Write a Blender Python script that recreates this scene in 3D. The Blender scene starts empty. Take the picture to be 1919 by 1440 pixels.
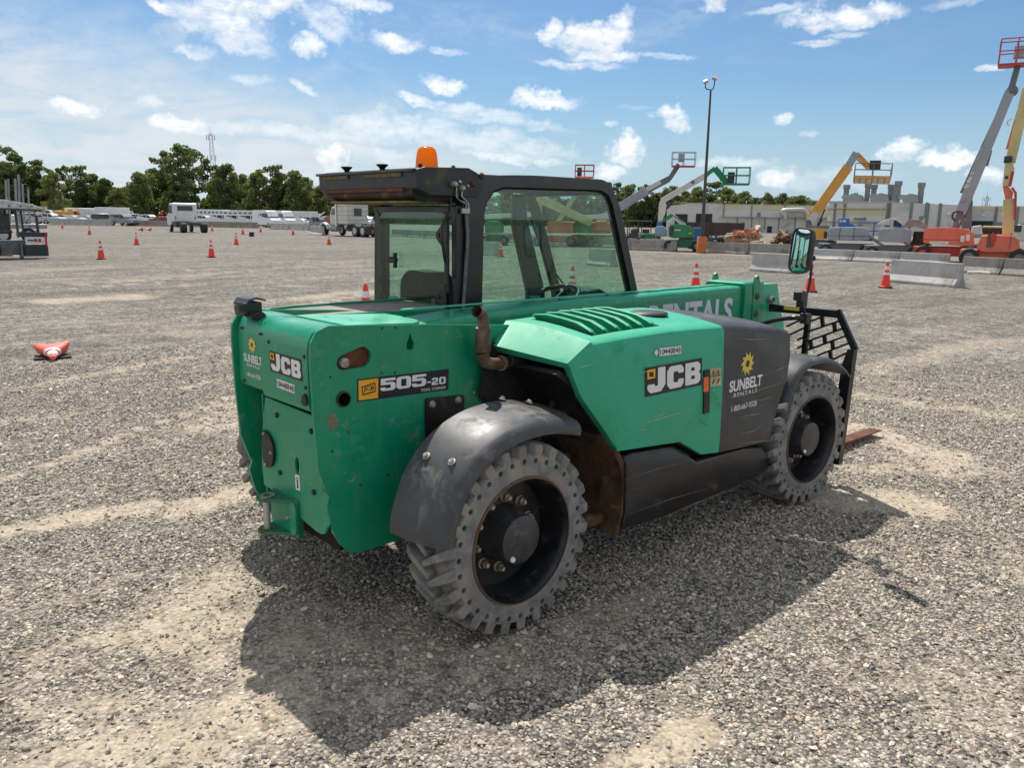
import bpy, bmesh, math, random
import numpy as np
from mathutils import Vector, Matrix
from mathutils.geometry import tessellate_polygon
random.seed(7); R_ = np.random.RandomState(11)
SC = bpy.context.scene; COL = SC.collection; PI = math.pi
# ------------------------------------------------------------------ camera
FPX = 1518.4; PITCH = 0.2007112; ROLL = 0.0134821; YAW = 0.8231702
CAMP = Vector((-2.226068, -3.243572, 1.748112))
_fw = Vector((math.cos(YAW)*math.cos(PITCH), math.sin(YAW)*math.cos(PITCH), -math.sin(PITCH)))
_rt0 = Vector((math.sin(YAW), -math.cos(YAW), 0)); _up0 = _rt0.cross(_fw)
_rt = _rt0*math.cos(ROLL)+_up0*math.sin(ROLL); _up = -_rt0*math.sin(ROLL)+_up0*math.cos(ROLL)
cd = bpy.data.cameras.new('camera'); cam = bpy.data.objects.new('camera', cd); COL.objects.link(cam)
cd.sensor_fit = 'HORIZONTAL'; cd.sensor_width = 36; cd.lens = FPX/1919*36; cd.clip_start = .05; cd.clip_end = 6000
M = Matrix((_rt, _up, -_fw)).transposed().to_4x4(); M.translation = CAMP; cam.matrix_world = M
SC.camera = cam
def ray(u, v): return (_fw*FPX+_rt*(u-959.5)-_up*(v-720)).normalized()
def S(u, v, ax='z', val=0.0):
    d = ray(u, v); i = 'xyz'.index(ax); t = (val-CAMP[i])/d[i]; return CAMP+d*t
def AT(u, dist, v=None, z=0.0):
    """point at horizontal distance dist in the direction of photo column u; height z, or read at row v"""
    d = ray(u, 405 if v is None else v); h = math.hypot(d.x, d.y); p = CAMP+d*(dist/h)
    if v is None: p.z = z
    return p
HORIZ = lambda u: 399.5+(u)*0.0098
# ------------------------------------------------------------------ light, world
SUN = Vector((0.28, 0.57, 1.0)).normalized()
SEL = math.asin(SUN.z); SAZ = math.atan2(SUN.x, SUN.y)
W = bpy.data.worlds.new('World'); SC.world = W; W.use_nodes = True
nt = W.node_tree; nt.nodes.clear()
class NT:
    def __init__(s, t): s.t = t
    def n(s, typ, **k):
        o = s.t.nodes.new(typ)
        ins = k.pop('ins', {})
        for a, b in k.items(): setattr(o, a, b)
        for a, b in ins.items():
            if isinstance(b, bpy.types.NodeSocket): s.t.links.new(b, o.inputs[a])
            else: o.inputs[a].default_value = b
        return o
    def m(s, op, a, b=None, c=None, clamp=False):
        o = s.t.nodes.new('ShaderNodeMath'); o.operation = op; o.use_clamp = clamp
        for i, x in enumerate((a, b, c)):
            if x is None: continue
            if isinstance(x, bpy.types.NodeSocket): s.t.links.new(x, o.inputs[i])
            else: o.inputs[i].default_value = x
        return o.outputs[0]
    def smooth(s, x, lo, hi, a=0., b=1.):
        o = s.t.nodes.new('ShaderNodeMapRange'); o.interpolation_type = 'SMOOTHSTEP'; s.t.links.new(x, o.inputs[0])
        for i, q in zip((1, 2, 3, 4), (lo, hi, a, b)): o.inputs[i].default_value = q
        return o.outputs[0]
    def link(s, a, b): s.t.links.new(a, b)
N = NT(nt)
sky = N.n('ShaderNodeTexSky', sky_type='NISHITA', sun_disc=False, sun_elevation=SEL, sun_rotation=SAZ, air_density=1.0, dust_density=.6, ozone_density=2.2, altitude=0)
tc = N.n('ShaderNodeTexCoord'); sep = N.n('ShaderNodeSeparateXYZ', ins={0: tc.outputs['Generated']})
hyp = N.m('SQRT', N.m('ADD', N.m('MULTIPLY', sep.outputs[0], sep.outputs[0]), N.m('MULTIPLY', sep.outputs[1], sep.outputs[1])))
AZ = N.m('ARCTAN2', sep.outputs[1], sep.outputs[0]); EL = N.m('ARCTAN2', sep.outputs[2], hyp)
# azimuth to the right of the viewing heading, elevation; both radians
U = N.m('SUBTRACT', YAW, AZ); V = EL
uv = N.n('ShaderNodeCombineXYZ', ins={0: U, 1: V}).outputs[0]
def ang(u, v):
    d = ray(u, v); return YAW-math.atan2(d.y, d.x), math.atan2(d.z, math.hypot(d.x, d.y))
def noise(scale, det, vec, rough=.55, off=(0, 0, 0), sc=(1, 1, 1), rot=0, dist=0):
    mp = N.n('ShaderNodeMapping', ins={'Vector': vec, 'Location': off, 'Scale': sc, 'Rotation': (0, 0, rot)})
    return N.n('ShaderNodeTexNoise', ins={'Vector': mp.outputs[0], 'Scale': scale, 'Detail': det, 'Roughness': rough, 'Distortion': dist})
wn = noise(22, 6, uv, .62)
wv = N.n('ShaderNodeVectorMath', operation='SUBTRACT', ins={0: wn.outputs['Color'], 1: (.5, .5, .5)}).outputs[0]
wn2 = noise(70, 4, uv, .6, off=(3, 1, 0))
wv2 = N.n('ShaderNodeVectorMath', operation='SUBTRACT', ins={0: wn2.outputs['Color'], 1: (.5, .5, .5)}).outputs[0]
puf = None; shade = None
#  cumulus puffs: photo column, row, half width, half height, density, slant
PUFFS = [(1110, 66, 60, 25, 1.1, 0), (1165, 54, 26, 24, .8, 0), (1028, 56, 20, 18, .8, -.6), (1133, 103, 60, 8, .7, 0), (1080, 120, 70, 7, .55, 0), (1245, 105, 50, 5, .45, .1),
 (578, 80, 26, 16, .8, 0), (612, 36, 50, 24, .55, .3), (690, 18, 40, 14, .75, .1), (660, 3, 40, 8, .75, 0), (740, 78, 45, 12, .75, .1), (838, 95, 32, 5, .6, .05), (308, 13, 30, 8, .8, .25),
 (832, 154, 38, 12, .85, .2), (790, 187, 42, 8, .7, .1), (1020, 183, 62, 13, .8, .05), (890, 205, 90, 10, .5, .1), (566, 160, 28, 7, .6, .45), (940, 225, 120, 9, .4, .1), 
 (1256, 216, 27, 19, .85, 0), (1176, 288, 30, 25, 1.1, -.2), (1144, 326, 26, 13, .7, 0), (1474, 218, 15, 9, .6, 0), (1141, 231, 12, 6, .5, 0), (1338, 8, 24, 16, .8, -.4),
 (1580, 24, 90, 19, .9, -.03), (1460, 14, 45, 7, .5, -.1), (1530, 80, 36, 5, .6, 0), (1585, 65, 30, 5, .4, 0), (1860, 127, 20, 5, .6, 0), (1790, 8, 40, 6, .3, 0),
 (1700, 286, 30, 17, .85, 0), (1785, 295, 42, 14, .95, .02), (1845, 328, 22, 11, .7, 0), (1455, 327, 32, 13, .75, 0), (1375, 305, 70, 10, .45, 0),
 (620, 294, 20, 26, .95, 0), (336, 234, 40, 13, .85, 0), (134, 200, 38, 13, .8, .1), (365, 94, 25, 9, .6, 0), (285, 195, 22, 10, .35, 0), (470, 150, 30, 8, .4, 0),
 (455, 12, 110, 18, .8, -.05), (430, 45, 70, 28, .8, .25), (450, 82, 55, 14, .6, .2), (560, 248, 200, 12, .35, .03), (740, 235, 110, 24, .5, 0), (900, 262, 180, 20, .4, .12), (960, 297, 90, 9, .55, .1), (1560, 330, 100, 20, .25, 0),
 (700, 285, 60, 10, .35, .1), (1520, 252, 14, 5, .3, 0), (1190, 200, 30, 4, .2, 0)]
for (pu, pv, hw, hh, dn, sl) in PUFFS:
    a, e = ang(pu, pv)
    sx, sy = hw/FPX, hh/FPX
    k = min(1, hh/18)
    amp = .055*k if hh < 30 else .045
    d = N.n('ShaderNodeVectorMath', operation='MULTIPLY_ADD', ins={0: wv, 1: (amp*1.3, amp, 0), 2: uv}).outputs[0]
    d = N.n('ShaderNodeVectorMath', operation='MULTIPLY_ADD', ins={0: wv2, 1: (.018, .013*k+.004, 0), 2: d}).outputs[0]
    mp = N.n('ShaderNodeMapping', vector_type='TEXTURE', ins={'Vector': d, 'Location': (a, e, 0), 'Rotation': (0, 0, -sl), 'Scale': (sx, sy, 1)}).outputs[0]
    sx_ = N.n('ShaderNodeSeparateXYZ', ins={0: mp})
    r2 = N.m('ADD', N.m('MULTIPLY', sx_.outputs[0], sx_.outputs[0]), N.m('MULTIPLY', sx_.outputs[1], sx_.outputs[1]))
    g = N.smooth(r2, 0.0, 1.75, dn, 0.0)
    puf = g if puf is None else N.m('MAXIMUM', puf, g)
    if hh >= 16 and dn > .7:   # grey underside of a thick puff
        q = N.m('MULTIPLY', g, N.smooth(sx_.outputs[1], -.9, .35, 1., 0.))
        shade = q if shade is None else N.m('MAXIMUM', shade, q)
fil = noise(48, 5, uv, .62, off=(7, 2, 0), sc=(.8, 1.5, 1))
puff = N.m('MULTIPLY', puf, N.smooth(fil.outputs[0], .28, .62, .35, 1.25), clamp=True)
# thin veil fanning down from the upper left to the middle of the horizon
a0, e0 = ang(-100, -10); a1, e1 = ang(1150, 305)
nx, ny = (e1-e0), -(a1-a0); ln = math.hypot(nx, ny); nx /= ln; ny /= ln
if ny > 0: nx, ny = -nx, -ny
wu = N.n('ShaderNodeVectorMath', operation='MULTIPLY_ADD', ins={0: wv, 1: (.12, .10, 0), 2: uv}).outputs[0]
su = N.n('ShaderNodeSeparateXYZ', ins={0: wu})
dd = N.m('ADD', N.m('MULTIPLY', N.m('SUBTRACT', su.outputs[0], a0), nx), N.m('MULTIPLY', N.m('SUBTRACT', su.outputs[1], e0), ny))
rt_ang = math.atan2(e1-e0, a1-a0)
st = noise(7, 8, uv, .64, off=(1, 3, 0), sc=(1, 3.6, 1), rot=-rt_ang*.8, dist=.9)
fil_ = noise(26, 6, uv, .65, off=(4, 9, 0), sc=(1, 2.2, 1), rot=-rt_ang*.5, dist=.8)
st2 = noise(2.4, 6, uv, .6, off=(9, 1.7, 0), sc=(1, 3, 1), rot=-rt_ang*.5, dist=1.0)
veil = N.m('MULTIPLY', N.smooth(dd, -.06, .07), N.smooth(st.outputs[0], .32, .60, .38, 1.0))
veil = N.m('MULTIPLY', veil, N.smooth(U, -.15, .12, 1., 0.))
wisp = N.m('MULTIPLY', N.m('MULTIPLY', N.smooth(st2.outputs[0], .50, .72, 0, .45), N.smooth(fil_.outputs[0], .35, .6)), N.m('MULTIPLY', N.smooth(V, .0, .1), N.smooth(U, .05, .5, 1., .18)))
cirr = N.m('MAXIMUM', veil, wisp)
hz = N.smooth(V, -.01, .16, .22, 0.)
cirr = N.m('MAXIMUM', cirr, hz)
lp = N.n('ShaderNodeMix', data_type='RGBA', ins={0: N.smooth(V, -.02, .17, .90, 0.), 6: N.n('ShaderNodeVectorMath', operation='MULTIPLY', ins={0: sky.outputs[0], 1: (.66, .86, 1.0)}).outputs[0], 7: (4.3, 6.1, 7.6, 1)}).outputs[2]
veilcol = N.n('ShaderNodeMix', data_type='RGBA', ins={0: N.m('MULTIPLY', cirr, .86), 6: lp, 7: (7.6, 8.1, 8.5, 1)}).outputs[2]
# unseen broken cloud, added behind and above the camera as neutral fill for shade
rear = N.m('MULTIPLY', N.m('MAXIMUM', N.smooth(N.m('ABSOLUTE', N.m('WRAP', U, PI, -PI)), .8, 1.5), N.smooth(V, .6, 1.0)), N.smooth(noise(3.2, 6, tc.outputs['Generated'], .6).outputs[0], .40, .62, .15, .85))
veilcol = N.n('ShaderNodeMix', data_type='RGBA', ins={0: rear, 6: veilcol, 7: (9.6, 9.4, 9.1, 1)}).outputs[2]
pc = N.n('ShaderNodeMix', data_type='RGBA', ins={0: (N.m('MULTIPLY', shade, .75)), 6: (10.8, 11.0, 11.2, 1), 7: (6.6, 7.3, 8.0, 1)}).outputs[2]
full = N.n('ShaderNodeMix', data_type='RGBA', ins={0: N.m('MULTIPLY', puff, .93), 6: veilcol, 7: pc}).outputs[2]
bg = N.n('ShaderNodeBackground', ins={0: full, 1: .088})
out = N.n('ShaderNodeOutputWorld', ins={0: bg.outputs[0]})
W.cycles.sampling_method = 'MANUAL'; W.cycles.sample_map_resolution = 512
sl = bpy.data.lights.new('sun', 'SUN'); sl.energy = 4.6; sl.angle = math.radians(.5); sl.color = (1, .955, .88)
so = bpy.data.objects.new('sun', sl); COL.objects.link(so); so.rotation_euler = SUN.to_track_quat('Z', 'Y').to_euler(); so.location = (0, 0, 40)
SC.view_settings.view_transform = 'Standard'; SC.view_settings.look = 'None'; SC.view_settings.exposure = 0.20; SC.view_settings.gamma = 1
SC.cycles.max_bounces = 8; SC.cycles.transparent_max_bounces = 16; SC.cycles.diffuse_bounces = 3; SC.cycles.glossy_bounces = 4
SC.cycles.caustics_reflective = False; SC.cycles.caustics_refractive = False; SC.cycles.use_denoising = True
# ------------------------------------------------------------------ materials
def srgb(r, g, b):
    f = lambda c: (c/255/12.92) if c/255 <= .04045 else ((c/255+.055)/1.055)**2.4
    return (f(r), f(g), f(b))
_mats = {}
DUST_ = (.30, .27, .21)
def mat(name, col, rough=.5, metal=0., var=.12, vs=6., bump=0., bs=60., dirt=None, coat=0., spec=.5, scratch=0., streak=0., emis=None):
    """procedural material: base colour broken by noise, optional dirt (colour, amount, scale), scratches, bump"""
    if name in _mats: return _mats[name]
    m = bpy.data.materials.new(name); m.use_nodes = True; t = m.node_tree; t.nodes.clear(); n = NT(t)
    tc = n.n('ShaderNodeTexCoord').outputs['Object']
    b = n.n('ShaderNodeBsdfPrincipled', ins={'Roughness': rough, 'Metallic': metal, 'Coat Weight': coat, 'Coat Roughness': .12, 'Specular IOR Level': spec})
    o = n.n('ShaderNodeOutputMaterial', ins={0: b.outputs[0]})
    c = (*col, 1)
    nz = n.n('ShaderNodeTexNoise', ins={'Vector': tc, 'Scale': vs, 'Detail': 6, 'Roughness': .6})
    f = n.smooth(nz.outputs[0], .3, .7, 1-var, 1+var)
    cc = n.n('ShaderNodeVectorMath', operation='SCALE', ins={0: c[:3], 3: f}).outputs[0]
    rg = n.smooth(nz.outputs[0], .3, .7, max(.02, rough-.07), min(1, rough+.09))
    if dirt:
        for (dc, am, ds) in (dirt if isinstance(dirt, list) else [dirt]):
            dz = n.n('ShaderNodeTexNoise', ins={'Vector': tc, 'Scale': ds, 'Detail': 8, 'Roughness': .68, 'Distortion': .5})
            df = n.smooth(dz.outputs[0], .62-.3*am, .75-.1*am)
            df = n.m('MULTIPLY', df, min(1, .55+.5*am))
            cc = n.n('ShaderNodeMix', data_type='RGBA', ins={0: df, 6: cc, 7: (*dc, 1)}).outputs[2]
            rg = n.n('ShaderNodeMix', data_type='FLOAT', ins={0: df, 2: rg, 3: .88}).outputs[0]
    if streak:
        sm = n.n('ShaderNodeMapping', ins={'Vector': tc, 'Scale': (9, 9, 1.3)}); sz = n.n('ShaderNodeTexNoise', ins={'Vector': sm.outputs[0], 'Scale': 3, 'Detail': 6, 'Roughness': .65})
        sf = n.m('MULTIPLY', n.smooth(sz.outputs[0], .48, .72), streak); cc = n.n('ShaderNodeMix', data_type='RGBA', ins={0: sf, 6: cc, 7: (*DUST_, 1)}).outputs[2]
        rg = n.n('ShaderNodeMix', data_type='FLOAT', ins={0: sf, 2: rg, 3: .9}).outputs[0]
        fz = n.n('ShaderNodeTexNoise', ins={'Vector': tc, 'Scale': 70, 'Detail': 3, 'Roughness': .6}); ff = n.m('MULTIPLY', n.smooth(fz.outputs[0], .66, .74), .5); cc = n.n('ShaderNodeMix', data_type='RGBA', ins={0: ff, 6: cc, 7: (.10, .075, .05, 1)}).outputs[2]
    if scratch:
        sm = n.n('ShaderNodeMapping', ins={'Vector': tc, 'Scale': (1.2, 1, 38), 'Rotation': (0, .09, 0)})
        sz = n.n('ShaderNodeTexNoise', ins={'Vector': sm.outputs[0], 'Scale': 4, 'Detail': 5, 'Roughness': .7})
        sf = n.m('MULTIPLY', n.smooth(sz.outputs[0], .66, .74), scratch)
        cc = n.n('ShaderNodeMix', data_type='RGBA', ins={0: sf, 6: cc, 7: (.5, .5, .47, 1)}).outputs[2]
    n.link(cc, b.inputs['Base Color']); n.link(rg, b.inputs['Roughness'])
    if bump:
        bz = n.n('ShaderNodeTexNoise', ins={'Vector': tc, 'Scale': bs, 'Detail': 6, 'Roughness': .6})
        bp = n.n('ShaderNodeBump', ins={'Strength': min(1, bump), 'Distance': .01, 'Height': bz.outputs[0]})
        n.link(bp.outputs[0], b.inputs['Normal'])
    if emis: b.inputs['Emission Color'].default_value = (*emis[0], 1); b.inputs['Emission Strength'].default_value = emis[1]
    _mats[name] = m; return m
def glass(name, tint=(.75, .88, .83), dirtc=(.55, .6, .52), dirta=.10, rough=.02):
    if name in _mats: return _mats[name]
    m = bpy.data.materials.new(name); m.use_nodes = True; t = m.node_tree; t.nodes.clear(); n = NT(t)
    tr = n.n('ShaderNodeBsdfTransparent', ins={0: (*tint, 1)})
    gl = n.n('ShaderNodeBsdfGlossy', ins={0: (1, 1, 1, 1), 1: rough})
    geo = n.n('ShaderNodeNewGeometry'); ct = n.m('ABSOLUTE', n.n('ShaderNodeVectorMath', operation='DOT_PRODUCT', ins={0: geo.outputs['Incoming'], 1: geo.outputs['Normal']}).outputs['Value'])
    fr = n.m('ADD', .04, n.m('MULTIPLY', n.m('POWER', n.m('SUBTRACT', 1.0, ct, clamp=True), 5.0), .9))
    mx = n.n('ShaderNodeMixShader', ins={0: fr, 1: tr.outputs[0], 2: gl.outputs[0]})
    tc = n.n('ShaderNodeTexCoord').outputs['Object']
    dz = n.n('ShaderNodeTexNoise', ins={'Vector': tc, 'Scale': 5, 'Detail': 7, 'Roughness': .65})
    df = n.n('ShaderNodeBsdfDiffuse', ins={0: (*dirtc, 1)})
    tl = n.n('ShaderNodeBsdfTranslucent', ins={0: (*dirtc, 1)})
    ds = n.n('ShaderNodeMixShader', ins={0: .5, 1: df.outputs[0], 2: tl.outputs[0]})
    m2 = n.n('ShaderNodeMixShader', ins={0: n.smooth(dz.outputs[0], .3, .8, dirta*.3, dirta*2.2), 1: mx.outputs[0], 2: ds.outputs[0]})
    n.n('ShaderNodeOutputMaterial', ins={0: m2.outputs[0]}); _mats[name] = m; return m
# ------------------------------------------------------------------ mesh helpers
def rot(ax, a): return Matrix.Rotation(a, 4, ax)
class MB:
    def __init__(s): s.v = []; s.f = []; s.mi = []; s.cur = 0
    def add(s, vs, fs, T=None):
        b = len(s.v)
        s.v += [tuple(T @ Vector(p)) if T is not None else tuple(p) for p in vs]
        s.f += [tuple(b+i for i in f) for f in fs]; s.mi += [s.cur]*len(fs); return s
    def box(s, c, d, T=None, taper=None):
        x, y, z = c; a, b, h = d[0]/2, d[1]/2, d[2]/2; q = taper or (1, 1)
        vs = [(x-a, y-b, z-h), (x+a, y-b, z-h), (x+a, y+b, z-h), (x-a, y+b, z-h), (x-a*q[0], y-b*q[1], z+h), (x+a*q[0], y-b*q[1], z+h), (x+a*q[0], y+b*q[1], z+h), (x-a*q[0], y+b*q[1], z+h)]
        return s.add(vs, [(0, 3, 2, 1), (4, 5, 6, 7), (0, 1, 5, 4), (1, 2, 6, 5), (2, 3, 7, 6), (3, 0, 4, 7)], T)
    def prism(s, pts, ax, lo, hi, holes=(), T=None, caps=True):
        """extrude a 2-D outline along ax; pts are the two other axes in order xyz; holes are outlines too"""
        i = 'xyz'.index(ax); o = [j for j in (0, 1, 2) if j != i]
        loops = [list(pts)]+[list(h) for h in holes]
        def P(p, w):
            q = [0, 0, 0]; q[o[0]], q[o[1]] = p[0], p[1]; q[i] = w; return q
        flat = [p for l in loops for p in l]; n = len(flat)
        vs = [P(p, lo) for p in flat]+[P(p, hi) for p in flat]; fs = []
        if caps:
            tri = tessellate_polygon([[Vector((p[0], p[1], 0)) for p in l] for l in loops])
            for t in tri:
                fs.append(tuple(t)); fs.append(tuple(n+k for k in reversed(t)))
        b = 0
        for l in loops:
            m = len(l)
            for k in range(m): a, c = b+k, b+(k+1) % m; fs.append((a, c, n+c, n+a))
            b += m
        return s.add(vs, fs, T)
    def tube(s, pts, r, n=10, cap=True, T=None, rs=None):
        pts = [Vector(p) for p in pts]; rings = []; up = None
        for i, p in enumerate(pts):
            d = (pts[min(i+1, len(pts)-1)]-pts[max(i-1, 0)])
            if d.length < 1e-9: d = Vector((0, 0, 1))
            d.normalize()
            if up is None: up = Vector((0, 0, 1)) if abs(d.z) < .9 else Vector((1, 0, 0))
            a = d.cross(up); a.normalize(); b_ = a.cross(d); up = b_
            rr = rs[i] if rs else r
            rings.append([p+a*rr*math.cos(2*PI*k/n)+b_*rr*math.sin(2*PI*k/n) for k in range(n)])
        return s.loft(rings, cap=cap, T=T)
    def loft(s, rings, cap=True, closed=True, T=None):
        n = len(rings[0]); vs = [tuple(p) for r in rings for p in r]; fs = []
        for i in range(len(rings)-1):
            for k in range(n if closed else n-1):
                a = i*n+k; b = i*n+(k+1) % n; fs.append((a, b, b+n, a+n))
        if cap and closed: fs.append(tuple(range(n))[::-1]); fs.append(tuple(range((len(rings)-1)*n, len(rings)*n)))
        return s.add(vs, fs, T)
    def lathe(s, prof, n=24, T=None, cap=False):
        """profile (r, z) spun about z"""
        rings = [[(r*math.cos(2*PI*k/n), r*math.sin(2*PI*k/n), z) for k in range(n)] for r, z in prof]
        return s.loft(rings, cap=cap, T=T)
    def ball(s, c, r, n=12, m=8, sc=(1, 1, 1), T=None):
        vs = []; 
        for j in range(m+1):
            a = PI*j/m
            for k in range(n):
                vs.append((c[0]+sc[0]*r*math.sin(a)*math.cos(2*PI*k/n), c[1]+sc[1]*r*math.sin(a)*math.sin(2*PI*k/n), c[2]+sc[2]*r*math.cos(a)))
        fs = [(j*n+k, (j+1)*n+k, (j+1)*n+(k+1) % n, j*n+(k+1) % n) for j in range(m) for k in range(n)]
        return s.add(vs, fs, T)
    def build(s, name, ms, parent=None, bevel=0, smooth=None, seg=2, label=None, T=None):
        me = bpy.data.meshes.new(name); me.from_pydata(s.v, [], s.f)
        for m in (ms if isinstance(ms, (list, tuple)) else [ms]): me.materials.append(m)
        if max(s.mi, default=0) > 0: me.polygons.foreach_set('material_index', s.mi)
        bm = bmesh.new(); bm.from_mesh(me); bmesh.ops.remove_doubles(bm, verts=bm.verts, dist=1e-5); bmesh.ops.recalc_face_normals(bm, faces=bm.faces); bm.to_mesh(me); bm.free()
        o = bpy.data.objects.new(name, me); COL.objects.link(o); o.parent = parent
        if bevel:
            b = o.modifiers.new('bevel', 'BEVEL'); b.width = bevel; b.segments = seg; b.limit_method = 'ANGLE'; b.angle_limit = math.radians(35)
        if smooth is not None:
            me.polygons.foreach_set('use_smooth', [True]*len(me.polygons)); me.set_sharp_from_angle(angle=math.radians(smooth))
        me.update()
        if label: o['label'] = label
        return o
def tag(o, label=None, cat=None, group=None, kind=None):
    if label: o['label'] = label
    if cat: o['category'] = cat
    if group: o['group'] = group
    if kind: o['kind'] = kind
    return o
def empty(name, loc=(0, 0, 0), rz=0):
    o = bpy.data.objects.new(name, None); COL.objects.link(o); o.location = loc; o.rotation_euler = (0, 0, rz); o.empty_display_size = .2; return o
def copy_tree(o, parent=None):
    c = o.copy(); COL.objects.link(c); c.parent = parent
    for ch in list(o.children): copy_tree(ch, c)
    return c
def rp(pts, r, n=4):
    """round the corners of a 2-D polygon"""
    out = []; m = len(pts)
    for i in range(m):
        a, p, b = Vector(pts[i-1][:2]), Vector(pts[i][:2]), Vector(pts[(i+1) % m][:2])
        rr = r if not isinstance(r, (list, tuple)) else r[i]
        u, w = (a-p), (b-p); d = min(rr, u.length*.45, w.length*.45)
        if d < 1e-6: out.append(tuple(p)); continue
        u.normalize(); w.normalize(); p0, p1 = p+u*d, p+w*d
        for k in range(n+1):
            t = k/n; out.append(tuple(p0*(1-t)**2+p*2*t*(1-t)+p1*t*t))
    return out
def circ(cx, cy, r, n=20, ry=None): return [(cx+r*math.cos(2*PI*k/n), cy+(ry or r)*math.sin(2*PI*k/n)) for k in range(n)]
def spin(p0, p1, prof, n=12):
    """transform taking local z axis to the p0->p1 direction"""
    d = Vector(p1)-Vector(p0); T = d.to_track_quat('Z', 'Y').to_matrix().to_4x4(); T.translation = Vector(p0); return T
# ---- lettering as real thin meshes
_tx = {}
def text2d(body, bold=0.0, space=1.0):
    k = (body, bold, space)
    if k in _tx: return _tx[k]
    cu = bpy.data.curves.new('t', 'FONT'); cu.body = body; cu.offset = bold; cu.space_character = space; cu.resolution_u = 3; cu.fill_mode = 'FRONT'
    o = bpy.data.objects.new('t', cu); COL.objects.link(o); dg = bpy.context.evaluated_depsgraph_get()
    me = bpy.data.meshes.new_from_object(o.evaluated_get(dg)); vs = [tuple(v.co) for v in me.vertices]; fs = [tuple(p.vertices) for p in me.polygons]
    bpy.data.objects.remove(o); bpy.data.curves.remove(cu); bpy.data.meshes.remove(me)
    xs = [v[0] for v in vs]; ys = [v[1] for v in vs]; x0, x1, y0, y1 = min(xs), max(xs), min(ys), max(ys)
    vs = [((v[0]-x0)/(x1-x0), (v[1]-y0)/(y1-y0)) for v in vs]; _tx[k] = (vs, fs); return _tx[k]
class Decal:
    """flat thin decal; corners tl, tr, bl in space; u to the right, v up, 0..1"""
    def __init__(s, tl, tr, bl, out, off=.0012):
        s.o = Vector(bl); s.u = Vector(tr)-Vector(tl); s.v = Vector(tl)-Vector(bl); s.n = Vector(out).normalized(); s.off = off
    def P(s, u, v, k=1): return s.o+s.u*u+s.v*v+s.n*(s.off*k)
    def poly(s, mb, pts, k=1, holes=()):
        loops = [list(pts)]+[list(h) for h in holes]; flat = [p for l in loops for p in l]
        tri = tessellate_polygon([[Vector((p[0], p[1], 0)) for p in l] for l in loops])
        mb.add([s.P(p[0], p[1], k) for p in flat], [tuple(t) for t in tri]); return mb
    def text(s, mb, body, u0, v0, u1, v1, k=2, bold=0.0, space=1.0):
        vs, fs = text2d(body, bold, space)
        mb.add([s.P(u0+(u1-u0)*a, v0+(v1-v0)*b, k) for a, b in vs], fs); return mb
# ------------------------------------------------------------------ ground
def vnoise(x, y, s, seed=0):
    x = x/s+seed*17.3; y = y/s+seed*9.7; xi = np.floor(x).astype(np.int64); yi = np.floor(y).astype(np.int64); fx = x-xi; fy = y-yi
    fx = fx*fx*(3-2*fx); fy = fy*fy*(3-2*fy)
    def h(a, b):
        n = (a*374761393+b*668265263+seed*1442695) & 0xffffffff; n = ((n ^ (n >> 13))*1274126177) & 0xffffffff
        return ((n ^ (n >> 16)) & 0xffff)/65535.
    return (h(xi, yi)*(1-fx)+h(xi+1, yi)*fx)*(1-fy)+(h(xi, yi+1)*(1-fx)+h(xi+1, yi+1)*fx)*fy
def fbm(x, y, s, o=4, seed=0):
    v = 0; a = .5; t = 0
    for i in range(o): v = v+a*vnoise(x, y, s/2**i, seed+i); t += a; a *= .55
    return v/t
# bare tan patches, traced as strokes on the ground: (u0,v0,u1,v1, half width m, strength)
STROKES = [(0, 1000, 250, 955, .12, .9), (0, 905, 424, 745, .07, .75), (0, 792, 150, 770, .10, .65), (76, 712, 439, 658, .08, .6), (300, 732, 446, 707, .09, .7), (0, 845, 230, 800, .05, .5), (150, 860, 440, 800, .05, .5), (0, 960, 330, 860, .05, .45), (60, 660, 400, 640, .10, .35), (330, 962, 470, 912, .18, .85), (100, 565, 260, 555, .55, .7), (0, 690, 300, 650, .15, .35), (80, 600, 420, 610, .3, .35),
 (560, 560, 680, 545, .4, .6), (90, 503, 190, 500, .7, .6), (380, 590, 520, 560, .3, .3), (230, 1085, 40, 1150, .10, .45), (60, 1230, 260, 1160, .12, .5), (130, 1320, 260, 1340, .13, .6), (0, 1290, 120, 1260, .08, .5), (20, 1420, 160, 1400, .10, .5), (150, 1240, 60, 1290, .08, .5),
 (500, 1290, 620, 1310, .09, .4), (1180, 1420, 1290, 1370, .12, .85), (1060, 1160, 1180, 1120, .12, .6), (1030, 1230, 1120, 1210, .06, .4),
 (1560, 930, 1700, 940, .24, 1.0), (1600, 800, 1760, 860, .34, .85), (1590, 880, 1850, 880, .18, .7), (1620, 740, 1900, 780, .25, .6), (1640, 690, 1860, 640, .35, .5), (1650, 1000, 1720, 960, .12, .4), (1860, 1010, 1919, 1090, .1, .5), (1840, 740, 1919, 770, .2, .4),
 (1200, 470, 1919, 500, 1.6, .95), (1190, 480, 1500, 484, .6, .5), (600, 1130, 700, 1160, .1, .3), (1290, 1290, 1180, 1340, .06, .3), (860, 1380, 980, 1400, .07, .35), (330, 700, 420, 680, .2, .4), (1650, 610, 1919, 640, .3, .35), (100, 640, 330, 620, .25, .4), (200, 530, 60, 525, .5, .4), (560, 1190, 960, 1200, .22, .55), (600, 1280, 900, 1250, .16, .5), (480, 1170, 560, 1230, .12, .4), (1180, 1100, 1400, 1060, .12, .35)]
_seg = []
for (u0, v0, u1, v1, w, s) in STROKES: a = S(u0, v0); b = S(u1, v1); _seg.append((a.x, a.y, b.x, b.y, w, s))
_a, _b = S(0, 870), S(440, 745); _td = math.atan2(_b.y-_a.y, _b.x-_a.x)
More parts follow.
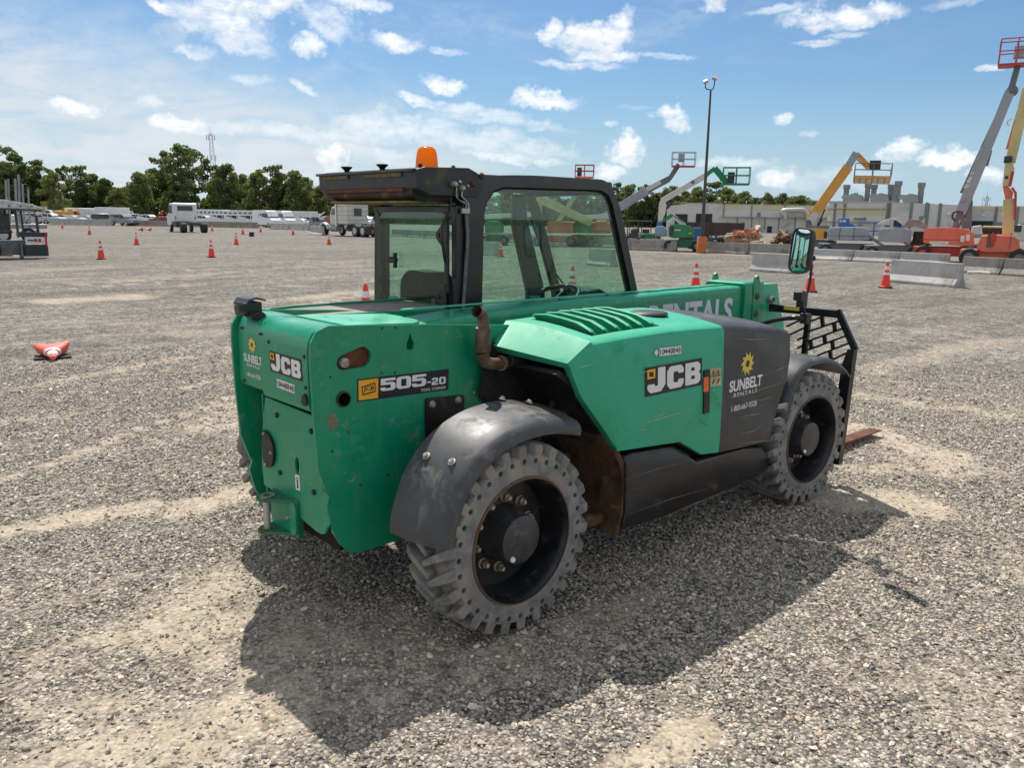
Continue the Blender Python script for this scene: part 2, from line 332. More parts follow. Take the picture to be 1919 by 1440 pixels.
def dirt_at(x, y):
    r = np.hypot(x-CAMP.x, y-CAMP.y)
    d = np.zeros_like(x); wx = (fbm(x, y, .55, 4, 3)-.5); wy = (fbm(x, y, .55, 4, 8)-.5)
    for (ax, ay, bx, by, w, s) in _seg:
        X = x+wx*(w*1.6+.12); Y = y+wy*(w*1.6+.12)
        L2 = (bx-ax)**2+(by-ay)**2; t = np.clip(((X-ax)*(bx-ax)+(Y-ay)*(by-ay))/L2, 0, 1)
        q = np.hypot(X-ax-t*(bx-ax), Y-ay-t*(by-ay))/w
        d = np.maximum(d, s*np.clip(1.55-q, 0, 1))
    # loose streaks along the way vehicles travel, and spots
    lat = np.clip((.8-((x-CAMP.x)*_rt.x+(y-CAMP.y)*_rt.y))/2.0, 0, 1)
    xr = x*math.cos(_td)+y*math.sin(_td); yr = -x*math.sin(_td)+y*math.cos(_td)
    st = fbm(xr*.09, yr, .42, 4, 21); d = np.maximum(d, np.clip((st-.575)*5.5, 0, .62)*np.clip((r-2)/3, .35, 1)*np.clip(.35+lat*.9, .35, 1))
    sp = fbm(x, y, 1.4, 5, 31); d = np.maximum(d, np.clip((sp-.66)*5, 0, .45)); lf = np.clip((.3-(x*math.sin(YAW)*.0+(x-CAMP.x)*_rt.x+(y-CAMP.y)*_rt.y))/1.6+.25, .25, 1); sp = fbm(x, y, .8, 5, 37); d = np.maximum(d, np.clip((sp-.47)*4.0, 0, .74)*lf*np.clip(1.3-(r-3.2)/2.2, .12, 1))
    sp = fbm(x*.35, y, 9, 5, 41); d = np.maximum(d, np.clip((sp-.62)*4, 0, .38)*np.clip((r-9)/8, 0, 1))
    d = d*np.where(r > 22, np.clip(1-(r-22)/30, .45, 1), 1)
    return np.clip(d, 0, 1)
def height_at(x, y):
    r = np.hypot(x-CAMP.x, y-CAMP.y)
    h = (fbm(x, y, 1.1, 3, 51)-.5)*.030+(fbm(x, y, .22, 2, 61)-.5)*.010
    h = h*np.clip(1.6-r/40, 0, 1)
    m = np.hypot(x-1.2, y)/3.2
    return h*np.clip(m, .35, 1)-.004-np.clip(r-150, 0, 400)*0.0
NR, NA = 330, 640
rr = np.concatenate([[0.0], .9*(3500/.9)**np.linspace(0, 1, NR)])
# finer spokes where the view is
t_ = np.linspace(0, 1, NA, endpoint=False); aa = 2*PI*t_; aa = aa+.80*np.sin(aa)*1.0
aa = YAW+PI+aa
G1, G2 = np.meshgrid(rr[1:], aa, indexing='ij'); gx = CAMP.x+G1*np.cos(G2); gy = CAMP.y+G1*np.sin(G2)
gz = height_at(gx, gy); gd = dirt_at(gx, gy)
vs = np.stack([gx, gy, gz], -1).reshape(-1, 3); vs = np.vstack([vs, [[CAMP.x, CAMP.y, 0]]])
ii, jj = np.meshgrid(np.arange(NR-1), np.arange(NA), indexing='ij'); jn = (jj+1) % NA
quads = np.stack([ii*NA+jj, (ii+1)*NA+jj, (ii+1)*NA+jn, ii*NA+jn], -1).reshape(-1, 4)
def mesh_np(name, verts, faces, smooth=True, loose_tris=None):
    me = bpy.data.meshes.new(name); nv = len(verts); fs = [faces]+([loose_tris] if loose_tris is not None else [])
    me.vertices.add(nv); me.vertices.foreach_set('co', np.asarray(verts, np.float32).ravel())
    tot = sum(f.size for f in fs); me.loops.add(tot); me.loops.foreach_set('vertex_index', np.concatenate([f.ravel() for f in fs]).astype(np.int32))
    cnt = np.concatenate([np.full(len(f), f.shape[1]) for f in fs]); st = np.concatenate([[0], np.cumsum(cnt)[:-1]])
    me.polygons.add(len(cnt)); me.polygons.foreach_set('loop_start', st.astype(np.int32)); me.polygons.foreach_set('loop_total', cnt.astype(np.int32))
    me.polygons.foreach_set('use_smooth', np.full(len(cnt), smooth)); me.update(calc_edges=True); return me
tris = np.stack([np.full(NA, len(vs)-1), np.arange(NA), (np.arange(NA)+1) % NA], -1)
me = mesh_np('ground', vs, quads, True, tris)
at = me.attributes.new('dirt', 'FLOAT', 'POINT'); at.data.foreach_set('value', np.append(gd.ravel(), 0).astype(np.float32))
ground = bpy.data.objects.new('ground', me); COL.objects.link(ground); tag(ground, kind='structure')
# make sure the sheet faces up
if me.polygons[NA*50].normal.z < 0: me.flip_normals()
gm = bpy.data.materials.new('gravel_ground'); gm.use_nodes = True; t = gm.node_tree; t.nodes.clear(); n = NT(t)
pos = n.n('ShaderNodeNewGeometry').outputs['Position']
dt = n.n('ShaderNodeAttribute', attribute_name='dirt').outputs['Fac']
vo = n.n('ShaderNodeTexVoronoi', ins={'Vector': pos, 'Scale': 52}); vo2 = n.n('ShaderNodeTexVoronoi', ins={'Vector': pos, 'Scale': 15})
def nz(sc, det=5, r=.6, v=None): return n.n('ShaderNodeTexNoise', ins={'Vector': v or pos, 'Scale': sc, 'Detail': det, 'Roughness': r}).outputs[0]
sv = n.n('ShaderNodeSeparateXYZ', ins={0: vo.outputs['Color']}); sv2 = n.n('ShaderNodeSeparateXYZ', ins={0: vo2.outputs['Color']})
ramp = n.n('ShaderNodeValToRGB', ins={0: n.m('ADD', n.m('MULTIPLY', sv.outputs[0], .62), n.m('MULTIPLY', sv2.outputs[1], .38))})
el = ramp.color_ramp.elements; el[0].position = .12; el[0].color = (.11, .106, .10, 1); el[1].position = .9; el[1].color = (.58, .56, .52, 1)
for p, c in ((.35, (.20, .19, .18)), (.55, (.30, .285, .265)), (.72, (.42, .39, .355))): e = el.new(p); e.color = (*c, 1)
gap = n.smooth(vo.outputs['Distance'], .25, .62, 1.0, .45)
mid = n.smooth(nz(1.7, 6, .65), .3, .7, .74, 1.18); big = n.smooth(nz(.12, 5, .6), .3, .7, .88, 1.10); fine = n.smooth(nz(7, 5, .7), .25, .75, .72, 1.25)
strk = n.n('ShaderNodeMapping', ins={'Vector': pos, 'Rotation': (0, 0, -_td), 'Scale': (.12, 1, 1)}).outputs[0]
sk = n.smooth(nz(1.1, 6, .62, strk), .3, .7, .78, 1.18)
f = n.m('MULTIPLY', n.m('MULTIPLY', gap, mid), n.m('MULTIPLY', n.m('MULTIPLY', big, sk), fine))
gcol = n.n('ShaderNodeVectorMath', operation='SCALE', ins={0: n.n('ShaderNodeVectorMath', operation='MULTIPLY', ins={0: ramp.outputs[0], 1: (1.05, 1.0, .915)}).outputs[0], 3: n.m('MULTIPLY', f, 1.12)}).outputs[0]
dn = nz(9, 8, .7); dn2 = nz(60, 4, .7)
dcol = n.n('ShaderNodeMix', data_type='RGBA', ins={0: n.smooth(dn, .3, .7), 6: (.40, .325, .235, 1), 7: (.58, .49, .375, 1)}).outputs[2]
dcol = n.n('ShaderNodeVectorMath', operation='SCALE', ins={0: dcol, 3: n.smooth(dn2, .25, .7, .72, 1.12)}).outputs[0]
dmask = n.smooth(n.m('ADD', n.m('MULTIPLY', dt, .95), n.m('MULTIPLY', n.m('SUBTRACT', nz(14, 7, .75), .44), 1.5)), .18, .95)
dmask = n.m('MULTIPLY', dmask, n.smooth(sv.outputs[2], .05, .4, .45, 1.0))
col = n.n('ShaderNodeMix', data_type='RGBA', ins={0: n.m('MULTIPLY', dmask, .92), 6: gcol, 7: dcol}).outputs[2]
# beyond the yard: grass and scrub
sp = n.n('ShaderNodeVectorMath', operation='LENGTH', ins={0: pos}).outputs['Value']
col = n.n('ShaderNodeMix', data_type='RGBA', ins={0: n.smooth(sp, 215, 235), 6: col, 7: (.06, .08, .03, 1)}).outputs[2]
hgt = n.m('ADD', n.m('MULTIPLY', vo.outputs['Distance'], -1.0), n.m('MULTIPLY', sv.outputs[1], .7))
hgt = n.m('ADD', hgt, n.m('MULTIPLY', nz(6, 6, .7), .9))
bst = n.smooth(dmask, 0, 1, .95, .35)
bp = n.n('ShaderNodeBump', ins={'Strength': bst, 'Distance': .014, 'Height': hgt})
pb = n.n('ShaderNodeBsdfPrincipled', ins={'Base Color': col, 'Roughness': .9, 'Specular IOR Level': .25, 'Normal': bp.outputs[0]})
n.n('ShaderNodeOutputMaterial', ins={0: pb.outputs[0]}); me.materials.append(gm)
# ------------------------------------------------------------------ loose stones lying on the ground near the camera
def stones():
    n0 = 660000
    hv = .80
    r = np.sqrt(R_.uniform(1.7**2, 11.8**2, n0)); da = R_.uniform(-hv, hv, n0); a = YAW+da
    x = CAMP.x+r*np.cos(a); y = CAMP.y+r*np.sin(a)
    d = dirt_at(x, y); br = fbm(x, y, .10, 3, 77)
    keep = R_.uniform(0, 1, n0) < np.clip(1-(np.abs(da)-.62)/.17, 0, 1)*np.clip(1.0-1.35*np.clip(d+(br-.5)*.9-.12, 0, .72), .04, 1)*.84*np.where(r < 5.5, 1., np.clip(1-(r-5.5)/6.5, .0, 1))
    # under the wheels' contact and inside solid bodies stones are not needed
    x, y, r, d = x[keep], y[keep], r[keep], d[keep]; N_ = len(x)
    phi = (1+5**.5)/2
    ico = np.array([(-1, phi, 0), (1, phi, 0), (-1, -phi, 0), (1, -phi, 0), (0, -1, phi), (0, 1, phi), (0, -1, -phi), (0, 1, -phi), (phi, 0, -1), (phi, 0, 1), (-phi, 0, -1), (-phi, 0, 1)])/1.902
    F = np.array([(0, 11, 5), (0, 5, 1), (0, 1, 7), (0, 7, 10), (0, 10, 11), (1, 5, 9), (5, 11, 4), (11, 10, 2), (10, 7, 6), (7, 1, 8), (3, 9, 4), (3, 4, 2), (3, 2, 6), (3, 6, 8), (3, 8, 9), (4, 9, 5), (2, 4, 11), (6, 2, 10), (8, 6, 7), (9, 8, 1)])
    s = np.clip(R_.lognormal(math.log(.0069), .36, N_), .0034, .017)*np.clip(.92+(r-4)*.045, .9, 1.35)
    P = np.repeat(ico[None], N_, 0)*(1+R_.uniform(-.28, .28, (N_, 12, 1)))
    P = P*np.stack([R_.uniform(.95, 1.5, N_), R_.uniform(.75, 1.1, N_), R_.uniform(.38, .65, N_)], -1)[:, None]*s[:, None, None]
    # random rotation: yaw then moderate tilt
    q = R_.normal(0, 1, (N_, 4)); q[:, 1:3] *= .26; q /= np.linalg.norm(q, axis=1)[:, None]
    w, X, Y, Z = q.T
    Rm = np.stack([1-2*(Y*Y+Z*Z), 2*(X*Y-Z*w), 2*(X*Z+Y*w), 2*(X*Y+Z*w), 1-2*(X*X+Z*Z), 2*(Y*Z-X*w), 2*(X*Z-Y*w), 2*(Y*Z+X*w), 1-2*(X*X+Y*Y)], -1).reshape(-1, 3, 3)
    P = np.einsum('nij,nkj->nki', Rm, P)
    z = height_at(x, y)+s*R_.uniform(-.25, .42, N_)
    P += np.stack([x, y, z], -1)[:, None]
    fs = (F[None]+np.arange(N_)[:, None, None]*12).reshape(-1, 3)
    me = mesh_np('gravel', P.reshape(-1, 3), fs, False)
    o = bpy.data.objects.new('gravel', me); COL.objects.link(o)
    m = bpy.data.materials.new('stone'); m.use_nodes = True; t = m.node_tree; t.nodes.clear(); n = NT(t)
    g = n.n('ShaderNodeNewGeometry'); rnd = g.outputs['Random Per Island']
    rm = n.n('ShaderNodeValToRGB', ins={0: rnd}); el = rm.color_ramp.elements
    el[0].position = 0; el[0].color = (.15, .143, .134, 1); el[1].position = 1; el[1].color = (.62, .60, .55, 1)
    for p, c in ((.18, (.21, .20, .185)), (.42, (.30, .285, .265)), (.62, (.36, .335, .30)), (.8, (.44, .41, .37)), (.9, (.34, .27, .21)), (.95, (.50, .46, .41))): e = el.new(p); e.color = (*c, 1)
    nz = n.n('ShaderNodeTexNoise', ins={'Vector': g.outputs['Position'], 'Scale': 160, 'Detail': 3}); fz = n.smooth(nz.outputs[0], .3, .7, .82, 1.15)
    cc = n.n('ShaderNodeVectorMath', operation='SCALE', ins={0: n.n('ShaderNodeVectorMath', operation='MULTIPLY', ins={0: rm.outputs[0], 1: (1.06, 1.0, .90)}).outputs[0], 3: n.m('MULTIPLY', fz, 1.24)}).outputs[0]
    pb = n.n('ShaderNodeBsdfPrincipled', ins={'Base Color': cc, 'Roughness': .82, 'Specular IOR Level': .3}); n.n('ShaderNodeOutputMaterial', ins={0: pb.outputs[0]})
    me.materials.append(m); tag(o, 'loose grey crushed stones lying over the yard around the green machine', 'gravel', kind='stuff')
    return N_
NST = stones(); print('stones', NST)
# ------------------------------------------------------------------ the green machine
RUST = srgb(110, 62, 38); DUST = srgb(165, 145, 120)
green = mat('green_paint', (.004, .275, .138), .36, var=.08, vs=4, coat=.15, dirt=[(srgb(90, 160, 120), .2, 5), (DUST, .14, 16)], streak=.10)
green_top = mat('green_sunlit_dusty', (.04, .42, .25), .42, var=.12, vs=5, coat=.15, dirt=[(srgb(130, 175, 145), .35, 6)])  # sunlit brightness put into the colour: paler copy of the green paint, dust-mottled
podg = mat('green_plastic', (.038, .40, .235), .50, var=.06, vs=3, spec=.45, dirt=[(srgb(40, 150, 110), .3, 4), (DUST, .08, 24)], scratch=.10)
podk = mat('dark_plastic', (.045, .045, .047), .48, var=.15, vs=7, dirt=[((.13, .13, .125), .5, 4)], scratch=.35)
black = mat('black_paint', (.010, .011, .013), .36, var=.2, vs=7, dirt=[(srgb(90, 78, 62), .22, 9)])
cabk = mat('cab_black', (.008, .009, .013), .30, var=.15, vs=6, coat=.2, dirt=[(srgb(80, 66, 55), .2, 9)])
rustk = mat('rusty_black', (.016, .015, .015), .6, var=.3, vs=9, dirt=[(RUST, .55, 6), (srgb(150, 120, 80), .35, 10)], bump=.3)
mud = mat('muddy_black', (.016, .014, .013), .7, var=.4, vs=10, dirt=[(srgb(98, 70, 50), .42, 4), (srgb(130, 100, 78), .12, 12)], bump=.6, bs=30); mudc = mat('caked_mud', srgb(92, 66, 46), .95, var=.4, vs=9, dirt=[(srgb(30, 22, 18), .5, 5), (srgb(140, 112, 86), .35, 8)], bump=1, bs=25); bayk = mat('bay_black', (.010, .010, .011), .6, var=.3, vs=8, dirt=[(srgb(80, 62, 48), .12, 8)], bump=.3)
skirtm = mat('skirt_black', (.013, .014, .017), .36, var=.2, vs=6, dirt=[(srgb(112, 88, 66), .2, 5)], scratch=.10)
fendm = mat('fender_plastic', (.058, .060, .064), .47, var=.18, vs=9, spec=.5, dirt=[((.20, .19, .17), .38, 8)], scratch=.06)
rubber = mat('tyre_rubber', (.21, .21, .205), .82, var=.28, vs=14, dirt=[(srgb(150, 144, 132), .6, 7), (srgb(128, 108, 84), .3, 16)], bump=.35, bs=80, spec=.25)
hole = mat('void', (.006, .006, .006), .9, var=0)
steel = mat('zinc', (.45, .43, .40), .42, .8, var=.2, vs=20, dirt=[(RUST, .5, 30)])
pipe = mat('exhaust_steel', (.19, .15, .115), .6, .45, var=.3, vs=14, dirt=[(srgb(112, 72, 48), .7, 12)], bump=.2)
rust = mat('rust', RUST, .85, var=.35, vs=14, bump=.5, dirt=[((.03, .025, .02), .5, 9)])
amber = mat('amber_plastic', (.90, .30, .010), .22, var=.05, coat=.4)
n_ = NT(amber.node_tree); _b = [x for x in amber.node_tree.nodes if x.type == 'BSDF_PRINCIPLED'][0]; _tl = n_.n('ShaderNodeBsdfTranslucent', ins={0: (1.0, .40, .012, 1)}); _tp = n_.n('ShaderNodeBsdfTransparent', ins={0: (1.0, .42, .015, 1)})
_m1 = n_.n('ShaderNodeMixShader', ins={0: .30, 1: _tl.outputs[0], 2: _tp.outputs[0]}); _m2 = n_.n('ShaderNodeMixShader', ins={0: .72, 1: _b.outputs[0], 2: _m1.outputs[0]}); n_.link(_m2.outputs[0], [x for x in amber.node_tree.nodes if x.type == 'OUTPUT_MATERIAL'][0].inputs[0])
pane = glass('cab_glass', (.80, .925, .87), (.50, .62, .52), .020)
white = mat('white_vinyl', (.80, .80, .79), .5, var=.04)
yellow = mat('yellow_vinyl', (.78, .56, .09), .5, var=.05)
gold = mat('amber_vinyl', (.86, .42, .02), .5, var=.04)
ink = mat('black_vinyl', (.014, .014, .016), .38, var=.1)
orange = mat('orange_vinyl', (.82, .17, .02), .4, var=.05)
TH = empty('telehandler', (1.2, 0, 0)); T0 = Matrix.Translation((-1.2, 0, 0))
tag(TH, 'green and black telescopic handler with amber roof beacon parked on gravel', 'telehandler')
def put(mb, name, m, parent=None, bevel=0, smooth=None, seg=2, label=None):
    mb.v = [(x-1.2, y, z) for x, y, z in mb.v] if True else mb.v
    return mb.build(name, m, parent or TH, bevel, smooth, seg, label)
def XZ(u, v, y): p = S(u, v, 'y', y); return (p.x, p.z)
def YZ(u, v, x): p = S(u, v, 'x', x); return (p.y, p.z)
def z1(x, y): return (420+x/2.769, 540+y/2.769)
def z2(x, y): return (580+x/2.9076, 250+y/2.9076)
def z3(x, y): return (880+x/3.095, 540+y/3.095)
def z4(x, y): return (1340+x/2.572, 400+y/2.572)
def z5(x, y): return (720+x/2.881, 720+y/2.881)
def z6(x, y): return (430+x/6.548, 540+y/6.548)
def z7(x, y): return (430+x/4.965, 740+y/4.965)
def z8(x, y): return (580+x/5.644, 260+y/5.644)
def z9(x, y): return (900+x/5.144, 320+y/5.144)
def z10(x, y): return (1080+x/4.361, 500+y/4.361)
def za(x, y): return (1440+x/4.233, 560+y/4.233)
# --- chassis side plates
YP = -.40
outl = [(-.673, 1.20), (-.668, 1.262), (-.64, 1.305), (-.585, 1.323), (-.157, 1.295), (.171, 1.268), (.62, 1.235), (.70, 1.15), (.70, .90), (2.9, .80), (2.9, .36), (.6, .34), (-.20, .335), (-.46, .328), (-.52, .34), (-.559, .385), (-.594, .445), (-.608, .50), (-.621, .56), (-.607, .60), (-.622, .635), (-.655, .735), (-.668, .97)]
tear = [(-.193, 1.262), (-.203, 1.235), (-.214, 1.212), (-.208, 1.192), (-.193, 1.186), (-.178, 1.192), (-.172, 1.212), (-.183, 1.235)]
def hull_drop(c0, r0, c1, r1, n=10):
    a = math.atan2(c1[1]-c0[1], c1[0]-c0[0]); P = []
    for k in range(n+1): t = a+PI/2+PI*k/n; P.append((c0[0]+r0*math.cos(t), c0[1]+r0*math.sin(t)))
    for k in range(n+1): t = a-PI/2+PI*k/n; P.append((c1[0]+r1*math.cos(t), c1[1]+r1*math.sin(t)))
    return P
eye = hull_drop((-.525, 1.168), .031, (-.437, 1.182), .043)
cp = XZ(*z1(618, 576), YP)
mb = MB(); mb.prism(outl, 'y', YP, YP+.016, [tear, eye, circ(cp[0], cp[1], .030)])
plate = put(mb, 'side_plate', green)
def sub(mb, name, m, parent, **k): return put(mb, name, m, parent, **k)
mb = MB(); mb.box((-.48, YP+.030, 1.175), (.22, .02, .14)); sub(mb, 'pin_recess', rust, plate)
mb = MB(); T = spin((-.525, YP+.03, 1.168), (-.525, YP-.01, 1.168), None); mb.lathe([(.0, .048), (.020, .046), (.022, .04), (.022, 0)], 16, T); sub(mb, 'pivot_pin', steel, plate, smooth=40)
mb = MB(); T = spin((cp[0], YP+.02, cp[1]), (cp[0], YP-.02, cp[1]), None); mb.lathe([(.033, 0), (.033, .026), (.026, .028), (.024, .0), (.024, -.03)], 20, T); sub(mb, 'grommet', black, plate, smooth=40)
mb = MB(); mb.box((cp[0], YP+.055, cp[1]), (.09, .01, .09)); sub(mb, 'inner_web', hole, plate); mb = MB(); mb.box((-.193, YP+.06, 1.225), (.09, .01, .11)); sub(mb, 'inner_web', green, plate)
for q in ((820, 208), (888, 206), (552, 463), (818, 441), (885, 440), (645, 748), (560, 848), (850, 970), (708, 1022)):
    mb = MB(); x, z = XZ(*z1(*q), YP); T = spin((x, YP+.002, z), (x, YP-.1, z), None); mb.lathe([(.0, .004), (.005, .004), (.0065, 0)], 10, T); sub(mb, 'plug', rustk, plate)
for q in ((1300, 545), (1350, 545)):
    mb = MB(); x, z = XZ(*z1(*q), YP); T = spin((x, YP+.002, z), (x, YP-.1, z), None); mb.lathe([(.0, .009), (.008, .009), (.011, .004), (.012, 0)], 12, T); sub(mb, 'bolt', steel, plate, smooth=40)
# weathered bare spot under the grommet
mb = MB(); cx, cz = XZ(*z1(562, 695), YP); pts = [(cx+(.024+.008*math.sin(k*2.3)+.006*math.cos(k*5.1))*math.cos(k*PI/12), cz+(.034+.007*math.sin(k*3.1))*math.sin(k*PI/12)) for k in range(24)]
mb.prism(pts, 'y', YP-.0012, YP+.004); sub(mb, 'bare_patch', mat('bare_primer', srgb(120, 118, 92), .85, var=.3, vs=60), plate, label='patch of worn paint')
mb = MB(); mb.prism([(x, z) for x, z in outl], 'y', .318, .334); put(mb, 'side_plate', green)
# black side bracket by the mudguard
mb = MB(); q = [XZ(*z1(*p), YP) for p in ((1040, 572), (1238, 553), (1240, 700), (1238, 900), (1040, 900))]; mb.prism(rp(q, .012), 'y', YP-.012, YP-.0005); br = put(mb, 'bracket_plate', black, bevel=.002)
for p in ((1078, 605), (1213, 580)):
    mb = MB(); x, z = XZ(*z1(*p), YP-.012); T = spin((x, YP-.012, z), (x, YP-1, z), None); mb.lathe([(.0, .016), (.010, .016), (.0125, .013), (.0125, .006), (.018, .005), (.018, 0)], 12, T); sub(mb, 'bolt', steel, br, smooth=40)
# --- rear covers
def cover(xb, y0, y1, zb, name, lip):
    prof = [(xb+.10, zb-.004), (xb+.035, zb-.006), (xb+.008, zb+.006), (xb, zb+.03), (xb, 1.225), (xb+.006, 1.262), (xb+.024, 1.292), (xb+.055, 1.311), (xb+.10, 1.316), (xb+.17, 1.312)]
    inn = [(x+.012, z-.010 if z > 1.2 else z+.004) for x, z in prof]; poly = prof+inn[::-1]
    mb = MB(); mb.prism(poly, 'y', y0, y1); return put(mb, name, green, bevel=.004, smooth=35)
rc = cover(-.672, -.372, .036, .972, 'rear_cover', 0); rc2 = cover(-.648, .046, .312, .980, 'rear_cover', 0)
mb = MB(); mb.box((-.60, -.383, 1.13), (.07, .02, .33)); mb.box((-.62, .041, 1.13), (.05, .012, .33)); put(mb, 'cover_seal', hole)
for par, pts in ((rc, ((920, 845), (937, 1225), (480, 660), (378, 560))), (rc2, ((185, 1135), (420, 1238), (148, 485)))):
    for p in pts:
        xx = -.672 if par is rc else -.648; y, z = YZ(*z6(*p), xx)
        if par is rc and y > .036: continue
        mb = MB(); T = spin((xx, y, z), (xx-1, y, z), None); mb.lathe([(0, .005), (.006, .005), (.009, .001), (.009, 0)], 12, T); sub(mb, 'screw', rustk, par, smooth=40)
mb = MB(); y, z = YZ(*z6(940, 1390), -.672); mb.prism([(y-.022, z-.010), (y-.018, z+.02), (y, z+.032), (y+.018, z+.02), (y+.022, z-.008), (y, z-.02)], 'x', -.684, -.672); sub(mb, 'latch_boss', black, rc, bevel=.003)
# lower rear panel
XL = -.62
lp_ = [YZ(*z7(*p), XL) for p in ((330, 20), (780, 200), (820, 560), (850, 760), (870, 900), (925, 950), (905, 1080), (935, 1210), (905, 1245), (882, 1302), (845, 1300), (800, 1270), (600, 1100), (400, 930), (385, 880), (320, 840), (300, 640), (300, 380))]
ov = YZ(*z7(627, 660), XL)
mb = MB(); mb.prism(lp_, 'x', XL, XL+.014, [circ(ov[0], ov[1], .017, 20, .040)]); lpan = put(mb, 'rear_panel', green, bevel=.003)
mb = MB(); mb.box((XL+.06, ov[0], ov[1]), (.01, .09, .12)); sub(mb, 'inner_web', green, lpan)
for p in ((445, 190), (765, 340), (475, 725), (790, 908)):
    mb = MB(); y, z = YZ(*z7(*p), XL); T = spin((XL, y, z), (XL-1, y, z), None); mb.lathe([(0, .010), (.009, .010), (.012, .006), (.012, 0)], 12, T); sub(mb, 'plug', black, lpan, smooth=40)
mb = MB(); mb.box((-.50, .13, .74), (.012, .36, .56)); mb.box((-.56, .172, .72), (.10, .010, .47)); put(mb, 'inner_panel', green)
q = [YZ(*z7(*p), -.628) for p in ((312, 325), (345, 345), (385, 400), (410, 470), (420, 550), (412, 625), (392, 670), (360, 680), (330, 655), (315, 560))]
mb = MB(); mb.prism(q, 'x', -.634, -.622); cv = put(mb, 'access_cover', black, bevel=.002)
for p in ((322, 362), (390, 542), (340, 648)):
    mb = MB(); y, z = YZ(*z7(*p), -.634); T = spin((-.634, y, z), (-1.6, y, z), None); mb.lathe([(0, .007), (.007, .007), (.009, .003), (.009, 0)], 10, T); sub(mb, 'bolt', steel, cv, smooth=40)
# small instruction label
c = [S(*z7(*p), 'x', XL) for p in ((610, 742), (652, 752), (620, 885))]; D = Decal(c[0], c[1], c[2], (-1, 0, 0)); mb = MB(); D.poly(mb, rp([(0, 0), (1, 0), (1, 1), (0, 1)], .12)); lb = put(mb, 'label_plate', white)
mb = MB(); D.poly(mb, circ(.5, .2, .2, 12, .08), 2); D.poly(mb, circ(.5, .72, .3, 14, .13), 2, [circ(.5, .72, .2, 12, .09)]); D.poly(mb, [(.4, .2), (.6, .2), (.62, .6), (.38, .6)], 2.4); sub(mb, 'symbol', ink, lb)
# --- towing hitch
HY = -.05
def HP(p, x=None): return S(*z7(*p), 'z', x)
mb = MB(); top = [(-.62, .07), (-.70, .055), (-.735, .02), (-.735, -.01), (-.70, -.045), (-.62, -.13), (-.60, -.15), (-.60, .09)]
mb.prism(top, 'z', .512, .527); mb.prism([(x, y) for x, y in top], 'z', .362, .377)
mb.prism([(-.605, .36), (-.605, .53), (-.63, .53), (-.63, .36)], 'y', -.16, .08)
ht = put(mb, 'hitch_bracket', mat('green_worn', (.01, .17, .085), .5, var=.2, vs=9, dirt=[(RUST, .45, 9)]), bevel=.003)
mb = MB(); mb.prism(rp([(-.155, .37), (-.155, .52), (.075, .52), (.075, .37)], .03), 'x', -.640, -.628); sub(mb, 'gusset', green, ht, bevel=.002)
mb = MB(); T = Matrix.Translation((-.695, .005, .36)); mb.lathe([(.0, 0), (.0155, 0), (.0155, .16)], 16, T, cap=True); sub(mb, 'hitch_pin', mat('bare_steel', (.5, .48, .45), .5, .6, var=.1), ht, smooth=40)
mb = MB(); T = Matrix.Translation((-.690, .003, .528)); mb.lathe([(.016, 0), (.016, .005), (.035, .005), (.035, 0)], 20, T); sub(mb, 'pin_collar', steel, ht, smooth=40)
mb = MB(); T = spin((-.63, -.085, .44), (-1, -.085, .44), None); mb.lathe([(0, .02), (.011, .02), (.013, .016), (.013, .006), (.019, .005), (.019, 0)], 12, T); sub(mb, 'bolt', steel, ht, smooth=40)
# --- rear camera
mb = MB(); mb.box((-.635, .215, 1.342), (.085, .10, .06)); mb.prism([(-.66, 1.33), (-.60, 1.33), (-.57, 1.30), (-.60, 1.285), (-.655, 1.30)], 'y', .14, .20); rcam = put(mb, 'rear_camera', black, bevel=.004)
mb = MB(); mb.prism([(-.672, 1.366), (-.655, 1.388), (-.62, 1.396), (-.575, 1.382), (-.575, 1.374), (-.62, 1.386), (-.655, 1.378), (-.672, 1.356)], 'y', .158, .285); sub(mb, 'hood', mat('camera_hood', (.05, .05, .05), .35, var=.1), rcam, bevel=.002)
mb = MB(); T = spin((-.69, .215, 1.343), (-1, .215, 1.343), None); mb.lathe([(0, .003), (.018, .003), (.02, 0)], 16, T); sub(mb, 'lens', glass('lens', (.1, .1, .12)), rcam)
# --- upper deck and tail of boom
mb = MB()
a = [(-.46, .165), (.5, .165), (.5, .60), (-.20, .60), (-.36, .55), (-.44, .45)]
mb.prism(a, 'z', 1.255, 1.283); put(mb, 'deck_cover', mat('deck_grey', srgb(140, 132, 122), .75, var=.25, vs=5, dirt=[((.05, .05, .05), .4, 4)]))
mb = MB(); mb.prism([(-.44, .45), (-.36, .55), (-.20, .60), (.5, .60), (.5, .612), (-.21, .612), (-.37, .562), (-.45, .455)], 'z', 1.05, 1.296); put(mb, 'deck_edge', green, bevel=.003)
mb = MB(); ip = [(-.50, 1.0), (-.50, 1.25), (-.47, 1.285), (-.42, 1.298), (.0, 1.290), (.5, 1.275), (.5, 1.0)]; mb.prism(ip, 'y', .150, .162); put(mb, 'inner_plate', green, bevel=.002)
mb = MB(); mb.box((-.2, -.12, 1.10), (.8, .50, .02)); mb.box((-.50, -.15, 1.15), (.02, .44, .16)); put(mb, 'inner_floor', green)
tp = [(-.50, -.385), (-.50, .035), (-.03, .035), (-.035, -.10), (-.06, -.26), (-.10, -.34), (-.16, -.385)]
TT = Matrix.Translation((-.5, 0, 1.318)) @ rot('Y', .048) @ Matrix.Translation((.5, 0, -1.318))
mb = MB(); mb.prism(tp, 'z', 1.306, 1.318, [circ(-.40, -.05, .010, 12), circ(-.36, -.20, .010, 12)], T=TT); put(mb, 'tail_panel', green_top, bevel=.003)
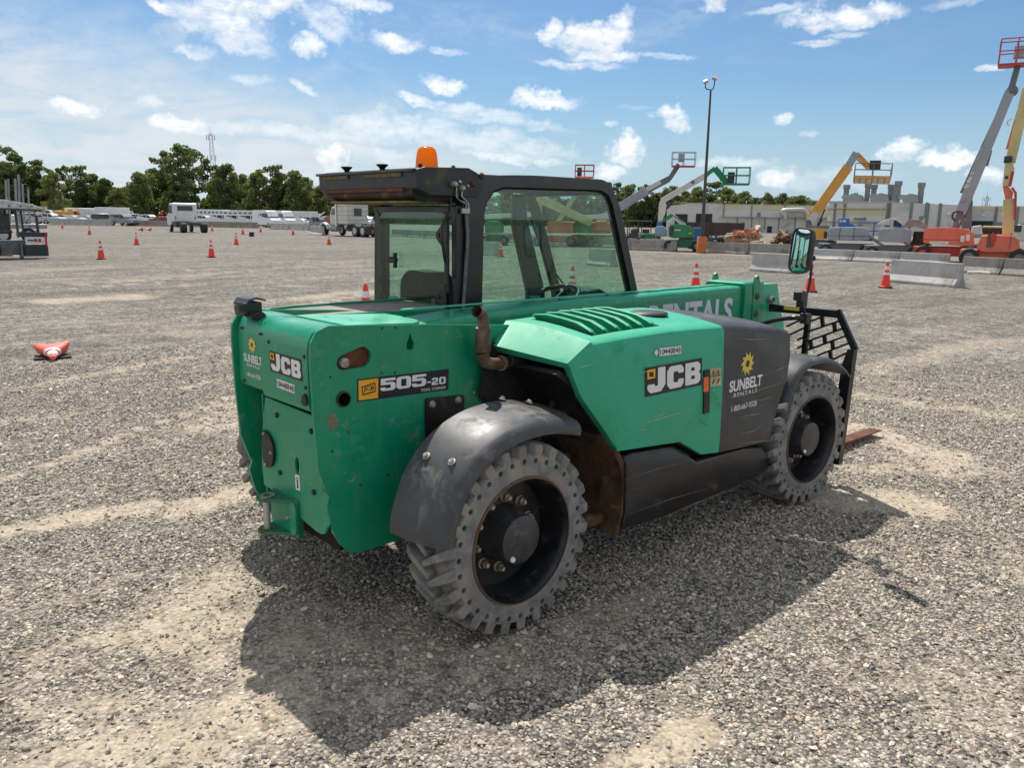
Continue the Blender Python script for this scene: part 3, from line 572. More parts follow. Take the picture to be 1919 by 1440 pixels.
# --- telescopic boom: rounded box section
def boxsec(x, y0, y1, z0, z1_, r):
    return [(x, p[0], p[1]) for p in rp([(y0, z0), (y1, z0), (y1, z1_), (y0, z1_)], r, 4)]
BY0, BY1 = -.275, -.005
mb = MB(); mb.loft([boxsec(-.05, BY0, BY1, 1.00, 1.275, .035), boxsec(.35, BY0, BY1, 1.015, 1.301, .035), boxsec(1.0, BY0, BY1, 1.05, 1.318, .035), boxsec(2.66, BY0, BY1, 1.06, 1.326, .035)]); boom = put(mb, 'boom', green, smooth=50)
mb = MB(); mb.prism([(-.05, -.155), (2.60, -.155), (2.60, -.125), (-.05, -.125)], 'z', 1.326, 1.333)
for x in (1.05, 1.45, 1.85, 2.25): mb.prism(circ(x, -.14, .06, 20, .028), 'z', 1.320, 1.331)
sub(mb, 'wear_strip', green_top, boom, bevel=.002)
mb = MB(); mb.loft([boxsec(2.63, BY0-.022, BY1+.022, 1.03, 1.345, .03), boxsec(2.645, BY0-.028, BY1+.028, 1.02, 1.352, .03), boxsec(2.86, BY0-.028, BY1+.028, 1.02, 1.352, .03), boxsec(2.875, BY0-.022, BY1+.022, 1.03, 1.345, .03)]); collar = put(mb, 'boom_collar', green, smooth=40)
for y in (BY0-.036, BY1+.02):
    mb = MB(); mb.prism([(2.72, 1.15), (2.715, 1.33), (2.725, 1.36), (2.735, 1.388), (2.755, 1.398), (2.775, 1.388), (2.785, 1.36), (2.80, 1.33), (2.80, 1.12), (2.79, 1.04), (2.73, 1.04)], 'y', y, y+.016, [circ(2.755, 1.375, .010, 12)]); sub(mb, 'lifting_lug', green, collar, bevel=.002)
for z in (1.255, 1.135):
    mb = MB(); T = spin((2.76, BY0-.036, z), (2.76, -2, z), None); mb.lathe([(0, .014), (.013, .014), (.016, .008), (.022, .006), (.022, 0)], 12, T); sub(mb, 'bolt', rustk, collar, smooth=40)
hd = [(2.86, .98), (2.86, 1.325), (3.12, 1.325), (3.16, 1.22), (3.20, 1.12), (3.26, 1.02), (3.28, .85), (3.20, .70), (3.08, .66), (2.98, .80)]
mb = MB(); mb.prism(hd, 'y', -.255, -.238); mb.prism(hd, 'y', -.042, -.025); mb.prism([(2.86, 1.31), (3.12, 1.31), (3.12, 1.322), (2.86, 1.322)], 'y', -.238, -.042); mb.box((3.02, -.14, 1.1), (.3, .18, .25)); head = put(mb, 'boom_head', green_top, bevel=.003)
mb = MB(); T = spin((3.02, -.255, 1.215), (3.02, -1.2, 1.215), None); mb.lathe([(0, .036), (.024, .036), (.029, .030), (.029, 0)], 16, T); T = spin((3.02, -.291, 1.215), (3.02, -1, 1.215), None); mb.cur = 1; mb.lathe([(0, .003), (.018, .003), (.018, 0)], 14, T); sub(mb, 'pivot_pin', [steel, rust], head, smooth=40)
# --- fork carriage, mesh guard, forks
XG = 3.04
def G(p): return YZ(*za(*p), XG)
gout = [G(p) for p in ((130, 70), (540, 92), (682, 410), (672, 600), (600, 1000), (560, 1000), (600, 520), (250, 520), (130, 240))]
mb = MB()
yL = .55
def bar(p, q, w=.022, t=.016):
    (y0, za_), (y1, zb_) = p, q; d = Vector((y1-y0, zb_-za_)); d.normalize(); nn = Vector((-d.y, d.x))*w/2
    mb.prism([(y0+nn.x, za_+nn.y), (y1+nn.x, zb_+nn.y), (y1-nn.x, zb_-nn.y), (y0-nn.x, za_-nn.y)], 'x', XG, XG+t)
A_ = G((540, 92)); B_ = G((682, 410)); C_ = G((660, 600)); E_ = G((600, 980)); zt = A_[1]
mb.prism([(A_[0], zt), (A_[0]-.01, zt-.05), (yL, zt-.05), (yL, zt)], 'x', XG-.012, XG+.03)
bar(A_, B_, .04, .03); mb.prism([(B_[0]-.005, B_[1]+.01), (E_[0]+.0, E_[1]-.30), (E_[0]+.07, E_[1]-.30), (B_[0]+.07, B_[1]-.12), (B_[0]+.04, B_[1])], 'x', XG-.02, XG+.04)
bar((yL, zt-.02), (yL+.14, B_[1]), .04, .03); bar((yL+.14, B_[1]), (yL+.10, .35), .05, .03)
V0 = G((310, 130)); V1 = G((270, 500)); bar(V0, V1, .035, .03); bar((.10, zt-.02), (.10, .6), .035, .03)
dgl = [((310, 130), (540, 92)), ((150, 215), (330, 135)), ((325, 190), (490, 110)), ((150, 285), (560, 168)), ((310, 262), (580, 178)), ((300, 335), (600, 235)), ((290, 412), (620, 290)), ((230, 400), (300, 372)), ((300, 470), (640, 345)), ((420, 470), (640, 405)), ((560, 505), (650, 440)), ((230, 340), (290, 315))]
dgl = [((312, 262), (575, 172)), ((312, 188), (520, 105)), ((305, 340), (603, 232)), ((296, 412), (628, 290)), ((380, 455), (642, 350)), ((470, 500), (645, 420)), ((140, 222), (310, 140)), ((140, 300), (300, 222)), ((225, 330), (295, 296)), ((225, 395), (290, 362))]
for a, b in dgl: bar(G(a), G(b), .013)
BR = [((330, 120), (525, 75)), ((312, 188), (530, 112)), ((312, 262), (575, 172)), ((305, 340), (603, 232)), ((296, 412), (628, 290)), ((380, 455), (642, 350)), ((470, 500), (645, 420))]
for i_ in range(6):
    for f_ in (((.72,), (.50,), (.78,), (.45,), (.62,), (.40,))[i_]+((), (), (), (.08,), (), ())[i_]):
        (a0_, a1_), (b0_, b1_) = BR[i_], BR[i_+1]; L1 = (a0_[0]+(a1_[0]-a0_[0])*f_, a0_[1]+(a1_[1]-a0_[1])*f_); L2_ = (L1[0]+8, b0_[1]+(b1_[1]-b0_[1])*((L1[0]+8-b0_[0])/(b1_[0]-b0_[0]))); bar(G(L1), G(L2_), .026)
for k in range(6): bar((yL-.02, zt-.1-k*.085), (.1, zt-.17-k*.085), .013)
mb.prism([(V1[0]+.5, V1[1]+.05), (E_[0]+.02, V1[1]+.02), (E_[0]+.02, V1[1]-.03), (V1[0]+.5, V1[1]-.0)], 'x', XG, XG+.02)
mb.box((XG, -.1, .60), (.05, 1.25, .07)); mb.box((XG, -.1, .30), (.05, 1.25, .07)); guard = put(mb, 'load_guard', black, bevel=.002)
mb = MB(); y, z = G((195, 80)); mb.box((XG-.02, y, z+.005), (.012, .11, .028)); sub(mb, 'label_strip', yellow, guard)
for y in (-.52, .35):
    mb = MB(); mb.prism([(XG+.04, .64), (XG+.085, .64), (XG+.09, .09), (XG+.25, .075), (4.55, .052), (4.55, .045), (XG+.2, .03), (XG+.04, .035)], 'y', y, y+.11); put(mb, 'fork', rust, bevel=.004)
# --- engine pod
def edge3(*ps, y=-.89): return [S(*z3(*p), 'y', y) for p in ps]
YS = -.89
C_ = Vector((.455, -.865, 1.222)); Bq = Vector(S(*z3(210, 205), 'y', -.35)); Aq = Vector(S(*z3(130, 330), 'y', -.425)); Dq = Vector(S(*z3(570, 440), 'y', -.84)); Gq = Vector(S(*z3(860, 950), 'y', YS))
xs = 1.472
side_top = [(.47, 1.212), (.75, 1.226), (1.10, 1.226), (xs, 1.212)]
low = [XZ(*z3(*p), YS) for p in ((860, 950), (1225, 895), (1350, 968), (1465, 950))]
low[-1] = (xs+.030, low[-1][1]); topk = [(xs, 1.212), (1.80, 1.180), (2.05, 1.150), (2.20, 1.120)]
frk = [XZ(*z3(*p), YS) for p in ((1893, 300), (1897, 350), (1880, 450), (1860, 560), (1800, 750), (1755, 890))]
LX0, LX1, LY0, LY1 = .53, 1.04, -.80, -.40
def topz(x, y):  # height of the cover's upper surface
    e = np.interp(x, [.4, .75, 1.1, 1.472, 1.8, 2.05, 2.2], [1.216, 1.228, 1.228, 1.214, 1.182, 1.152, 1.124])
    t = (y-(-.86))/(-.42+.86); t = max(0, min(1, t)); return e+.048*math.sin(t*PI/2)
mb = MB()
# top skin with the louvre opening
xsq = [.455, LX0, .7, .87, LX1, 1.2, 1.34, xs]; ysq = [-.862, LY0, -.7, -.6, -.5, LY1, -.35]
for i in range(len(xsq)-1):
    for j in range(len(ysq)-1):
        x0, x1, y0, y1 = xsq[i], xsq[i+1], ysq[j], ysq[j+1]
        if x0 >= LX0-1e-6 and x1 <= LX1+1e-6 and y0 >= LY0-1e-6 and y1 <= LY1+1e-6: continue
        P = [(x0, y0), (x1, y0), (x1, y1), (x0, y1)]
        P = [((x-(.455-Bq.x)*max(0, (y+.862)/.512) if abs(x-.455) < 1e-6 else x), y) for x, y in P]
        mb.add([(x, y, topz(max(x, .455), y)) for x, y in P], [(0, 1, 2, 3)])
# rounded shoulder and side skin with a chamfer towards the rear
cols = []   # columns of points from the top edge down to the lower edge
sk = [(.455, 'c'), (LX0, 's'), (.7, 's'), (.87, 's'), (LX1, 's'), (1.2, 's'), (1.34, 's'), (xs, 's')]
def low_z(x): return float(np.interp(x, [low[0][0], low[1][0], low[2][0], low[3][0]], [low[0][1], low[1][1], low[2][1], low[3][1]]))
xlow = [low[0][0]+.0, .78, .92, 1.06, low[1][0], (low[1][0]*.35+low[2][0]*.65), low[2][0], low[3][0]]
for i, (x, _) in enumerate(sk):
    zt_ = topz(x, -.862); xb_ = xlow[i]; zb_ = low_z(xb_); c = [(x, -.862, zt_), (x+.003, -.879, zt_-.012), (x+.008, YS+.002, zt_-.034)]
    for k in (.25, .5, .75, .93): c.append((x+.008+(xb_-x-.008)*k, YS-.004*math.sin(k*PI), zt_-.034+(zb_-zt_+.034)*k))
    c.append((xb_, YS+.004, zb_)); c.append((xb_, YS+.02, zb_-.004)); cols.append(c)
mb.loft(cols, cap=False, closed=False)
# chamfer: between the arch edge and the first column
arch = [Dq]+[S(*z3(*p), 'y', y) for p, y in (((583, 462), -.84), ((605, 530), -.845), ((650, 640), -.85), ((710, 725), -.86), ((790, 840), -.87), ((830, 905), -.88), ((860, 950), YS+.006))]
c0 = cols[0][:8]; mb.loft([[tuple(p) for p in arch], c0], cap=False, closed=False)
up_e = [(.455-(.455-Bq.x)*max(0, (y+.862)/.512), y, topz(.455, y)) for y in ysq]; lo_e = [tuple(arch[0]+(Aq-arch[0])*((y+.862)/.512)) for y in ysq]; mb.loft([up_e, lo_e], cap=False, closed=False)
# inner lip of the arch and rear face
lip = [(p.x+.02, p.y+.06, p.z-.004) for p in arch]; mb.loft([lip, [tuple(p) for p in arch]], cap=False, closed=False)
mb.add([tuple(Aq), tuple(arch[0]), (Dq.x+.03, Dq.y+.02, Dq.z-.03), (Aq.x+.03, Aq.y, Aq.z-.035)], [(0, 1, 2, 3)])
pod = put(mb, 'engine_cover', podg, smooth=38)
pod.modifiers.new('b', 'BEVEL').width = .012; pod.modifiers['b'].segments = 3; pod.modifiers['b'].limit_method = 'ANGLE'; pod.modifiers['b'].angle_limit = math.radians(28)
# louvre blades and the dark opening under them
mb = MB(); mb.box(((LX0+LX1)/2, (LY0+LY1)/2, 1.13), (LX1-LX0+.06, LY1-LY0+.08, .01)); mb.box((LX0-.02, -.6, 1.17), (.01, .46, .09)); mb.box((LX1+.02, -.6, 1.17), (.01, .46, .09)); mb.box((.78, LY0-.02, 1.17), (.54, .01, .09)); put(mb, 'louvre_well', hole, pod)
for k in range(6):
    x = LX0+.035+k*.088; z = topz(x, -.6)
    mb = MB(); rings = []
    for y in (LY0+.012, LY0+.03, -.7, -.6, -.5, LY1-.015, LY1):
        zz = topz(x, y); e = 0 if y in (LY0+.012, LY1) else 1
        k_ = min(1., (y-(LY0+.012))/.10+.12) if y < -.6 else min(1., (LY1-y)/.05+.15)
        hh = .030*math.sqrt(max(0, k_)); pr = [(x+.030, zz-.060), (x+.012, zz-.030), (x-.004, zz+hh*.25), (x-.018, zz+hh*.8), (x-.030, zz+hh+.002), (x-.024, zz+hh+.007), (x-.004, zz+hh+.004), (x+.006, zz+hh*.55), (x+.016, zz+hh*.1), (x+.026, zz-.030), (x+.040, zz-.060)]
        rings.append([(a, y, b) for a, b in pr])
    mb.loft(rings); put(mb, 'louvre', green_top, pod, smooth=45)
mb = MB(); T = Matrix.Translation((1.235, -.575, topz(1.2, -.575)+.002)); mb.lathe([(0, .010), (.085, .010), (.098, .006), (.104, -.004)], 30, T); put(mb, 'filler_cap', mat('cap_black', (.03, .03, .033), .5, var=.3, vs=20), pod, smooth=50)
# dark front section
mb = MB(); colk = []
tk = np.linspace(0, 1, 7)
for i, t_ in enumerate(tk):
    x = xs+(2.205-xs)*t_; zt_ = topz(x, -.862)
    # lower edge from the split to the front bottom corner
    xb_ = low[3][0]+(frk[-1][0]-low[3][0])*t_; zb_ = low[3][1]+(frk[-1][1]-low[3][1])*t_
    dy = .012*t_*t_
    c = [(x, -.36, topz(x, -.36)), (x, -.6, topz(x, -.6)), (x, -.75, topz(x, -.75)), (x, -.862+dy, zt_), (x+.003, -.879+dy, zt_-.012), (x+.008, YS+.002+dy, zt_-.034)]
    for k in (.2, .4, .6, .8, .95):
        xx = x+.008+(xb_-x-.008)*k
        if t_ == 1: xx = float(np.interp(k, [0, .06, .2, .4, .75, 1], [2.21, 2.222, 2.222, 2.205, 2.10, frk[-1][0]]))
        elif t_ > .6: xx = xx+(float(np.interp(k, [0, .06, .2, .4, .75, 1], [2.21, 2.222, 2.222, 2.205, 2.10, frk[-1][0]]))-(2.213+(frk[-1][0]-2.213)*k))*(t_-.6)/.4
        c.append((xx, YS-.004*math.sin(k*PI)+dy, zt_-.034+(zb_-zt_+.034)*k))
    c.append((xb_, YS+.004+dy, zb_)); colk.append(c)
mb.loft(colk, cap=False, closed=False)
fr_ = colk[-1]; inn = [(p[0]-.05, max(p[1]+.10, -.70) if p[1] < -.7 else p[1], p[2]-(.02 if p[2] > 1.1 else 0)) for p in fr_]; mb.loft([fr_, inn], cap=False, closed=False)
podf = put(mb, 'front_cover', podk, smooth=38); bm_ = podf.modifiers.new('b', 'BEVEL'); bm_.width = .014; bm_.segments = 3; bm_.limit_method = 'ANGLE'; bm_.angle_limit = math.radians(28)
# latch in its recess
mb = MB(); c = [S(*z3(*p), 'y', YS-.004) for p in ((1355, 478), (1388, 472), (1385, 722), (1352, 730))]; mb.prism([(p.x, p.z) for p in c], 'y', YS-.012, YS+.004); hn = put(mb, 'door_latch', black, pod, bevel=.003)
mb = MB(); c = [S(*z3(*p), 'y', YS-.012) for p in ((1358, 520), (1385, 515), (1384, 598), (1357, 604))]; mb.prism([(p.x, p.z) for p in c], 'y', YS-.0145, YS-.010); 
mb.build('marker', orange, pod, T=None) if False else None
for p_ in [0]: mb.v = [(x, y, z) for x, y, z in mb.v]
put(mb, 'latch_marker', orange, pod)
x, z = XZ(*z3(1408, 596), YS); mb = MB(); T = spin((x, YS-.002, z), (x, -2, z), None); mb.lathe([(0, .006), (.008, .006), (.011, 0)], 12, T); put(mb, 'screw', steel, pod, smooth=40)
mb = MB(); cc_ = [S(*z3(*p), 'y', YS-.003) for p in ((1330, 700), (1350, 735), (1400, 735), (1420, 770), (1380, 800), (1335, 770))]; mb.prism([(p.x, p.z) for p in cc_], 'y', YS-.006, YS-.001); put(mb, 'finger_recess', podg, pod, bevel=.004, seg=3)
# --- sill below the covers
sk_ = [(.735, .635), (.80, .645), (1.13, .618), (1.26, .560), (1.33, .505), (1.80, .490), (2.00, .455), (2.075, .39), (2.12, .285), (2.06, .262), (1.2, .225), (.72, .245), (.745, .33), (.74, .50)]
mb = MB(); ins = lambda y, s, dz: [((x-1.4)*s+1.4, y, (z-.42)*(1-dz)+.42) for x, z in sk_]
mb.loft([ins(-.45, 1, 0), ins(-.80, 1, 0), ins(-.845, .997, .02), ins(-.868, .985, .26)]); sill = put(mb, 'side_sill', skirtm, bevel=.008, smooth=35)
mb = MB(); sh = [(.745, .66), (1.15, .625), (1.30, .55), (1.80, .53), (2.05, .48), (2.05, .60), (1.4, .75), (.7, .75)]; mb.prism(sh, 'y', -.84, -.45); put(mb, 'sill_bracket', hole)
# arch liner, inner wall, engine bay
lin = [(.30, 1.08), (.40, 1.01), (.50, .88), (.60, .75), (.665, .66), (.715, .58), (.738, .50), (.735, .34), (.69, .235)]
li2 = [(x+.03, z+.012) for x, z in lin]
for a_, b_, m_ in ((0, 4, bayk), (3, 9, mudc)):
    mb = MB(); mb.loft([[(x, y if z < .7 else max(y, -.80), z) for x, z in lin[a_:b_]+li2[a_:b_][::-1]] for y in (-.85, -.82, -.42)]); put(mb, 'arch_liner', m_, smooth=30)
mb = MB(); mb.box((.60, -.60, .30), (.22, .34, .06)); mb.box((.56, -.50, .45), (.25, .12, .3)); put(mb, 'caked_mud', mudc, bevel=.02)
mb = MB(); mb.prism([(.24, .42), (.24, .86), (.20, .93), (.21, 1.16), (.33, 1.2), (.8, 1.15), (.8, .3), (.5, .3)], 'y', -.432, -.418)
mb.prism([(.17, .93), (.24, .93), (.26, 1.07), (.19, 1.08)], 'y', -.445, -.43); put(mb, 'bay_wall', bayk)
mb = MB(); mb.box((.62, -.55, .92), (.20, .22, .25)); mb.tube([(.30, -.50, 1.10), (.42, -.52, 1.08), (.55, -.55, 1.0)], .03); mb.tube([(.5, -.6, .9), (.4, -.58, .7), (.5, -.5, .5)], .018); put(mb, 'engine_block', mud, bevel=.01)
# underbody and axles
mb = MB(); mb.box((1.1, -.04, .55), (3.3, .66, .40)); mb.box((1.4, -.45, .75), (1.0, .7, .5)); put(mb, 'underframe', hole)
for x in (0, 2.49):
    mb = MB(); mb.tube([(x, -.66, .42), (x, .66, .42)], .075, 14); mb.ball((x, 0, .42), .17, 16, 10); put(mb, 'axle', mud, smooth=50)
# --- exhaust
mb = MB(); e = [S(*z1(*p), 'y', -.475) for p in ((1470, 378), (1420, 392), (1382, 392), (1352, 378), (1342, 335), (1344, 205), (1344, 175), (1338, 140), (1325, 108))]
e[0] = e[0]+Vector((.06, .02, -.01)); e[1] = e[1]+Vector((.0, .0, 0)); e[-1] = e[-2]+Vector((-.042, -.012, .022)); 
# smooth the path
def cr(P, n=6):
    out = []
    for i in range(len(P)-1):
        p0, p1, p2, p3 = P[max(i-1, 0)], P[i], P[i+1], P[min(i+2, len(P)-1)]
        for k in range(n):
            t = k/n; out.append(.5*((2*p1)+(p2-p0)*t+(2*p0-5*p1+4*p2-p3)*t*t+(3*p1-p0-3*p2+p3)*t**3))
    return out+[P[-1]]
low_ = e[:5]; mb.tube(cr(low_, 6), .029, 16)
up_ = e[4:]; mb.tube([e[4], e[4]+(e[5]-e[4])*.08, e[5]-(e[5]-e[4])*.02, e[5]+Vector((0, 0, .004))], .036, 18, rs=[.030, .0365, .0365, .027])
ex = put(mb, 'exhaust', pipe, smooth=50)
mb = MB(); pth = cr([e[5], e[6], e[7], e[8]], 6); mb.tube(pth, .027, 18, cap=False); mb.tube(pth, .0235, 18, cap=False); ti = put(mb, 'tail_pipe', pipe, ex, smooth=50)
mb = MB(); mb.tube([pth[-7], pth[-5]], .0236, 16); put(mb, 'pipe_bore', hole, ex)
mb = MB(); T = spin(e[1]+Vector((.02, 0, 0)), e[0], None); mb.lathe([(.03, -.008), (.036, -.008), (.036, .01), (.03, .01)], 16, T); put(mb, 'pipe_clamp', steel, ex, smooth=40)
# --- mudguards
def guard_mesh(path, y_in, y_out, name, lipw=.05, par=None, crown=.0):
    """path: (x, z) points along the wheel arch, section lofted across"""
    P = [Vector((x, 0, z)) for x, z in path]; P = cr(P, 5); rings = []
    sgn = -1 if y_out < y_in else 1
    for i, p in enumerate(P):
        d = (P[min(i+1, len(P)-1)]-P[max(i-1, 0)]).normalized(); nn = Vector((-d.z, 0, d.x))   # outward
        if nn.z < 0 and abs(nn.z) > abs(nn.x): nn = -nn
        w = y_out-y_in
        sec = [(y_in, 0), (y_in+w*.5, .006), (y_out-sgn*.035, .002), (y_out-sgn*.012, -.008), (y_out, -.026), (y_out, -lipw), (y_out-sgn*.006, -lipw), (y_out-sgn*.008, -.03), (y_out-sgn*.03, -.012), (y_in+w*.5, -.004), (y_in, -.008)]; sec = [(y, h-crown*((y-y_in)/w)**1.6) for y, h in sec]
        rings.append([tuple(p+nn*h+Vector((0, y, 0))) for y, h in sec])
    mb = MB(); mb.loft(rings); return put(mb, name, fendm, smooth=42)
RF = [(-.462, .485), (-.462, .53), (-.437, .622), (-.372, .755), (-.250, .870), (-.100, .934), (.06, .955), (.20, .948), (.36, .912)]
f1 = guard_mesh(RF, -.62, -.925, 'mudguard', crown=.045); f2 = guard_mesh(RF, .62, .925, 'mudguard', crown=.045)
for p, y in (((240, 395), -.66), ((375, 435), -.80), ((632, 85), -.60), ((777, 112), -.70)):
    s_ = None; u, v = z5(*p); best = None
    for k in range(200):
        t = k/199; i = t*(len(RF)-1); a = int(min(i, len(RF)-2)); fx_ = i-a; x = RF[a][0]*(1-fx_)+RF[a+1][0]*fx_; z = RF[a][1]*(1-fx_)+RF[a+1][1]*fx_
        for yy in np.linspace(-.63, -.9, 30):
            nq = Vector((x, 0, z-.45)).normalized()*(-.045*((-.62-yy)/.305)**1.6); d = Vector((x+nq.x, yy, z+nq.z))-CAMP; zz = d.dot(_fw); uu = 959.5+FPX*d.dot(_rt)/zz; vv = 720-FPX*d.dot(_up)/zz; e_ = (uu-u)**2+(vv-v)**2
            if best is None or e_ < best[0]: best = (e_, x, yy, z)
    _, x, yy, z = best; nn = Vector((x, 0, z-.45)).normalized(); P0 = Vector((x, yy, z))+nn*(.006-.045*((-.62-yy)/.305)**1.6)
    mb = MB(); T = spin(P0+nn*.002, P0+nn, None); mb.lathe([(0, .016), (.009, .016), (.011, .012), (.012, .006), (.018, .005), (.018, 0)], 12, T); put(mb, 'bolt', steel, f1, smooth=40)
FF = [(2.16, .60), (2.20, .72), (2.255, .83), (2.34, .895), (2.45, .925), (2.60, .925), (2.75, .895), (2.88, .845), (2.99, .775)]
guard_mesh(FF, -.50, -.915, 'mudguard', .03); guard_mesh(FF, .50, .915, 'mudguard', .03)
# --- wheels
def make_wheel(name, par, loc, flip=1, steer=0., spin_a=0.):
    """axis along y; the outer face looks to -y (flip=1) at local y = -.13"""
    T = Matrix.Translation((loc[0]-1.2, loc[1], loc[2])) @ rot('Z', steer) @ (rot('Z', 0) if flip == 1 else rot('Z', PI)) @ rot('Y', spin_a)
    def PT(mb, nm, m, parent, **k):
        mb.v = [tuple(T @ Vector(p)) for p in mb.v]; return mb.build(nm, m, parent, **k)
    Y2Z = rot('X', PI/2)  # local z -> -y
    NH = 32; F = .13
    # rim dish
    mb = MB(); mb.lathe([(.276, F-.004), (.279, F+.006), (.268, F+.010), (.262, F-.002), (.255, F-.02), (.247, F-.06), (.240, F-.10), (.236, F-.135), (.18, F-.14), (.10, F-.135)], 64, Y2Z)
    rim = PT(mb, 'wheel', mat('rim_black', (.011, .012, .014), .34, var=.25, vs=12, dirt=[(srgb(120, 96, 72), .15, 12)]), par, smooth=40)
    mb = MB(); mb.lathe([(.271, F+.0115), (.279, F+.0095), (.2825, F-.004), (.278, F-.008)], 64, Y2Z); PT(mb, 'rim_edge', mat('rim_rust', srgb(92, 74, 60), .8, var=.3, vs=30, dirt=[(RUST, .5, 12)], bump=.3), rim, smooth=40)
    mb = MB(); mb.lathe([(.128, F-.135), (.122, F-.11), (.112, F-.06), (.108, F-.02), (.106, F-.006), (.100, F-.002), (0, F-.002)], 40, Y2Z)
    hub = PT(mb, 'hub_cap', mat('hub_black', (.045, .046, .048), .42, var=.3, vs=16, dirt=[((.16, .15, .14), .3, 18)]), rim, smooth=35)
    mb = MB(); mb.lathe([(0, F+.006), (.010, F+.006), (.013, F-.002)], 12, Y2Z @ Matrix.Translation((-.045, -.078, 0))); PT(mb, 'drain_plug', white, rim, smooth=40)
    for k in range(10):
        a = 2*PI*(k+.5)/10
        mb = MB(); TT = Y2Z @ Matrix.Translation((.158*math.cos(a), .158*math.sin(a), F-.138))
        mb.lathe([(.024, 0), (.024, .006), (.019, .012)], 16, TT); mb.lathe([(.017, .010), (.017, .028), (.012, .031), (.011, .042), (0, .043)], 6, TT)
        PT(mb, 'wheel_nut', mat('nut', (.52, .44, .35), .55, .3, var=.3, vs=40, dirt=[(srgb(120, 90, 66), .6, 30)]), rim, smooth=30)
    # tyre: body of revolution, pierced side wall, lugs
    mb = MB()
    for sgn in (1, -1):
        A = [(.268, F-.012), (.276, F+.003), (.292, F+.008), (.312, F+.004), (.323, F+.001)]
        B = [(.363, F-.001), (.371, F-.012)]
        Ts = Y2Z if sgn == 1 else Y2Z @ rot('X', PI)
        mb.lathe(A, 96, Ts)
        mb.lathe([(.363, F+.001), (.371, F-.012)],  96, Ts); mb.lathe([(.371, F-.012), (.374, F-.03), (.374, 0)], 96, Ts)
    body = mb
    for sgn in (1, -1):
        y = -F*sgn-(.001*sgn)
        outer = [(.363*math.cos(2*PI*k/96), .363*math.sin(2*PI*k/96)) for k in range(96)]; inner = [(.323*math.cos(2*PI*k/96), .323*math.sin(2*PI*k/96)) for k in range(96)]
        holes = [inner] if sgn == -1 else [inner]+[[(.3435*math.cos(2*PI*(h+.5)/NH)+.0125*math.cos(2*PI*k/10), .3435*math.sin(2*PI*(h+.5)/NH)+.0125*math.sin(2*PI*k/10)) for k in range(10)] for h in range(NH)]
        if sgn == 1 and flip == 1 or sgn == -1:
            loops = [outer]+holes; flat = [p for l in loops for p in l]; tri = tessellate_polygon([[Vector((p[0], p[1], 0)) for p in l] for l in loops])
            body.add([(p[0], y, p[1]) for p in flat], [tuple(t_) for t_ in tri])
            if sgn == 1:
                for h in range(NH):
                    cx, cz = .3435*math.cos(2*PI*(h+.5)/NH), .3435*math.sin(2*PI*(h+.5)/NH)
                    body.loft([[(cx+.0125*math.cos(2*PI*k/10), y, cz+.0125*math.sin(2*PI*k/10)) for k in range(10)], [(cx+.011*math.cos(2*PI*k/10), y+.05, cz+.011*math.sin(2*PI*k/10)) for k in range(10)]], cap=False)
                    body.add([(cx+.011*math.cos(2*PI*k/10), y+.05, cz+.011*math.sin(2*PI*k/10)) for k in range(10)], [tuple(range(10))])
        else:
            loops = [outer, inner]; flat = [p for l in loops for p in l]; tri = tessellate_polygon([[Vector((p[0], p[1], 0)) for p in l] for l in loops]); body.add([(p[0], y, p[1]) for p in flat], [tuple(t_) for t_ in tri])
    tyre = PT(body, 'tyre', rubber, rim, smooth=40)
    mb = MB(); NL = 26
    for sgn in (-1, 1):
        for k in range(NL):
            a = 2*PI*(k+(.0 if sgn == -1 else .5))/NL
            # lug footprint across the tread: angle offset and y from the shoulder to past the centre, bent like a chevron
            st_ = [(0, 1.0), (.035, .72), (.075, .42), (.125, .10), (.155, -.12)]
            rings = []
            for j, (oa, fy) in enumerate(st_):
                aa_ = a+oa*1.25; y = sgn*fy*(F+.004 if j == 0 else F)
                hw = [.066, .058, .052, .046, .036][j]; ro = [.413, .420, .421, .421, .419][j]; ri = .366
                if j == 0:
                    rings.append([(r_*math.cos(aa_+w_), sgn*(F+.001), r_*math.sin(aa_+w_)) for w_, r_ in ((-hw*1.05, .360), (hw*1.05, .360), (hw*.80, .410), (-hw*.80, .410))])
                    y = sgn*(F-.008)
                rings.append([(r_*math.cos(aa_+w_), y, r_*math.sin(aa_+w_)) for w_, r_ in ((-hw*1.15, ri), (hw*1.15, ri), (hw*.82, ro), (-hw*.82, ro))])
            mb.loft(rings)
    PT(mb, 'tread', rubber, rim, bevel=.004, seg=1, smooth=30)
    return rim
make_wheel('wheel', TH, (0, -.79, .42), 1, 0, .11); make_wheel('wheel', TH, (2.495, -.79, .42), 1, -.055, .2)
make_wheel('wheel', TH, (0, .79, .42), -1, 0, .03); make_wheel('wheel', TH, (2.495, .79, .42), -1, -.055, .4)
# --- cab
YC0, YC1 = .10, .86; XR = .50
def frame_prism(mb, out_, inn_, ax, lo, hi): mb.prism(out_, ax, lo, hi, [inn_])
oo = [(.49, .95), (.50, 1.80), (.535, 1.89), (.60, 1.958), (.70, 1.982), (.90, 1.988), (1.45, 1.990), (1.60, 1.985), (1.68, 1.965), (1.735, 1.915), (1.765, 1.85), (1.99, 1.28), (2.05, 1.0)]
ii_ = [(.64, 1.05), (.655, 1.78), (.68, 1.85), (.72, 1.895), (.79, 1.918), (1.50, 1.928), (1.60, 1.925), (1.66, 1.90), (1.70, 1.845), (1.925, 1.28), (1.985, 1.05)]
gin = [(x, z) for x, z in ii_]
oo = [(.49, .95), (.50, 1.80)]+rp([(.50, 1.80), (.53, 1.965), (.95, 1.990), (1.66, 1.992), (1.775, 1.83)], .16, 7)[8:-8]+[(1.775, 1.83), (1.99, 1.28), (2.05, 1.0)]
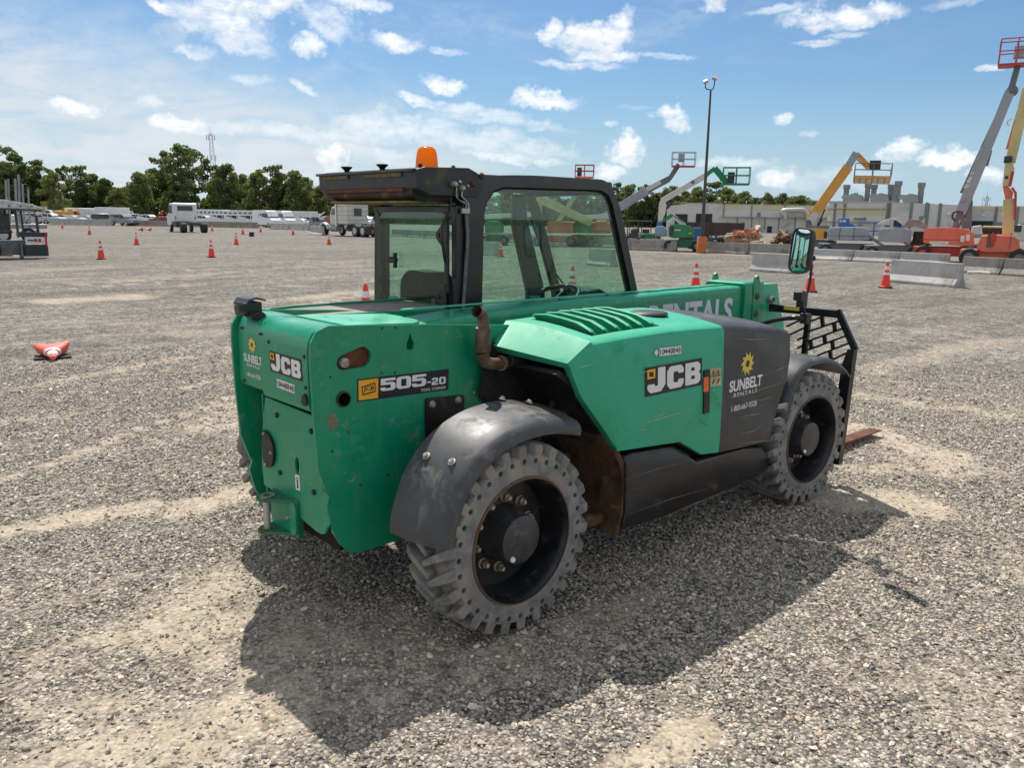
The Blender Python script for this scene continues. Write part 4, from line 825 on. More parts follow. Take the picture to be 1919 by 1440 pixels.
mb = MB(); mb.prism(oo, 'y', YC0, YC0+.055, [ii_]); cabf = put(mb, 'cab_frame', cabk, bevel=.018, seg=4, smooth=40)
mb = MB(); il_ = [(.515, 1.05), (.525, 1.80), (.60, 1.88), (.70, 1.91)]+ii_[5:]; mb.prism(oo, 'y', YC1-.05, YC1, [[(x+.01, z) for x, z in il_]]); mb.box((1.09, YC1-.03, 1.45), (.12, .04, 1.0)); put(mb, 'cab_frame', cabk, bevel=.012, seg=3, smooth=40)
mb = MB(); seal = [((x-1.3)*.985+1.3, (z-1.5)*.975+1.5) for x, z in ii_]
mb.prism(ii_, 'y', YC0+.012, YC0+.028, [seal]); put(mb, 'window_seal', hole)
mb = MB(); mb.prism(ii_, 'y', YC0+.018, YC0+.024); put(mb, 'side_window', pane)
mb = MB(); mb.prism([(x+.01, z) for x, z in il_], 'y', YC1-.02, YC1-.014); put(mb, 'side_window', pane)
mb = MB(); mb.box((1.16, (YC0+YC1)/2, 1.958), (1.10, YC1-YC0-.02, .045)); mb.box((.56, .48, 1.90), (.08, .76, .09)); put(mb, 'cab_roof', cabk, bevel=.015, seg=3)
mb = MB(); mb.box((1.16, .48, 1.925), (1.0, .66, .012)); put(mb, 'roof_lining', mat('lining', (.05, .055, .052), .9))
# rear frame and pane
y0_, z0_ = YZ(*z2(430, 420), XR); rin = rp([(.135, 1.22), (.135, 1.775), (.795, 1.775), (.835, 1.22)], .05, 5)
mb = MB(); mb.prism([(.10, .95), (.10, 1.815), (.862, 1.815), (.90, .95)], 'x', XR-.035, XR+.0, [rin]); put(mb, 'rear_frame', cabk, bevel=.006)
rgl = rp([(.155, 1.20), (.155, 1.78), (.79, 1.78), (.835, 1.20)], .07, 5)
rgi = rp([(.19, 1.23), (.19, 1.745), (.755, 1.745), (.80, 1.23)], .05, 5)
mb = MB(); mb.prism(rgl, 'x', XR-.052, XR-.046); rw = put(mb, 'rear_window', pane)
mb = MB(); mb.prism(rgl, 'x', XR-.0455, XR-.040, [rgi]); put(mb, 'window_border', glass('border', (.30, .36, .35), (.05, .05, .05), .2), rw)
for z in (1.66, 1.335):
    mb = MB(); mb.prism([(.24, z+.015), (.17, z+.075), (.155, z+.06), (.155, z-.06), (.17, z-.075), (.24, z-.015)], 'x', XR-.062, XR-.053); T = spin((XR-.062, .215, z), (-1, .215, z), None); mb.lathe([(0, .006), (.01, .006), (.012, 0)], 10, T); put(mb, 'window_hinge', black, rw, bevel=.002)
mb = MB(); y, z = YZ(*z2(455, 690), XR-.06); mb.box((XR-.065, y, z), (.02, .085, .02)); mb.box((XR-.07, y-.035, z+.0), (.02, .016, .085)); mb.box((XR-.05, y+.035, z), (.03, .035, .035)); put(mb, 'window_catch', black, rw, bevel=.002)
# wiper post and hoses on the rear
mb = MB(); mb.tube([S(*z8(*p), 'x', XR-.075) for p in ((1470, 745), (1460, 1050), (1450, 1129))]+[S(*z2(755, 870), 'x', XR-.075)], .006, 8); mb.box(tuple(S(*z2(750, 610), 'x', XR-.07)), (.02, .016, .30)); put(mb, 'rear_wiper', black)
# front: windscreen, pillars
def FW(t, y): return (1.735+(1.99-1.735)*t, y, 1.90+(1.28-1.90)*t)
mb = MB(); mb.add([FW(0, YC0+.05), FW(1.2, YC0+.05), FW(1.2, YC1-.05), FW(0, YC1-.05)], [(0, 1, 2, 3)]); mb.add([tuple(Vector(p)+Vector((.006, 0, 0))) for p in (FW(0, YC0+.05), FW(1.2, YC0+.05), FW(1.2, YC1-.05), FW(0, YC1-.05))], [(0, 1, 2, 3)]); put(mb, 'windscreen', pane)
mb = MB(); mb.box((1.70, .48, 1.925), (.07, .72, .05)); mb.box((2.04, .48, 1.12), (.06, .72, .25)); put(mb, 'screen_frame', cabk, bevel=.008)
mb = MB(); fp = [(1.54, 1.90), (1.63, 1.90), (1.70, 1.70), (1.83, 1.26), (1.83, 1.0), (1.68, 1.0), (1.70, 1.26)]
mb.prism([(1.50, 1.91), (1.60, 1.91), (1.62, 1.75), (1.80, 1.26), (1.80, 1.0), (1.64, 1.0), (1.64, 1.26), (1.50, 1.70)], 'y', .77, .81); put(mb, 'door_pillar', cabk, bevel=.008)
mb = MB(); mb.tube([(1.49, .60, 1.749), (1.60, .60, 1.55), (1.70, .60, 1.312)], .012, 8); mb.tube([(1.70, .58, 1.40), (1.86, .55, 1.223)], .006, 8); mb.tube([(1.56, .62, 1.72), (1.70, .62, 1.36)], .005, 6); put(mb, 'front_wiper', black)
# interior
seatm = mat('seat_fabric', (.013, .014, .016), .8, var=.3, vs=30)
mb = MB(); bk = [S(*z2(*p), 'y', .45) for p in ((505, 960), (498, 860), (508, 790), (535, 757), (580, 748), (640, 752), (690, 780), (725, 840), (740, 900), (742, 960))]
_yl, _yr, _zt = S(752, 540, 'x', .66).y, S(834, 560, 'x', .66).y, S(793, 507, 'x', .66).z; mb.prism(rp([(_yr, 1.0), (_yr+.01, _zt-.13), (_yr+.07, _zt-.01), (_yl-.10, _zt), (_yl-.02, _zt-.06), (_yl, 1.0)], .05, 4), 'x', .64, .76); seat = put(mb, 'seat', seatm, bevel=.035, seg=4, smooth=45)
mb = MB(); mb.box((1.0, .46, 1.04), (.5, .44, .12)); put(mb, 'seat_cushion', seatm, seat, bevel=.03, seg=3)
mb = MB(); mb.box((.635, .42, 1.20), (.03, .10, .10)); mb.box((.635, .52, 1.27), (.006, .04, .05)); put(mb, 'seat_fitting', mat('tag_grey', (.2, .2, .2), .6), seat, bevel=.004)
mb = MB(); T = Matrix.Translation((1.56, .47, 1.245)) @ rot('Y', -.42); NW = 30; mb.tube([T @ Vector((.185*math.cos(2*PI*k/NW), .185*math.sin(2*PI*k/NW), 0)) for k in range(NW+1)], .015, 8, cap=False)
for a in (0, 2.1, 4.2): mb.tube([T @ Vector((.02*math.cos(a), .02*math.sin(a), -.02)), T @ Vector((.18*math.cos(a), .18*math.sin(a), 0))], .010, 6)
mb.tube([T @ Vector((0, 0, -.02)), Vector((1.66, .47, .95))], .03, 8); mb.ball((1.60, .37, 1.315), .03, 10, 8); put(mb, 'steering_wheel', black, smooth=50)
mb = MB(); mb.prism([(1.60, 1.0), (1.66, 1.24), (1.70, 1.305), (1.80, 1.31), (1.93, 1.262), (1.95, 1.0)], 'y', .26, .44); mb.box((1.72, .30, 1.1), (.3, .36, .2)); put(mb, 'dashboard', black, bevel=.012)
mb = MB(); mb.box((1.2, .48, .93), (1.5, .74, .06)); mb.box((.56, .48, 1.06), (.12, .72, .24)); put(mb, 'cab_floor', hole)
c = [S(*z9(*p), 'y', YC0+.03) for p in ((478, 1203), (578, 1203), (478, 1262))]; mb = MB(); D = Decal(c[0], c[1], c[2], (0, 1, 0)); D.poly(mb, [(0, 0), (1, 0), (1, 1), (0, 1)]); put(mb, 'window_sticker', mat('sticker_teal', srgb(110, 160, 150), .6))
c = [S(*z2(*p), 'x', XR-.04) for p in ((430, 885), (485, 888), (430, 945))]; mb = MB(); D = Decal(c[0], c[1], c[2], (1, 0, 0)); D.poly(mb, rp([(0, 0), (1, 0), (1, 1), (0, 1)], .15)); put(mb, 'window_sticker', mat('sticker_blue', srgb(120, 165, 170), .6))
# --- roof unit on the rear of the cab
X0 = .215; YL, YR = 1.045, .145
body = [(X0, 1.985), (X0-.004, 1.975), (X0, 1.895), (X0+.02, 1.885), (.30, 1.862), (.60, 1.858), (.64, 1.90), (.655, 1.955), (.60, 1.985), (.545, 2.006), (X0+.05, 1.998)]
mb = MB(); mb.prism(body, 'y', YR-.05, YL); ru = put(mb, 'roof_unit', mat('roof_unit_black', (.016, .018, .024), .38, var=.15, vs=9, dirt=[(srgb(110, 98, 70), .28, 8)]), bevel=.004)
mb = MB(); mb.box((X0-.006, (YL+YR)/2-.015, 1.981), (.03, YL-YR+.04, .014)); put(mb, 'top_lip', cabk, ru, bevel=.003)
for ya, yb in ((.98, .72), (.58, .22)):
    mb = MB(); mb.box((X0-.008, (ya+yb)/2, 1.962), (.010, ya-yb, .018)); put(mb, 'foam_strip', mat('old_foam', srgb(112, 98, 66), .95, var=.35, vs=30, bump=.5), ru)
mb = MB(); mb.prism([(X0+.01, 1.892), (X0+.012, 1.862), (X0+.05, 1.838), (.60, 1.828), (.62, 1.858), (.4, 1.87)], 'y', YR+.01, YL-.04); tray = put(mb, 'lower_tray', rustk, ru, bevel=.003)
mb = MB(); mb.box((X0+.16, .58, 1.829), (.28, .78, .010))
for k in range(7): mb.box((X0+.04+k*.04, .58, 1.823), (.014, .78, .006))
put(mb, 'filter_grille', mat('filter_tan', srgb(128, 112, 76), .9, var=.3, vs=20, bump=.5), ru)
mb = MB(); mb.box((X0+.002, .6, 1.888), (.016, .78, .016)); put(mb, 'rust_strip', rust, ru)
for p in ((395, 350), (770, 310)):
    q = S(*z8(*p), 'x', X0+.03); mb = MB(); T = Matrix.Translation((q.x, q.y, 1.988)); mb.lathe([(0, .034), (.030, .034), (.032, .029), (.015, .014), (.012, 0)], 20, T); put(mb, 'roof_knob', black, ru, smooth=40)
for p in ((1820, 390), (1732, 475)):
    q = S(*z8(*p), 'y', YR-.052); mb = MB(); T = spin((q.x, YR-.05, q.z), (q.x, -2, q.z), None); mb.lathe([(0, .014), (.010, .014), (.016, .006), (.016, 0)], 12, T); put(mb, 'bolt', rust, ru, smooth=40)
mb = MB(); T = Matrix.Translation((.39, .25, 2.000)); mb.lathe([(.058, 0), (.0585, .010), (.056, .045), (.051, .080), (.044, .098), (.030, .108), (.012, .1115), (0, .112)], 36, T); put(mb, 'beacon', amber, smooth=60)
mb = MB(); T = Matrix.Translation((.39, .25, 1.99)); mb.lathe([(.0, 0), (.066, 0), (.066, .012), (.058, .016)], 30, T); put(mb, 'beacon_base', black)
for p in ((1170, 296), (1520, 298)):
    q = S(*z8(*p), 'y', .12); mb = MB(); mb.ball((q.x, .12, 2.005), .012, 8, 6); put(mb, 'roof_bolt', black, ru)
# hoses
hm = mat('hose_grey', (.12, .125, .13), .5, var=.3, vs=30, dirt=[((.25, .24, .22), .4, 20)])
yh = .085
H = lambda pts, y=yh, ax='y': cr([S(*z8(*p), ax, y) for p in pts], 5)
mb = MB(); mb.tube(H(((1560, 470), (1555, 560), (1560, 620), (1600, 660), (1655, 690), (1655, 730))), .0045, 8); mb.tube(H(((1630, 520), (1615, 560), (1612, 610), (1650, 650), (1680, 690), (1682, 740))), .0045, 8); put(mb, 'fuel_pipe', steel, smooth=50)
mb = MB(); mb.tube(H(((1660, 790), (1665, 900), (1672, 1000), (1670, 1129)), .085)+[S(*z2(848, 800), 'y', .085), S(*z2(838, 950), 'y', .085)], .0095, 10); put(mb, 'hose', hm, smooth=50, label='grey ribbed hose')
mb = MB(); mb.tube(H(((1520, 500), (1500, 600), (1490, 700), (1440, 850), (1400, 950), (1400, 1080)), .12)+[S(*z2(735, 680), 'y', .14), S(*z2(760, 790), 'y', .14)], .007, 8); put(mb, 'hose', black, smooth=50)
mb = MB(); q = S(*z8(1655, 765), 'y', .08); mb.box((q.x-.004, .08, q.z), (.05, .02, .028)); put(mb, 'hose_clamp', steel, bevel=.003)
for p in ((1530, 480), (1610, 520)):
    q = S(*z8(*p), 'y', .08); mb = MB(); T = spin((q.x, YR-.05, q.z), (q.x, -2, q.z), None); mb.lathe([(0, .035), (.010, .035), (.012, .028), (.016, .02), (.016, .0)], 12, T); mb.lathe([(0, .01), (.009, .01), (.009, 0)], 10, Matrix.Translation((q.x+.02, .06, q.z+.006)) @ rot('Y', .8)); put(mb, 'pipe_union', steel, smooth=40)
# --- mirror
YM = -.93
mb = MB(); mb.tube(cr([S(u, v, 'y', y_) for u, v, y_ in ((1405, 613, -.50), (1428, 607, -.60), (1455, 600, -.74), (1485, 596, -.88), (1506, 597, YM))], 5), .014, 12); mb.box(tuple(S(1509, 597, 'y', YM)), (.05, .045, .06)); arm = put(mb, 'mirror_arm', black, bevel=.003, smooth=45)
mb = MB(); a = S(1503, 562, 'y', YM); mb.box((a.x, YM, a.z), (.05, .045, .085)); b = S(1500, 555, 'y', YM); mb.box((b.x-.02, YM, b.z-.0), (.03, .05, .05)); mb.tube(cr([S(u, v, 'y', YM) for u, v in ((1507, 590), (1507, 562), (1514, 546), (1519, 520), (1521, 480), (1521, 455), (1518, 452))], 4), .008, 10); T = S(1524, 484, 'y', YM); mb.ball(tuple(T), .016, 10, 8); put(mb, 'mirror_stem', black, arm, bevel=.002, smooth=40)
mc = S(1500, 470, 'y', YM-.03)
nrm = Vector((-.945, .26, .03)).normalized(); rgt = nrm.cross(Vector((0, 0, 1))).normalized(); rgt = -rgt; upv = rgt.cross(nrm).normalized(); upv = upv if upv.z > 0 else -upv
TM = Matrix((( rgt.x, upv.x, nrm.x, mc.x), (rgt.y, upv.y, nrm.y, mc.y), (rgt.z, upv.z, nrm.z, mc.z), (0, 0, 0, 1))) @ rot('Z', -.06)
mo = rp([(-.070, -.125), (.070, -.125), (.070, .125), (-.070, .125)], .05, 6)
mb = MB(); s2 = lambda k, z: [tuple(TM @ Vector((x*k, y*(1-(1-k)*.6), z))) for x, y in mo]
mb.loft([s2(.80, -.045), s2(.95, -.032), s2(1.0, -.010), s2(1.0, .006), s2(.93, .006), s2(.915, .0)]); mh = put(mb, 'mirror_head', black, arm, smooth=45)
mb = MB(); rg_ = []
for k, z in ((.92, .0015), (.7, .0045), (.45, .0065), (.2, .0078)): rg_.append(s2(k, z))
mb.loft(rg_, cap=True); mm = bpy.data.materials.new('mirror_glass'); mm.use_nodes = True; _b = mm.node_tree.nodes['Principled BSDF']; _b.inputs['Metallic'].default_value = 1; _b.inputs['Roughness'].default_value = .03; _b.inputs['Base Color'].default_value = (.72, .82, .86, 1)
put(mb, 'mirror_glass', mm, arm, smooth=60)
# --- lettering and emblems
def letterJ(w=1): return rp([(.42, 1), (1, 1), (1, .28), (.72, 0), (.12, 0), (0, .12), (0, .34), (.42, .34), (.42, .27), (.58, .27), (.58, 1)][0:0] or [(.58, 1), (1, 1), (1, .26), (.76, 0), (.16, 0), (0, .16), (0, .36), (.40, .36), (.40, .26), (.58, .26)], .05, 3)
def letterC(): return rp([(1, .64), (1, .84), (.84, 1), (.18, 1), (0, .80), (0, .20), (.18, 0), (.84, 0), (1, .16), (1, .38), (.66, .38), (.66, .26), (.42, .26), (.38, .32), (.38, .68), (.42, .74), (.66, .74), (.66, .64)], .05, 3)
def letterB(): return (rp([(0, 0), (.84, 0), (1, .14), (1, .42), (.88, .52), (.98, .62), (.98, .86), (.82, 1), (0, 1)], .07, 3), [[(.38, .24), (.62, .24), (.62, .40), (.38, .40)], [(.38, .62), (.60, .62), (.60, .77), (.38, .77)]])
def sub_rect(pts, u0, v0, u1, v1): return [(u0+(u1-u0)*x, v0+(v1-v0)*y) for x, y in pts]
def logo_big(tl, tr, bl, out, par=None):
    D = Decal(tl, tr, bl, out); mb = MB(); D.poly(mb, [(0, 0), (1, 0), (1, 1), (0, 1)], 1); base = put(mb, 'logo_decal', ink, par)
    mb = MB(); h0, h1 = .10, .86
    D.poly(mb, sub_rect(letterJ(), .04, h0, .34, .94), 2); D.poly(mb, sub_rect(letterC(), .37, h0, .66, h1+.04), 2); o_, hh = letterB(); D.poly(mb, sub_rect(o_, .69, h0, .97, h1+.04), 2, [sub_rect(h, .69, h0, .97, h1+.04) for h in hh]); put(mb, 'lettering', white, base)
    mb = MB(); D.poly(mb, [(.035, .60), (.165, .60), (.165, .92), (.035, .92)], 3); put(mb, 'logo_square', gold, base)
    mb = MB(); D.poly(mb, [(.065, .69), (.135, .66), (.135, .82), (.065, .85)], 4); put(mb, 'emblem', ink, base)
    return base
logo_big(*[S(*z3(*p), 'y', YS-.004) for p in ((1015, 465), (1348, 405), (1015, 635))], (0, -1, 0), pod)
logo_big(*[S(*z6(*p), 'x', -.672) for p in ((492, 765), (885, 880), (508, 1020))], (-1, 0, 0), rc)
# number plates
def number(tl, tr, bl, out, txt, par=None, k=1):
    D = Decal(tl, tr, bl, out); mb = MB(); D.poly(mb, [(0, 0), (1, 0), (1, 1), (0, 1)], 1); b_ = put(mb, 'number_decal', white, par)
    mb = MB(); D.text(mb, txt, .04, .14, .97, .86, 2, .004, 1.05)
    w = .93/8
    for i in (1, 4):  # slashed zeros
        x = .04+w*i+w*.15; D.poly(mb, [(x, .2), (x+.02, .2), (x+w*.75, .8), (x+w*.75-.02, .8)], 3)
    put(mb, 'lettering', ink, b_); return D
number(*[S(*z6(*p), 'x', -.672) for p in ((583, 1112), (800, 1190), (585, 1215))], (-1, 0, 0), '10440848', rc)
D = number(*[S(*z3(*p), 'y', YS-.004) for p in ((1100, 350), (1226, 335), (1100, 396))], (0, -1, 0), '10440848', pod)
mb = MB(); D.poly(mb, [(-.24, .5), (-.13, .95), (-.03, .5), (-.13, .05)], 1); put(mb, 'diamond_mark', white, pod)
# sun wheel emblem: a toothed ring
def sunwheel(tl, tr, bl, out, par, phone, tagline=True):
    D = Decal(tl, tr, bl, out); mb = MB(); pts = []; nT = 10; asp = (Vector(tr)-Vector(tl)).length/(Vector(tl)-Vector(bl)).length
    cx, cy, R1, R2 = .5, .785, .215, .140
    for k in range(nT):
        a = 2*PI*k/nT+.35; pts += [(cx+R2/asp*math.cos(a-.14), cy+R2*math.sin(a-.14)), (cx+R1/asp*math.cos(a+.33), cy+R1*math.sin(a+.33)), (cx+R2/asp*math.cos(a+.40), cy+R2*math.sin(a+.40))]
    D.poly(mb, pts, 1, [circ(cx, cy, .062/asp, 20, .062)]); em = put(mb, 'sun_emblem', yellow, par)
    mb = MB(); D.text(mb, 'SUNBELT', .0, .345, 1.0, .545, 1, .030, .98); put(mb, 'lettering', white, par); mb = MB(); D.text(mb, 'RENTALS', .14, .245, .86, .315, 1, .012, 1.25); put(mb, 'lettering', white, par); mb = MB(); D.text(mb, phone, .10, .0, .88, .10, 1, .004, .95); put(mb, 'lettering', white, par)
yk = YS-.003
tl, tr = S(*z3(1505, 370), 'y', yk), S(*z3(1693, 330), 'y', yk); bl = S(*z3(1527, 697), 'y', yk)
w = 0.29; x0 = S(*z3(1505, 605), 'y', yk).x; x1 = S(*z3(1693, 565), 'y', yk).x; zb = S(*z3(1600, 693), 'y', yk).z-.006; zt = S(*z3(1607, 368), 'y', yk).z
sunwheel((x0, yk, zt), (x1, yk, zt), (x0, yk, zb), (0, -1, 0), podf, '1-800-667-9328')
xr = -.648; ya = S(*z6(183, 850), 'x', xr).y; yb = S(*z6(405, 930), 'x', xr).y; zt = S(*z6(285, 590), 'x', xr).z; zb = S(*z6(310, 1105), 'x', xr).z
sunwheel((xr-.001, ya, zt), (xr-.001, yb, zt), (xr-.001, ya, zb), (-1, 0, 0), rc2, '1-800-667-9328')
# model number decal on the side plate
D = Decal(*[S(*z1(*p), 'y', YP) for p in ((690, 474), (1165, 420), (690, 592))], (0, -1, 0)); mb = MB(); D.poly(mb, [(0, 0), (1, 0), (1, 1), (0, 1)], 1); md = put(mb, 'model_decal', ink, plate)
mb = MB(); D.poly(mb, [(.012, .06), (.212, .06), (.212, .94), (.012, .94)], 2); put(mb, 'logo_square', gold, plate)
mb = MB(); D.poly(mb, [(.05, .26), (.185, .36), (.18, .78), (.04, .66)], 3, [[(.058, .32), (.176, .41), (.172, .72), (.050, .62)]]); D.text(mb, 'JCB', .062, .40, .168, .64, 3, .02); put(mb, 'emblem', ink, plate)
mb = MB(); d5 = rp([(.02, 1), (1, 1), (1, .79), (.33, .79), (.33, .68), (.82, .68), (1, .52), (1, .15), (.84, 0), (.14, 0), (0, .13), (0, .29), (.32, .29), (.32, .20), (.68, .20), (.68, .47), (.02, .47)], .04, 3)
d0 = rp([(0, .16), (.16, 0), (.84, 0), (1, .16), (1, .84), (.84, 1), (.16, 1), (0, .84)], .07, 3); h0_ = rp([(.32, .21), (.68, .21), (.68, .79), (.32, .79)], .05, 3)
d2 = rp([(0, .70), (0, .86), (.15, 1), (.85, 1), (1, .86), (1, .56), (.85, .42), (.36, .30), (.36, .23), (1, .23), (1, 0), (0, 0), (0, .36), (.14, .48), (.66, .62), (.66, .77), (.34, .77), (.34, .70)], .03, 3)
D.poly(mb, sub_rect(d5, .235, .34, .395, .90), 2); D.poly(mb, sub_rect(d0, .405, .34, .565, .90), 2, [sub_rect(h0_, .405, .34, .565, .90)]); D.poly(mb, sub_rect(d5, .575, .34, .735, .90), 2); put(mb, 'lettering', white, plate)
mb = MB(); D.poly(mb, [(.75, .45), (.79, .45), (.79, .52), (.75, .52)], 2); D.poly(mb, sub_rect(d2, .80, .32, .875, .66), 2); D.poly(mb, sub_rect(d0, .885, .32, .965, .66), 2, [sub_rect(h0_, .885, .32, .965, .66)]); put(mb, 'lettering', white, plate); mb = MB(); D.text(mb, 'TOOL CARRIER', .675, .08, .968, .21, 2, .010, 1.05); put(mb, 'lettering', white, plate)
# boom lettering
D = Decal(*[S(*z10(*p), 'y', BY0) for p in ((-60, 440), (1275, 298), (-60, 590))], (0, -1, 0), .0015)
bz0, bz1 = 1.085, 1.258; bx1 = S(*z10(1272, 380), 'y', BY0).x; Lw = (bx1-S(*z10(800, 380), 'y', BY0).x)/4*7.0
xR = S(1216, 592, 'y', BY0).x; WL = bx1-xR
D = Decal((bx1-WL*2.12, BY0, bz1), (bx1, BY0, bz1), (bx1-WL*2.12, BY0, bz0), (0, -1, 0), .0015)
mb = MB(); D.text(mb, 'SUNBELT', 0, .0, .475, 1, 1, .035, 1.0); put(mb, 'lettering', mat('lilac_white', (.74, .73, .80), .5, var=.05), boom); mb = MB(); D.text(mb, 'RENTALS', .528, 0, 1, 1, 1, .035, 1.0); put(mb, 'lettering', mat('lilac_white', (.74, .73, .80), .5, var=.05), boom)
# warning label beside the latch
D = Decal(*[S(*z3(*p), 'y', YS-.004) for p in ((1395, 467), (1456, 460), (1397, 572))], (0, -1, 0)); mb = MB(); D.poly(mb, rp([(0, 0), (1, 0), (1, 1), (0, 1)], .06)); wl = put(mb, 'warning_label', mat('label_tan', srgb(196, 178, 140), .6), pod)
mb = MB()
for x in (.07, .53):
    D.poly(mb, [(x, .56), (x+.40, .56), (x+.20, .92)], 2, [[(x+.07, .60), (x+.33, .60), (x+.20, .84)]]); D.poly(mb, [(x+.17, .63), (x+.23, .63), (x+.22, .78), (x+.18, .78)], 2)
    D.poly(mb, [(x+.05, .12), (x+.14, .10), (x+.30, .30), (x+.34, .42), (x+.20, .40)], 2)
D.poly(mb, [(.02, .50), (.98, .50), (.98, .52), (.02, .52)], 2); D.poly(mb, [(.49, .03), (.51, .03), (.51, .97), (.49, .97)], 2); put(mb, 'symbol', ink, wl)

def scrape(pts, y, w, m, par, name='scratch'):
    mb = MB(); P = [S(*z3(*p), 'y', y) for p in pts]; L_ = []; Rr = []
    for i, p in enumerate(P):
        d = (P[min(i+1, len(P)-1)]-P[max(i-1, 0)]).normalized(); k = w*(1 if 0 < i < len(P)-1 else .15); nn = Vector((-d.z, 0, d.x))*k; L_.append(tuple(p+nn)); Rr.append(tuple(p-nn))
    mb.loft([L_, Rr], cap=False, closed=False); return put(mb, name, m, par)
pale = mat('scrape_pale', srgb(168, 190, 150), .7, var=.3, vs=90); greyp = mat('scrape_grey', srgb(150, 145, 132), .7, var=.3, vs=90); rsc = mat('scrape_rust', srgb(150, 105, 72), .8, var=.4, vs=60)
for p in (((955, 793), (1060, 770), (1180, 735), (1320, 692)), ((625, 465), (670, 452), (720, 442)), ((985, 492), (1030, 484), (1080, 470)), ((1410, 662), (1440, 655), (1475, 652)), ((1010, 770), (1100, 740), (1160, 722)), ((955, 830), (1010, 822), (1040, 818))): scrape(p, YS-.0065, .0016, pale, pod)
for p in (((1485, 640), (1600, 620), (1700, 585), (1840, 540)), ((1555, 290), (1640, 300), (1760, 290)), ((1640, 655), (1700, 648), (1765, 628)), ((1560, 750), (1650, 735), (1700, 725)), ((1560, 850), (1650, 830), (1700, 790)), ((1735, 488), (1800, 470), (1870, 440)), ((1560, 905), (1640, 895), (1740, 885))): scrape(p, YS-.0055, .0020, greyp, podf)
def zsk(p): return ((p[0]-880)*0+p[0], p[1])
for pts in (((1172, 900), (1230, 880), (1300, 862)), ((1172, 930), (1190, 925), (1205, 920)), ((1175, 965), (1260, 935), (1330, 915)), ((1210, 985), (1300, 945), (1400, 905))):
    q_ = [((u-880)*3.095, (v-540)*3.095) for u, v in pts]; scrape(q_, -.868, .0022, rsc, sill)
# ------------------------------------------------------------------ background
def AZIM(u): d = ray(u, 405); return math.atan2(d.y, d.x)
def PL(name, u, dist, turn=0., z=0.):
    """Empty on the ground; its x axis points to the right of the picture, its y axis away from the camera, then turned"""
    p = AT(u, dist); e = empty(name, (p.x, p.y, z), AZIM(u)-PI/2+turn); return e
def WP(u, v, dist): d = ray(u, v); h = math.hypot(d.x, d.y); return CAMP+d*(dist/h)
def LOC(e):  # world -> local of a placed empty
    return (Matrix.Translation(e.location) @ rot('Z', e.rotation_euler.z)).inverted()
ORD = ['first', 'second', 'third', 'fourth', 'fifth', 'sixth', 'seventh', 'eighth', 'ninth', 'tenth', 'eleventh', 'twelfth', 'thirteenth', 'fourteenth', 'fifteenth', 'sixteenth', 'seventeenth', 'eighteenth', 'nineteenth', 'twentieth']
conc = mat('concrete', (.44, .43, .41), .85, var=.14, vs=2, dirt=[((.22, .21, .19), .45, 1.6)], bump=.3, bs=20)
conc2 = mat('concrete_dark', (.30, .285, .26), .88, var=.2, vs=2, dirt=[((.12, .12, .10), .6, 1.8)], bump=.3, bs=20)
conc3 = mat('concrete_brown', (.30, .265, .225), .88, var=.2, vs=1, dirt=[((.15, .13, .11), .5, 1)])
cpaint = {k: mat('body_'+k, c, .3, var=.04, coat=.6) for k, c in dict(white=(.72, .73, .74), silver=(.42, .44, .46), grey=(.16, .17, .18), black=(.02, .02, .023), red=(.16, .03, .03), yellow=(.75, .38, .03), blue=(.03, .08, .2)).items()}
cglass = mat('dark_window', (.02, .025, .03), .08, var=0, coat=.5); ctyre = mat('small_tyre', (.03, .03, .03), .8); chrome = mat('wheel_alloy', (.45, .46, .47), .35, .7)
redl = mat('red_light', (.5, .02, .02), .3); headl = mat('clear_light', (.75, .76, .78), .15)
dkm = mat('dark_steel', (.05, .05, .052), .6, var=.3, vs=3); gsteel = mat('grey_steel', (.30, .31, .33), .5, .3, var=.15, vs=3)
# --- traffic cones
cor = mat('cone_orange', (.88, .058, .030), .5, var=.1, vs=8); cwh = mat('cone_band', (.75, .75, .76), .4, var=.12, vs=20); cblk = mat('cone_base', (.03, .03, .03), .8)
def make_cone(h=.715):
    e = empty('traffic_cone'); mb = MB(); mb.box((0, 0, .018), (.36, .36, .036)); mb.build('base', cblk, e, .01)
    f = lambda z: .030+(.135-.030)*(1-(z/h)); mb = MB(); mb.lathe([(.17, .036), (f(.05)+.006, .05), (f(h*.62), h*.62), (f(h*.9), h*.9), (.028, h), (.018, h), (.016, h-.04)], 20); mb.build('body', cor, e, smooth=50)
    for a, b in ((.50, .60), (.70, .84)):
        mb = MB(); mb.lathe([(f(h*a)+.0015, h*a), (f(h*b)+.0015, h*b)], 20); mb.build('reflective_band', cwh, e, smooth=50)
    return e
cone0 = make_cone(); used = [False]
CG = 'orange traffic cones standing about the yard'
def cone(u, dist, label, tilt=None, turn=0., s=1.):
    c = cone0 if not used[0] else copy_tree(cone0); used[0] = True
    p = AT(u, dist); c.location = (p.x, p.y, .0); c.rotation_euler = (0, 0, AZIM(u)+turn); c.scale = (s, s, s)
    if tilt: c.rotation_mode = 'XYZ'; c.rotation_euler = (tilt[0], tilt[1], AZIM(u)+turn); c.location.z = .14*s
    tag(c, label, 'cone', CG)
cone(682, 13.1, 'large orange cone just behind the green machine\'s rear deck, left of its cab')
cone(183, 36, 'orange cone nearest the dark forklift, with a wide white band')
cone(252, 52.5, 'orange cone beyond and right of the cone nearest the forklift')
cone(165, 79, 'small orange cone left of the second cone, before the pale barriers')
cone(115, 111, 'small orange cone right against the left end of the pale barrier row')
cone(392, 37, 'orange cone with peeling spiral band on the open gravel below the white chassis truck', s=1.03)
cone(396, 99, 'tiny orange cone just right of the white chassis truck')
cone(440, 53, 'orange cone standing closest to the fallen cone on the middle left yard')
